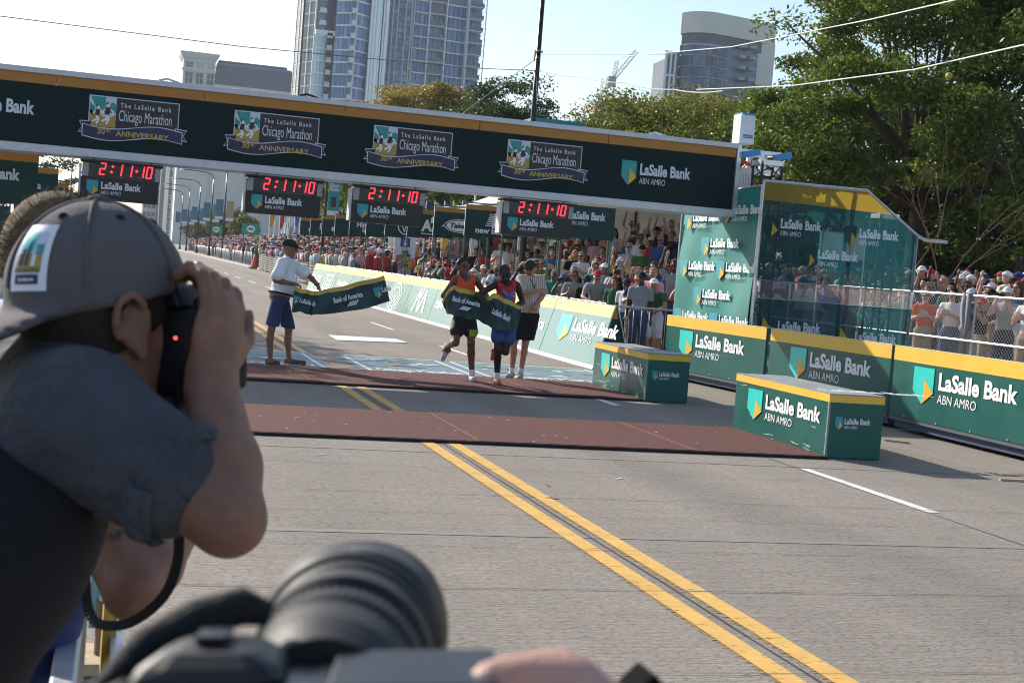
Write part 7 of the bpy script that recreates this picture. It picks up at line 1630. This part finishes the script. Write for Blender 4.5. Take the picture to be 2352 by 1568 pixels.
# his camera
def dslr(origin, f, u, label, lens=.07, lr=.036, name='camera', grip=1):
    f, u = nrm(f), nrm(u); r_ = np.cross(f, u); u = np.cross(r_, f); M_ = Matrix(((r_[0], f[0], u[0], origin[0]), (r_[1], f[1], u[1], origin[1]), (r_[2], f[2], u[2], origin[2]), (0, 0, 0, 1)))
    rr = root(name, Vector(origin), label, 'camera')
    MB().box(-.072, .072, -.03, .03, -.055, .042, M_).build('camera_body', BLACK, rr, bevel=.010)
    MB().box(.045, .078, -.02, .05, -.055, .034, M_).build('grip', mat('grip_rubber', (.012, .012, .013), .8), rr, bevel=.012)
    MB().hexa([M_ @ Vector(p) for p in ((-.04, -.032, .043), (.04, -.032, .043), (.036, .034, .043), (-.036, .034, .043), (-.022, -.026, .074), (.022, -.026, .074), (.02, .03, .072), (-.02, .03, .072))]).build('viewfinder_hump', BLACK, rr, bevel=.006)
    MB().box(-.014, .014, -.022, .012, .0745, .079, M_).build('hot_shoe', STEEL, rr)
    MB().lathe([(.013, 0), (.013, .010), (.011, .012)], M_ @ Vector((.052, -.005, .0425)), Vector(u), 14).build('mode_dial', BLACKG, rr)
    pr = [(.034, .03), (lr, .035)]; n = 5
    for i in range(n): h = .035+lens*i/n; pr += [(lr+.002*(i % 2), h), (lr+.002*(i % 2), h+lens/n*.9)]
    pr += [(lr-.004, .036+lens), (lr-.006, .03+lens), (.004, .02+lens)]
    MB().lathe(pr, M_ @ Vector((0, 0, -.008)), Vector(f), 28).build('lens', BLACK, rr, smooth=False)
    return rr, M_
co_ = ad(396, 792, 1.745)
k1, Mk = dslr(co_, FW_*.88+RT*.44, UP_, 'black camera held to the eye of the photographer in the grey cap', .05)
p_ = Mk @ Vector((.055, -.0315, -.01)); MB().box(-.0016, .0016, -.0015, .0015, -.0016, .0016, Matrix.Translation(Vector(ad(403, 776, 1.68)))).build('red_light', mat('red_diode', (.3, .01, .01), .5, emit=(1, .05, .05), es=3), k1)
MB().tube([Vector(ad(408, 850, 1.68)), Vector(ad(409, 910, 1.68)), Vector(ad(405, 965, 1.69))], .0035, 6).build('strap', CLO['black'], k1)
S = SDF(ad(400, 955, 1.74)-.12, ad(400, 955, 1.74)+.12, .007); S.ell(ad(392, 940, 1.75), (.035, .04, .030)); S.cone(ad(385, 935, 1.75), ad(432, 985, 1.74), .026, .014, 0, .01); so_ = mobj('spare_camera', S.mesh('spare_camera'), BLACK); tag(so_, 'black spare camera hanging at the chest of the photographer in the grey cap', 'camera')
# ---------- photographer behind, short brown hair
J2 = dict(head=ad(138, 622, 2.5), neck=ad(72, 735, 2.5), shR=ad(150, 830, 2.42), shL=ad(-150, 745, 2.62), hf=nrm(RT*.35+FW_*.93), hu=nrm(UP_+RT*.12))
J2['pelvis'] = V_(J2['neck'][0]-.08, J2['neck'][1]-.08, .98); J2['elR'] = ad(230, 1030, 2.5); J2['wrR'] = ad(262, 860, 2.62); J2['elL'] = ad(-60, 960, 2.8); J2['wrL'] = ad(150, 840, 2.85); upright(J2, None)
p2 = root('person', (J2['pelvis'][0], J2['pelvis'][1], 0), 'photographer with short brown hair and pale blue shirt seen from behind the grey cap', 'person')
lo, hi = bounds(J2, .2); S = SDF((lo[0], lo[1], 0), hi, .012); body(S, J2, (0, 1, 2, 3), 1.0, .01, leg='long'); head(S, J2['head'], J2['hf'], J2['hu'], 0, 4); part(S, 'body', None, p2, mats=[SK[2], mat('shirt_pale_blue', (.42, .50, .66), .85, var=.1), CLO['denim'], CLO['black'], EYE, LIP])
A2 = np.array([np.cross(J2['hf'], J2['hu']), J2['hf'], J2['hu']]); c2 = J2['head']; f2, u2 = J2['hf'], J2['hu']
S = SDF(c2-.2, c2+.2, .008); S.ell(c2-f2*.014+u2*.026, V_(.083, .103, .106), A2, 0, 0); S.cut(c2-u2*.055, -u2+f2*.8); S.cut(c2+f2*.07, f2)
hb = mat('hair_cropped_brown', (.20, .125, .065), .85, var=.5, scale=60, bump=.9, bscale=260); ho = part(S, 'hair', hb, p2)
rg = np.random.RandomState(3); b = MB()
for i in range(2600):
    d_ = nrm(rg.normal(size=3))
    if d_@u2 < -.45 or d_@f2 > .62 or (d_@u2 < .1 and d_@f2 > .2): continue
    q = c2-f2*.014+u2*.026+A2.T @ (V_(.083, .103, .106)*(A2 @ d_)); t = nrm(d_*1.0+rg.normal(size=3)*.35-u2*.25); w_ = nrm(np.cross(t, d_+.01))*.0013; L_ = rg.uniform(.010, .02)
    b.add([q-w_-d_*.002, q+w_-d_*.002, q+t*L_], [(0, 1, 2)])
b.build('hair_tufts', hb, ho)['kind'] = 'stuff'
MB().tube([Vector(J2['neck']+RT*.05*math.cos(a)*1.5-V_(0, 0, .0)+FW_*.07*math.sin(a)) for a in np.linspace(0, 6.28, 16)], .008, 6).build('neck_strap', CLO['black'], p2)
# ---------- third photographer, only the tattooed arm in view
J3 = dict(head=ad(60, 985, 2.25), neck=ad(70, 1090, 2.2), shR=ad(205, 1135, 2.12), shL=ad(-60, 1180, 2.4), elR=ad(306, 1358, 2.02), wrR=ad(425, 1200, 2.16), hf=nrm(RT*.3+FW_*.95), hu=UP_)
J3['pelvis'] = V_(J3['neck'][0]-.10, J3['neck'][1]-.12, .78); J3['elL'] = ad(0, 1350, 2.5); J3['wrL'] = ad(200, 1250, 2.6); upright(J3, None)
p3 = root('person', (J3['pelvis'][0], J3['pelvis'][1], 0), 'crouching photographer in blue shirt whose tattooed arm shows below the grey shirt', 'person')
lo, hi = bounds(J3, .2); S = SDF((lo[0], lo[1], 0), hi, .011); body(S, J3, (0, 1, 2, 3), .95, 0, leg='long', sleeve=.3, hands={'R': (tuple(UP_*.6+RT*.5+FW_*.4), tuple(-FW_*.7+RT*.5), .5, 1)}); head(S, J3['head'], J3['hf'], J3['hu'], 0, 4)
part(S, 'body', None, p3, mats=[skinmat('skin_tanned', (.30, .145, .09)), mat('shirt_royal', (.03, .055, .19), .85, var=.1), CLO['denim'], CLO['black'], EYE, LIP])
TAT = mat('tattoo_ink', (.075, .065, .05), .6, var=.6, scale=70); ax_ = nrm(J3['elR']-J3['shR']); b = MB(); rg = np.random.RandomState(5)
for i in range(26):
    f = rg.uniform(.36, .62); ang = rg.uniform(-1.1, 1.3); base = lerp(J3['shR'], J3['elR'], f); e1 = nrm(-FW_-ax_*(-FW_@ax_)); e2 = np.cross(ax_, e1); rad = .049-.011*f+.0022
    s_ = rg.uniform(.006, .013); n = 6
    ring = [Vector(base+ax_*(s_*math.sin(6.283*j/n)*rg.uniform(.5, 1.2))+(e1*math.cos(ang+s_/rad*math.cos(6.283*j/n))+e2*math.sin(ang+s_/rad*math.cos(6.283*j/n)))*rad) for j in range(n)]
    b.add(ring, [tuple(range(n))])
b.build('tattoo', TAT, p3)
st = root('camera_strap', Vector(ad(300, 1425, 1.98)), 'dark camera strap looping below the tattooed arm', 'strap')
pts = smoothcols([(ad(412, 1212, 1.86),)*2, (ad(408, 1290, 1.86),)*2, (ad(375, 1370, 1.88),)*2, (ad(300, 1428, 1.93),)*2, (ad(230, 1432, 1.97),)*2, (ad(203, 1395, 1.99),)*2, (ad(198, 1330, 2.0),)*2], 6)
b = MB()
P = [Vector(p[0]) for p in pts]
for i in range(len(P)-1):
    a, e = P[i], P[i+1]; n0 = Vector(-FW_); s0 = (e-a).cross(n0).normalized()*.0065
    b.add([a-s0, a+s0, e+s0, e-s0, a-s0+n0*.003, a+s0+n0*.003, e+s0+n0*.003, e-s0+n0*.003], [(0, 1, 2, 3), (7, 6, 5, 4), (0, 4, 5, 1), (2, 6, 7, 3), (1, 5, 6, 2), (3, 7, 4, 0)])
b.build('webbing', mat('strap_black', (.02, .02, .022), .8), st)
MB().tube([Vector(ad(262, 1192, 1.7)), Vector(ad(300, 1204, 1.7)), Vector(ad(355, 1198, 1.7))], .0028, 5).build('cord', CLO['black'], st)
# ---------- railing of the press pen
rl_ = root('press_railing', (-.05, 3.6, 0), 'bright aluminium railing of the press pen at the lower left', 'railing')
RALU = mat('railing_alu', (.66, .67, .70), .35, metal=.3, var=.1, scale=20)
a, b_ = Vector(ad(140, 1600, 1.93)), Vector(ad(178, 1335, 2.58)); b_.z = a.z = (a.z+b_.z)/2
MB().bar(a, b_, .032, .045).build('top_rail', RALU, rl_, bevel=.004)
a2, b2 = a+Vector((.075, 0, -.10)), b_+Vector((.07, .1, -.10)); MB().bar(a2, b2, .02, .03).build('lower_rail', RALU, rl_)
for f in np.linspace(.05, .95, 6): q = a2.lerp(b2, f); MB().tube([q+Vector((.0, 0, -.015)), Vector((q.x, q.y, .02))], .008, 6).build('baluster', RALU, rl_)
for q in (a, b_): MB().bar(Vector((q.x, q.y, 0)), q-Vector((0, 0, .023)), .04, .04).build('upright', RALU, rl_)
MB().box(a.x-.1, a.x-.03, b_.y-.25, b_.y-.05, a.z-.35, a.z+.02).build('infill_board', mat('board_cream', (.50, .45, .33), .8), rl_)
q = b2-Vector((.02, .0, -.08)); MB().box(q.x-.004, q.x+.018, q.y-.16, q.y-.0, q.z-.16, q.z+.0).build('yellow_tag', mat('tag_yellow', (.55, .36, .06), .7, var=.4, scale=30), rl_)
g_ = gnd(226, 1530); sp = root('sign_stand', (g_.x, g_.y, 0), 'pale teal sign panel on a thin post with rusty socket behind the railing', 'sign')
MB().tube([(g_.x, g_.y, .02), (g_.x, g_.y, .26)], .021, 8).build('socket', RUST, sp); zt = at(240, 1195, g_.y).z
MB().tube([(g_.x, g_.y, .2), (g_.x, g_.y, zt)], .014, 8).build('post', ALU, sp)
xa, xb = at(212, 1300, g_.y).x, at(272, 1300, g_.y).x; MB().box(xa, xb, g_.y+.02, g_.y+.03, at(240, 1445, g_.y).z, zt).build('sign_panel', mat('sign_pale_teal', (.20, .34, .36), .5), sp); MB().box(g_.x-.2, g_.x+.2, g_.y-.14, g_.y+.16, .004, .05).build('base', mat('base_wood', (.46, .34, .22), .85, var=.3, scale=12), sp)
# ---------- foreground camera pointing at the finish
LA = Vector(atD(738, 1640, .585)); LB_ = Vector(atD(818, 1445, .80)); lf = (LB_-LA).normalized(); lu = Vector(cu)-lf*Vector(cu).dot(lf); lu.normalize(); lrr = lf.cross(lu)
fc_ = root('camera', LA, 'large black camera with petal lens hood in the bottom foreground', 'camera')
GR = mat('lens_grey_black', (.016, .0165, .018), .6, var=.15, scale=40, spec=.3); LEN = (LB_-LA).length
prof = [(.030, .0), (.036, .02), (.037, .055), (.039, .058), (.039, .085), (.0375, .088), (.0375, .098), (.0425, .103), (.0425, .135), (.041, .139), (.041, .144), (.0435, .148), (.0445, .165)]
MB().lathe(prof, LA, lf, 56).build('lens_barrel', GR, fc_, smooth=False)
rb = MB()
for j in range(60):
    a_ = 6.283*j/60; d_ = lrr*math.cos(a_)+lu*math.sin(a_); rb.bar(LA+lf*.060+d_*.0392, LA+lf*.083+d_*.0392, .0018, .0012, d_)
rb.build('focus_ring_ribs', BLACK, fc_)
vs = []; n = 72
for j in range(n):
    a_ = 6.283*j/n; d_ = lrr*math.cos(a_)+lu*math.sin(a_); pet = .205+.030*max(-.55, math.cos(2*(a_-.6)))
    for (r_, h) in ((.0455, .160), (.0505, pet), (.0485, pet), (.0435, .160)): vs.append(LA+lf*h+d_*r_)
fs = [(4*j+k, 4*((j+1) % n)+k, 4*((j+1) % n)+(k+1) % 4, 4*j+(k+1) % 4) for j in range(n) for k in range(4)]
MB().add(vs, fs).build('lens_hood', mat('hood_black', (.018, .018, .020), .55, var=.2, scale=50, spec=.3), fc_, smooth=True)
MB().lathe([(.0445, .1585), (.0462, .1595), (.0462, .164), (.0445, .165)], LA, lf, 48, cap=False).build('hood_ring', BLACK, fc_)
BC = Vector(atD(690, 1612, .56)); bf = Vector((lf.x, lf.y, lf.z*.4)).normalized(); bu_ = (Vector(cu)-bf*Vector(cu).dot(bf)).normalized(); br = bf.cross(bu_)
MBd = Matrix(((br.x, bf.x, bu_.x, BC.x), (br.y, bf.y, bu_.y, BC.y), (br.z, bf.z, bu_.z, BC.z), (0, 0, 0, 1)))
PB = mat('camera_polycarbonate', (.008, .010, .014), .34, var=.15, scale=60)
MB().box(-.078, .072, -.03, .028, -.085, .010, MBd).build('camera_body', PB, fc_, bevel=.012)
MB().box(.012, .074, -.028, .03, .0105, .013, MBd).build('top_plate', mat('top_plate_grey', (.010, .012, .016), .38), fc_, bevel=.002)
MB().hexa([MBd @ Vector(p) for p in ((-.066, -.026, .011), (-.0, -.026, .011), (-.002, .03, .011), (-.060, .03, .011), (-.050, -.016, .024), (-.014, -.016, .024), (-.016, .020, .023), (-.046, .020, .023))]).build('prism_hump', BLACK, fc_, bevel=.008)
MB().box(-.038, -.026, -.008, .008, .0245, .027, MBd).build('hot_shoe', BLACKG, fc_)
b = MB(); b.tube([MBd @ Vector(p) for p in ((-.078, -.012, -.02), (-.074, .0, .004), (-.062, .018, .018), (-.044, .03, .026), (-.026, .034, .030), (-.016, .036, .026))], [.005, .006, .007, .008, .008, .005], 8); b.build('strap', mat('strap_webbing', (.012, .012, .013), .85, bump=.5, bscale=300), fc_, smooth=True)
# its holder: crouched in front, camera lifted overhead; only the fingers reach into view
hp = np.array(atD(1235, 1590, .565))
J4 = dict(neck=V_(.34, .42, 1.12), head=V_(.34, .46, 1.27), hf=nrm(V_(.25, 1, .1)), hu=V_(0, 0, 1), pelvis=V_(.30, .26, .62))
rt4 = nrm(V_(1, -.25, 0)); J4['shR'] = J4['neck']+rt4*.17-V_(0, 0, .05); J4['shL'] = J4['neck']-rt4*.17-V_(0, 0, .05)
J4['wrR'] = hp+RT*.075-UP_*.05-FW_*.02; J4['elR'] = J4['wrR']+V_(.12, -.03, -.24); J4['wrL'] = np.array(BC)-np.array(cr)*.03-UP_*.12; J4['elL'] = J4['wrL']+V_(-.10, -.05, -.22); upright(J4, None)
p4 = root('person', (J4['pelvis'][0], J4['pelvis'][1], 0), 'crouching photographer whose fingertips grip the big foreground camera', 'person')
lo, hi = bounds(J4, .2); S = SDF((lo[0], lo[1], 0), hi, .0062); body(S, J4, (0, 1, 2, 3), .95, 0, leg='long', sleeve=.6, hands={'L': (tuple(UP_*.8+FW_*.4), tuple(-RT), .7, 1)}, nohand='R'); head(S, J4['head'], J4['hf'], J4['hu'], 0, 4)
tip = np.array(atD(1112, 1572, .545)); mid = np.array(atD(1190, 1562, .552)); kn = np.array(atD(1290, 1578, .56)); wr_ = J4['wrR']
S.cone(tip, mid, .0085, .0098, 0, .006); S.cone(mid, kn, .0098, .0118, 0, .006); S.cone(kn, wr_, .013, .026, 0, .012)
for k in range(1, 4):
    o3 = -UP_*.019*k+RT*.004*k; S.cone(np.array(atD(1150, 1610, .54))+o3, np.array(atD(1215, 1600, .535))+o3, .009, .0098, 0, .006); S.cone(np.array(atD(1215, 1600, .535))+o3, kn+o3*.8, .0098, .012, 0, .006)
S.cone(wr_, kn-UP_*.04, .028, .024, 0, .015); t3 = np.array(atD(1180, 1640, .51)); S.cone(kn-UP_*.03, t3, .014, .010, 0, .01)
part(S, 'body', None, p4, mats=[skinmat('skin_hand_pink', (.55, .31, .235)), CLO['navy'], CLO['denim'], CLO['black'], EYE, LIP])
fl = root('flash_stand', Vector((atD(1478, 1590, .75).x, atD(1478, 1590, .75).y, 0)), 'corner of a black flash head on a thin stand at the bottom edge', 'flash')
q = Vector(atD(1478, 1612, .75)); MB().box(-.013, .013, -.013, .013, -.013, .013, Matrix.Translation(q+Vector((0, 0, .0))) @ Matrix.Rotation(R(45), 4, 'Y')).build('flash_head', mat('flash_matt', (.006, .006, .007), .95, spec=.1), fl, bevel=.002); MB().tube([q-Vector((0, 0, .02)), Vector((q.x, q.y, .0))], .010, 8).build('stand_pole', BLACK, fl)

# ---------- unseen press pack, added around the camera to block sky and ground bounce
rq = random.Random(5)
for k, (x, y) in enumerate(((-1.5, -.5), (-.85, -.75), (-.35, -.9), (.3, -.95), (.9, -.85), (1.5, -.6), (-1.2, -1.5), (-.4, -1.6), (.4, -1.7), (1.1, -1.5), (-.62, .55), (-1.05, 1.1), (-.7, 1.6))):
    person(x, y, 0, face_to(x, y, 5, 19), rq.choice(['relaxed', 'with folded arms', 'holding up a camera']) if y < 0 else 'relaxed', '%s of the added unseen press pack behind the camera' % nth(k+1), 'press pack', rq.uniform(.96, 1.05) if y < 0 else .92, rq.choice(['black', 'navy', 'black', 'grey']), rng=rq)
# ================================================================= thin summer haze over the street and the skyline
hz = MB().box(-1850, 1850, -260, 3460, -1.2, 126).build('haze'); hz['kind'] = 'stuff'; hz['label'] = 'thin pale haze over the street and skyline'
hm_ = bpy.data.materials.new('haze'); hm_.use_nodes = True; ht = hm_.node_tree; ht.nodes.remove(ht.nodes['Principled BSDF'])
pv = ht.nodes.new('ShaderNodeVolumePrincipled'); pv.inputs['Color'].default_value = (.86, .91, 1, 1); pv.inputs['Density'].default_value = .00018; pv.inputs['Anisotropy'].default_value = .2
ht.links.new(pv.outputs[0], ht.nodes['Material Output'].inputs['Volume']); hz.data.materials.append(hm_)
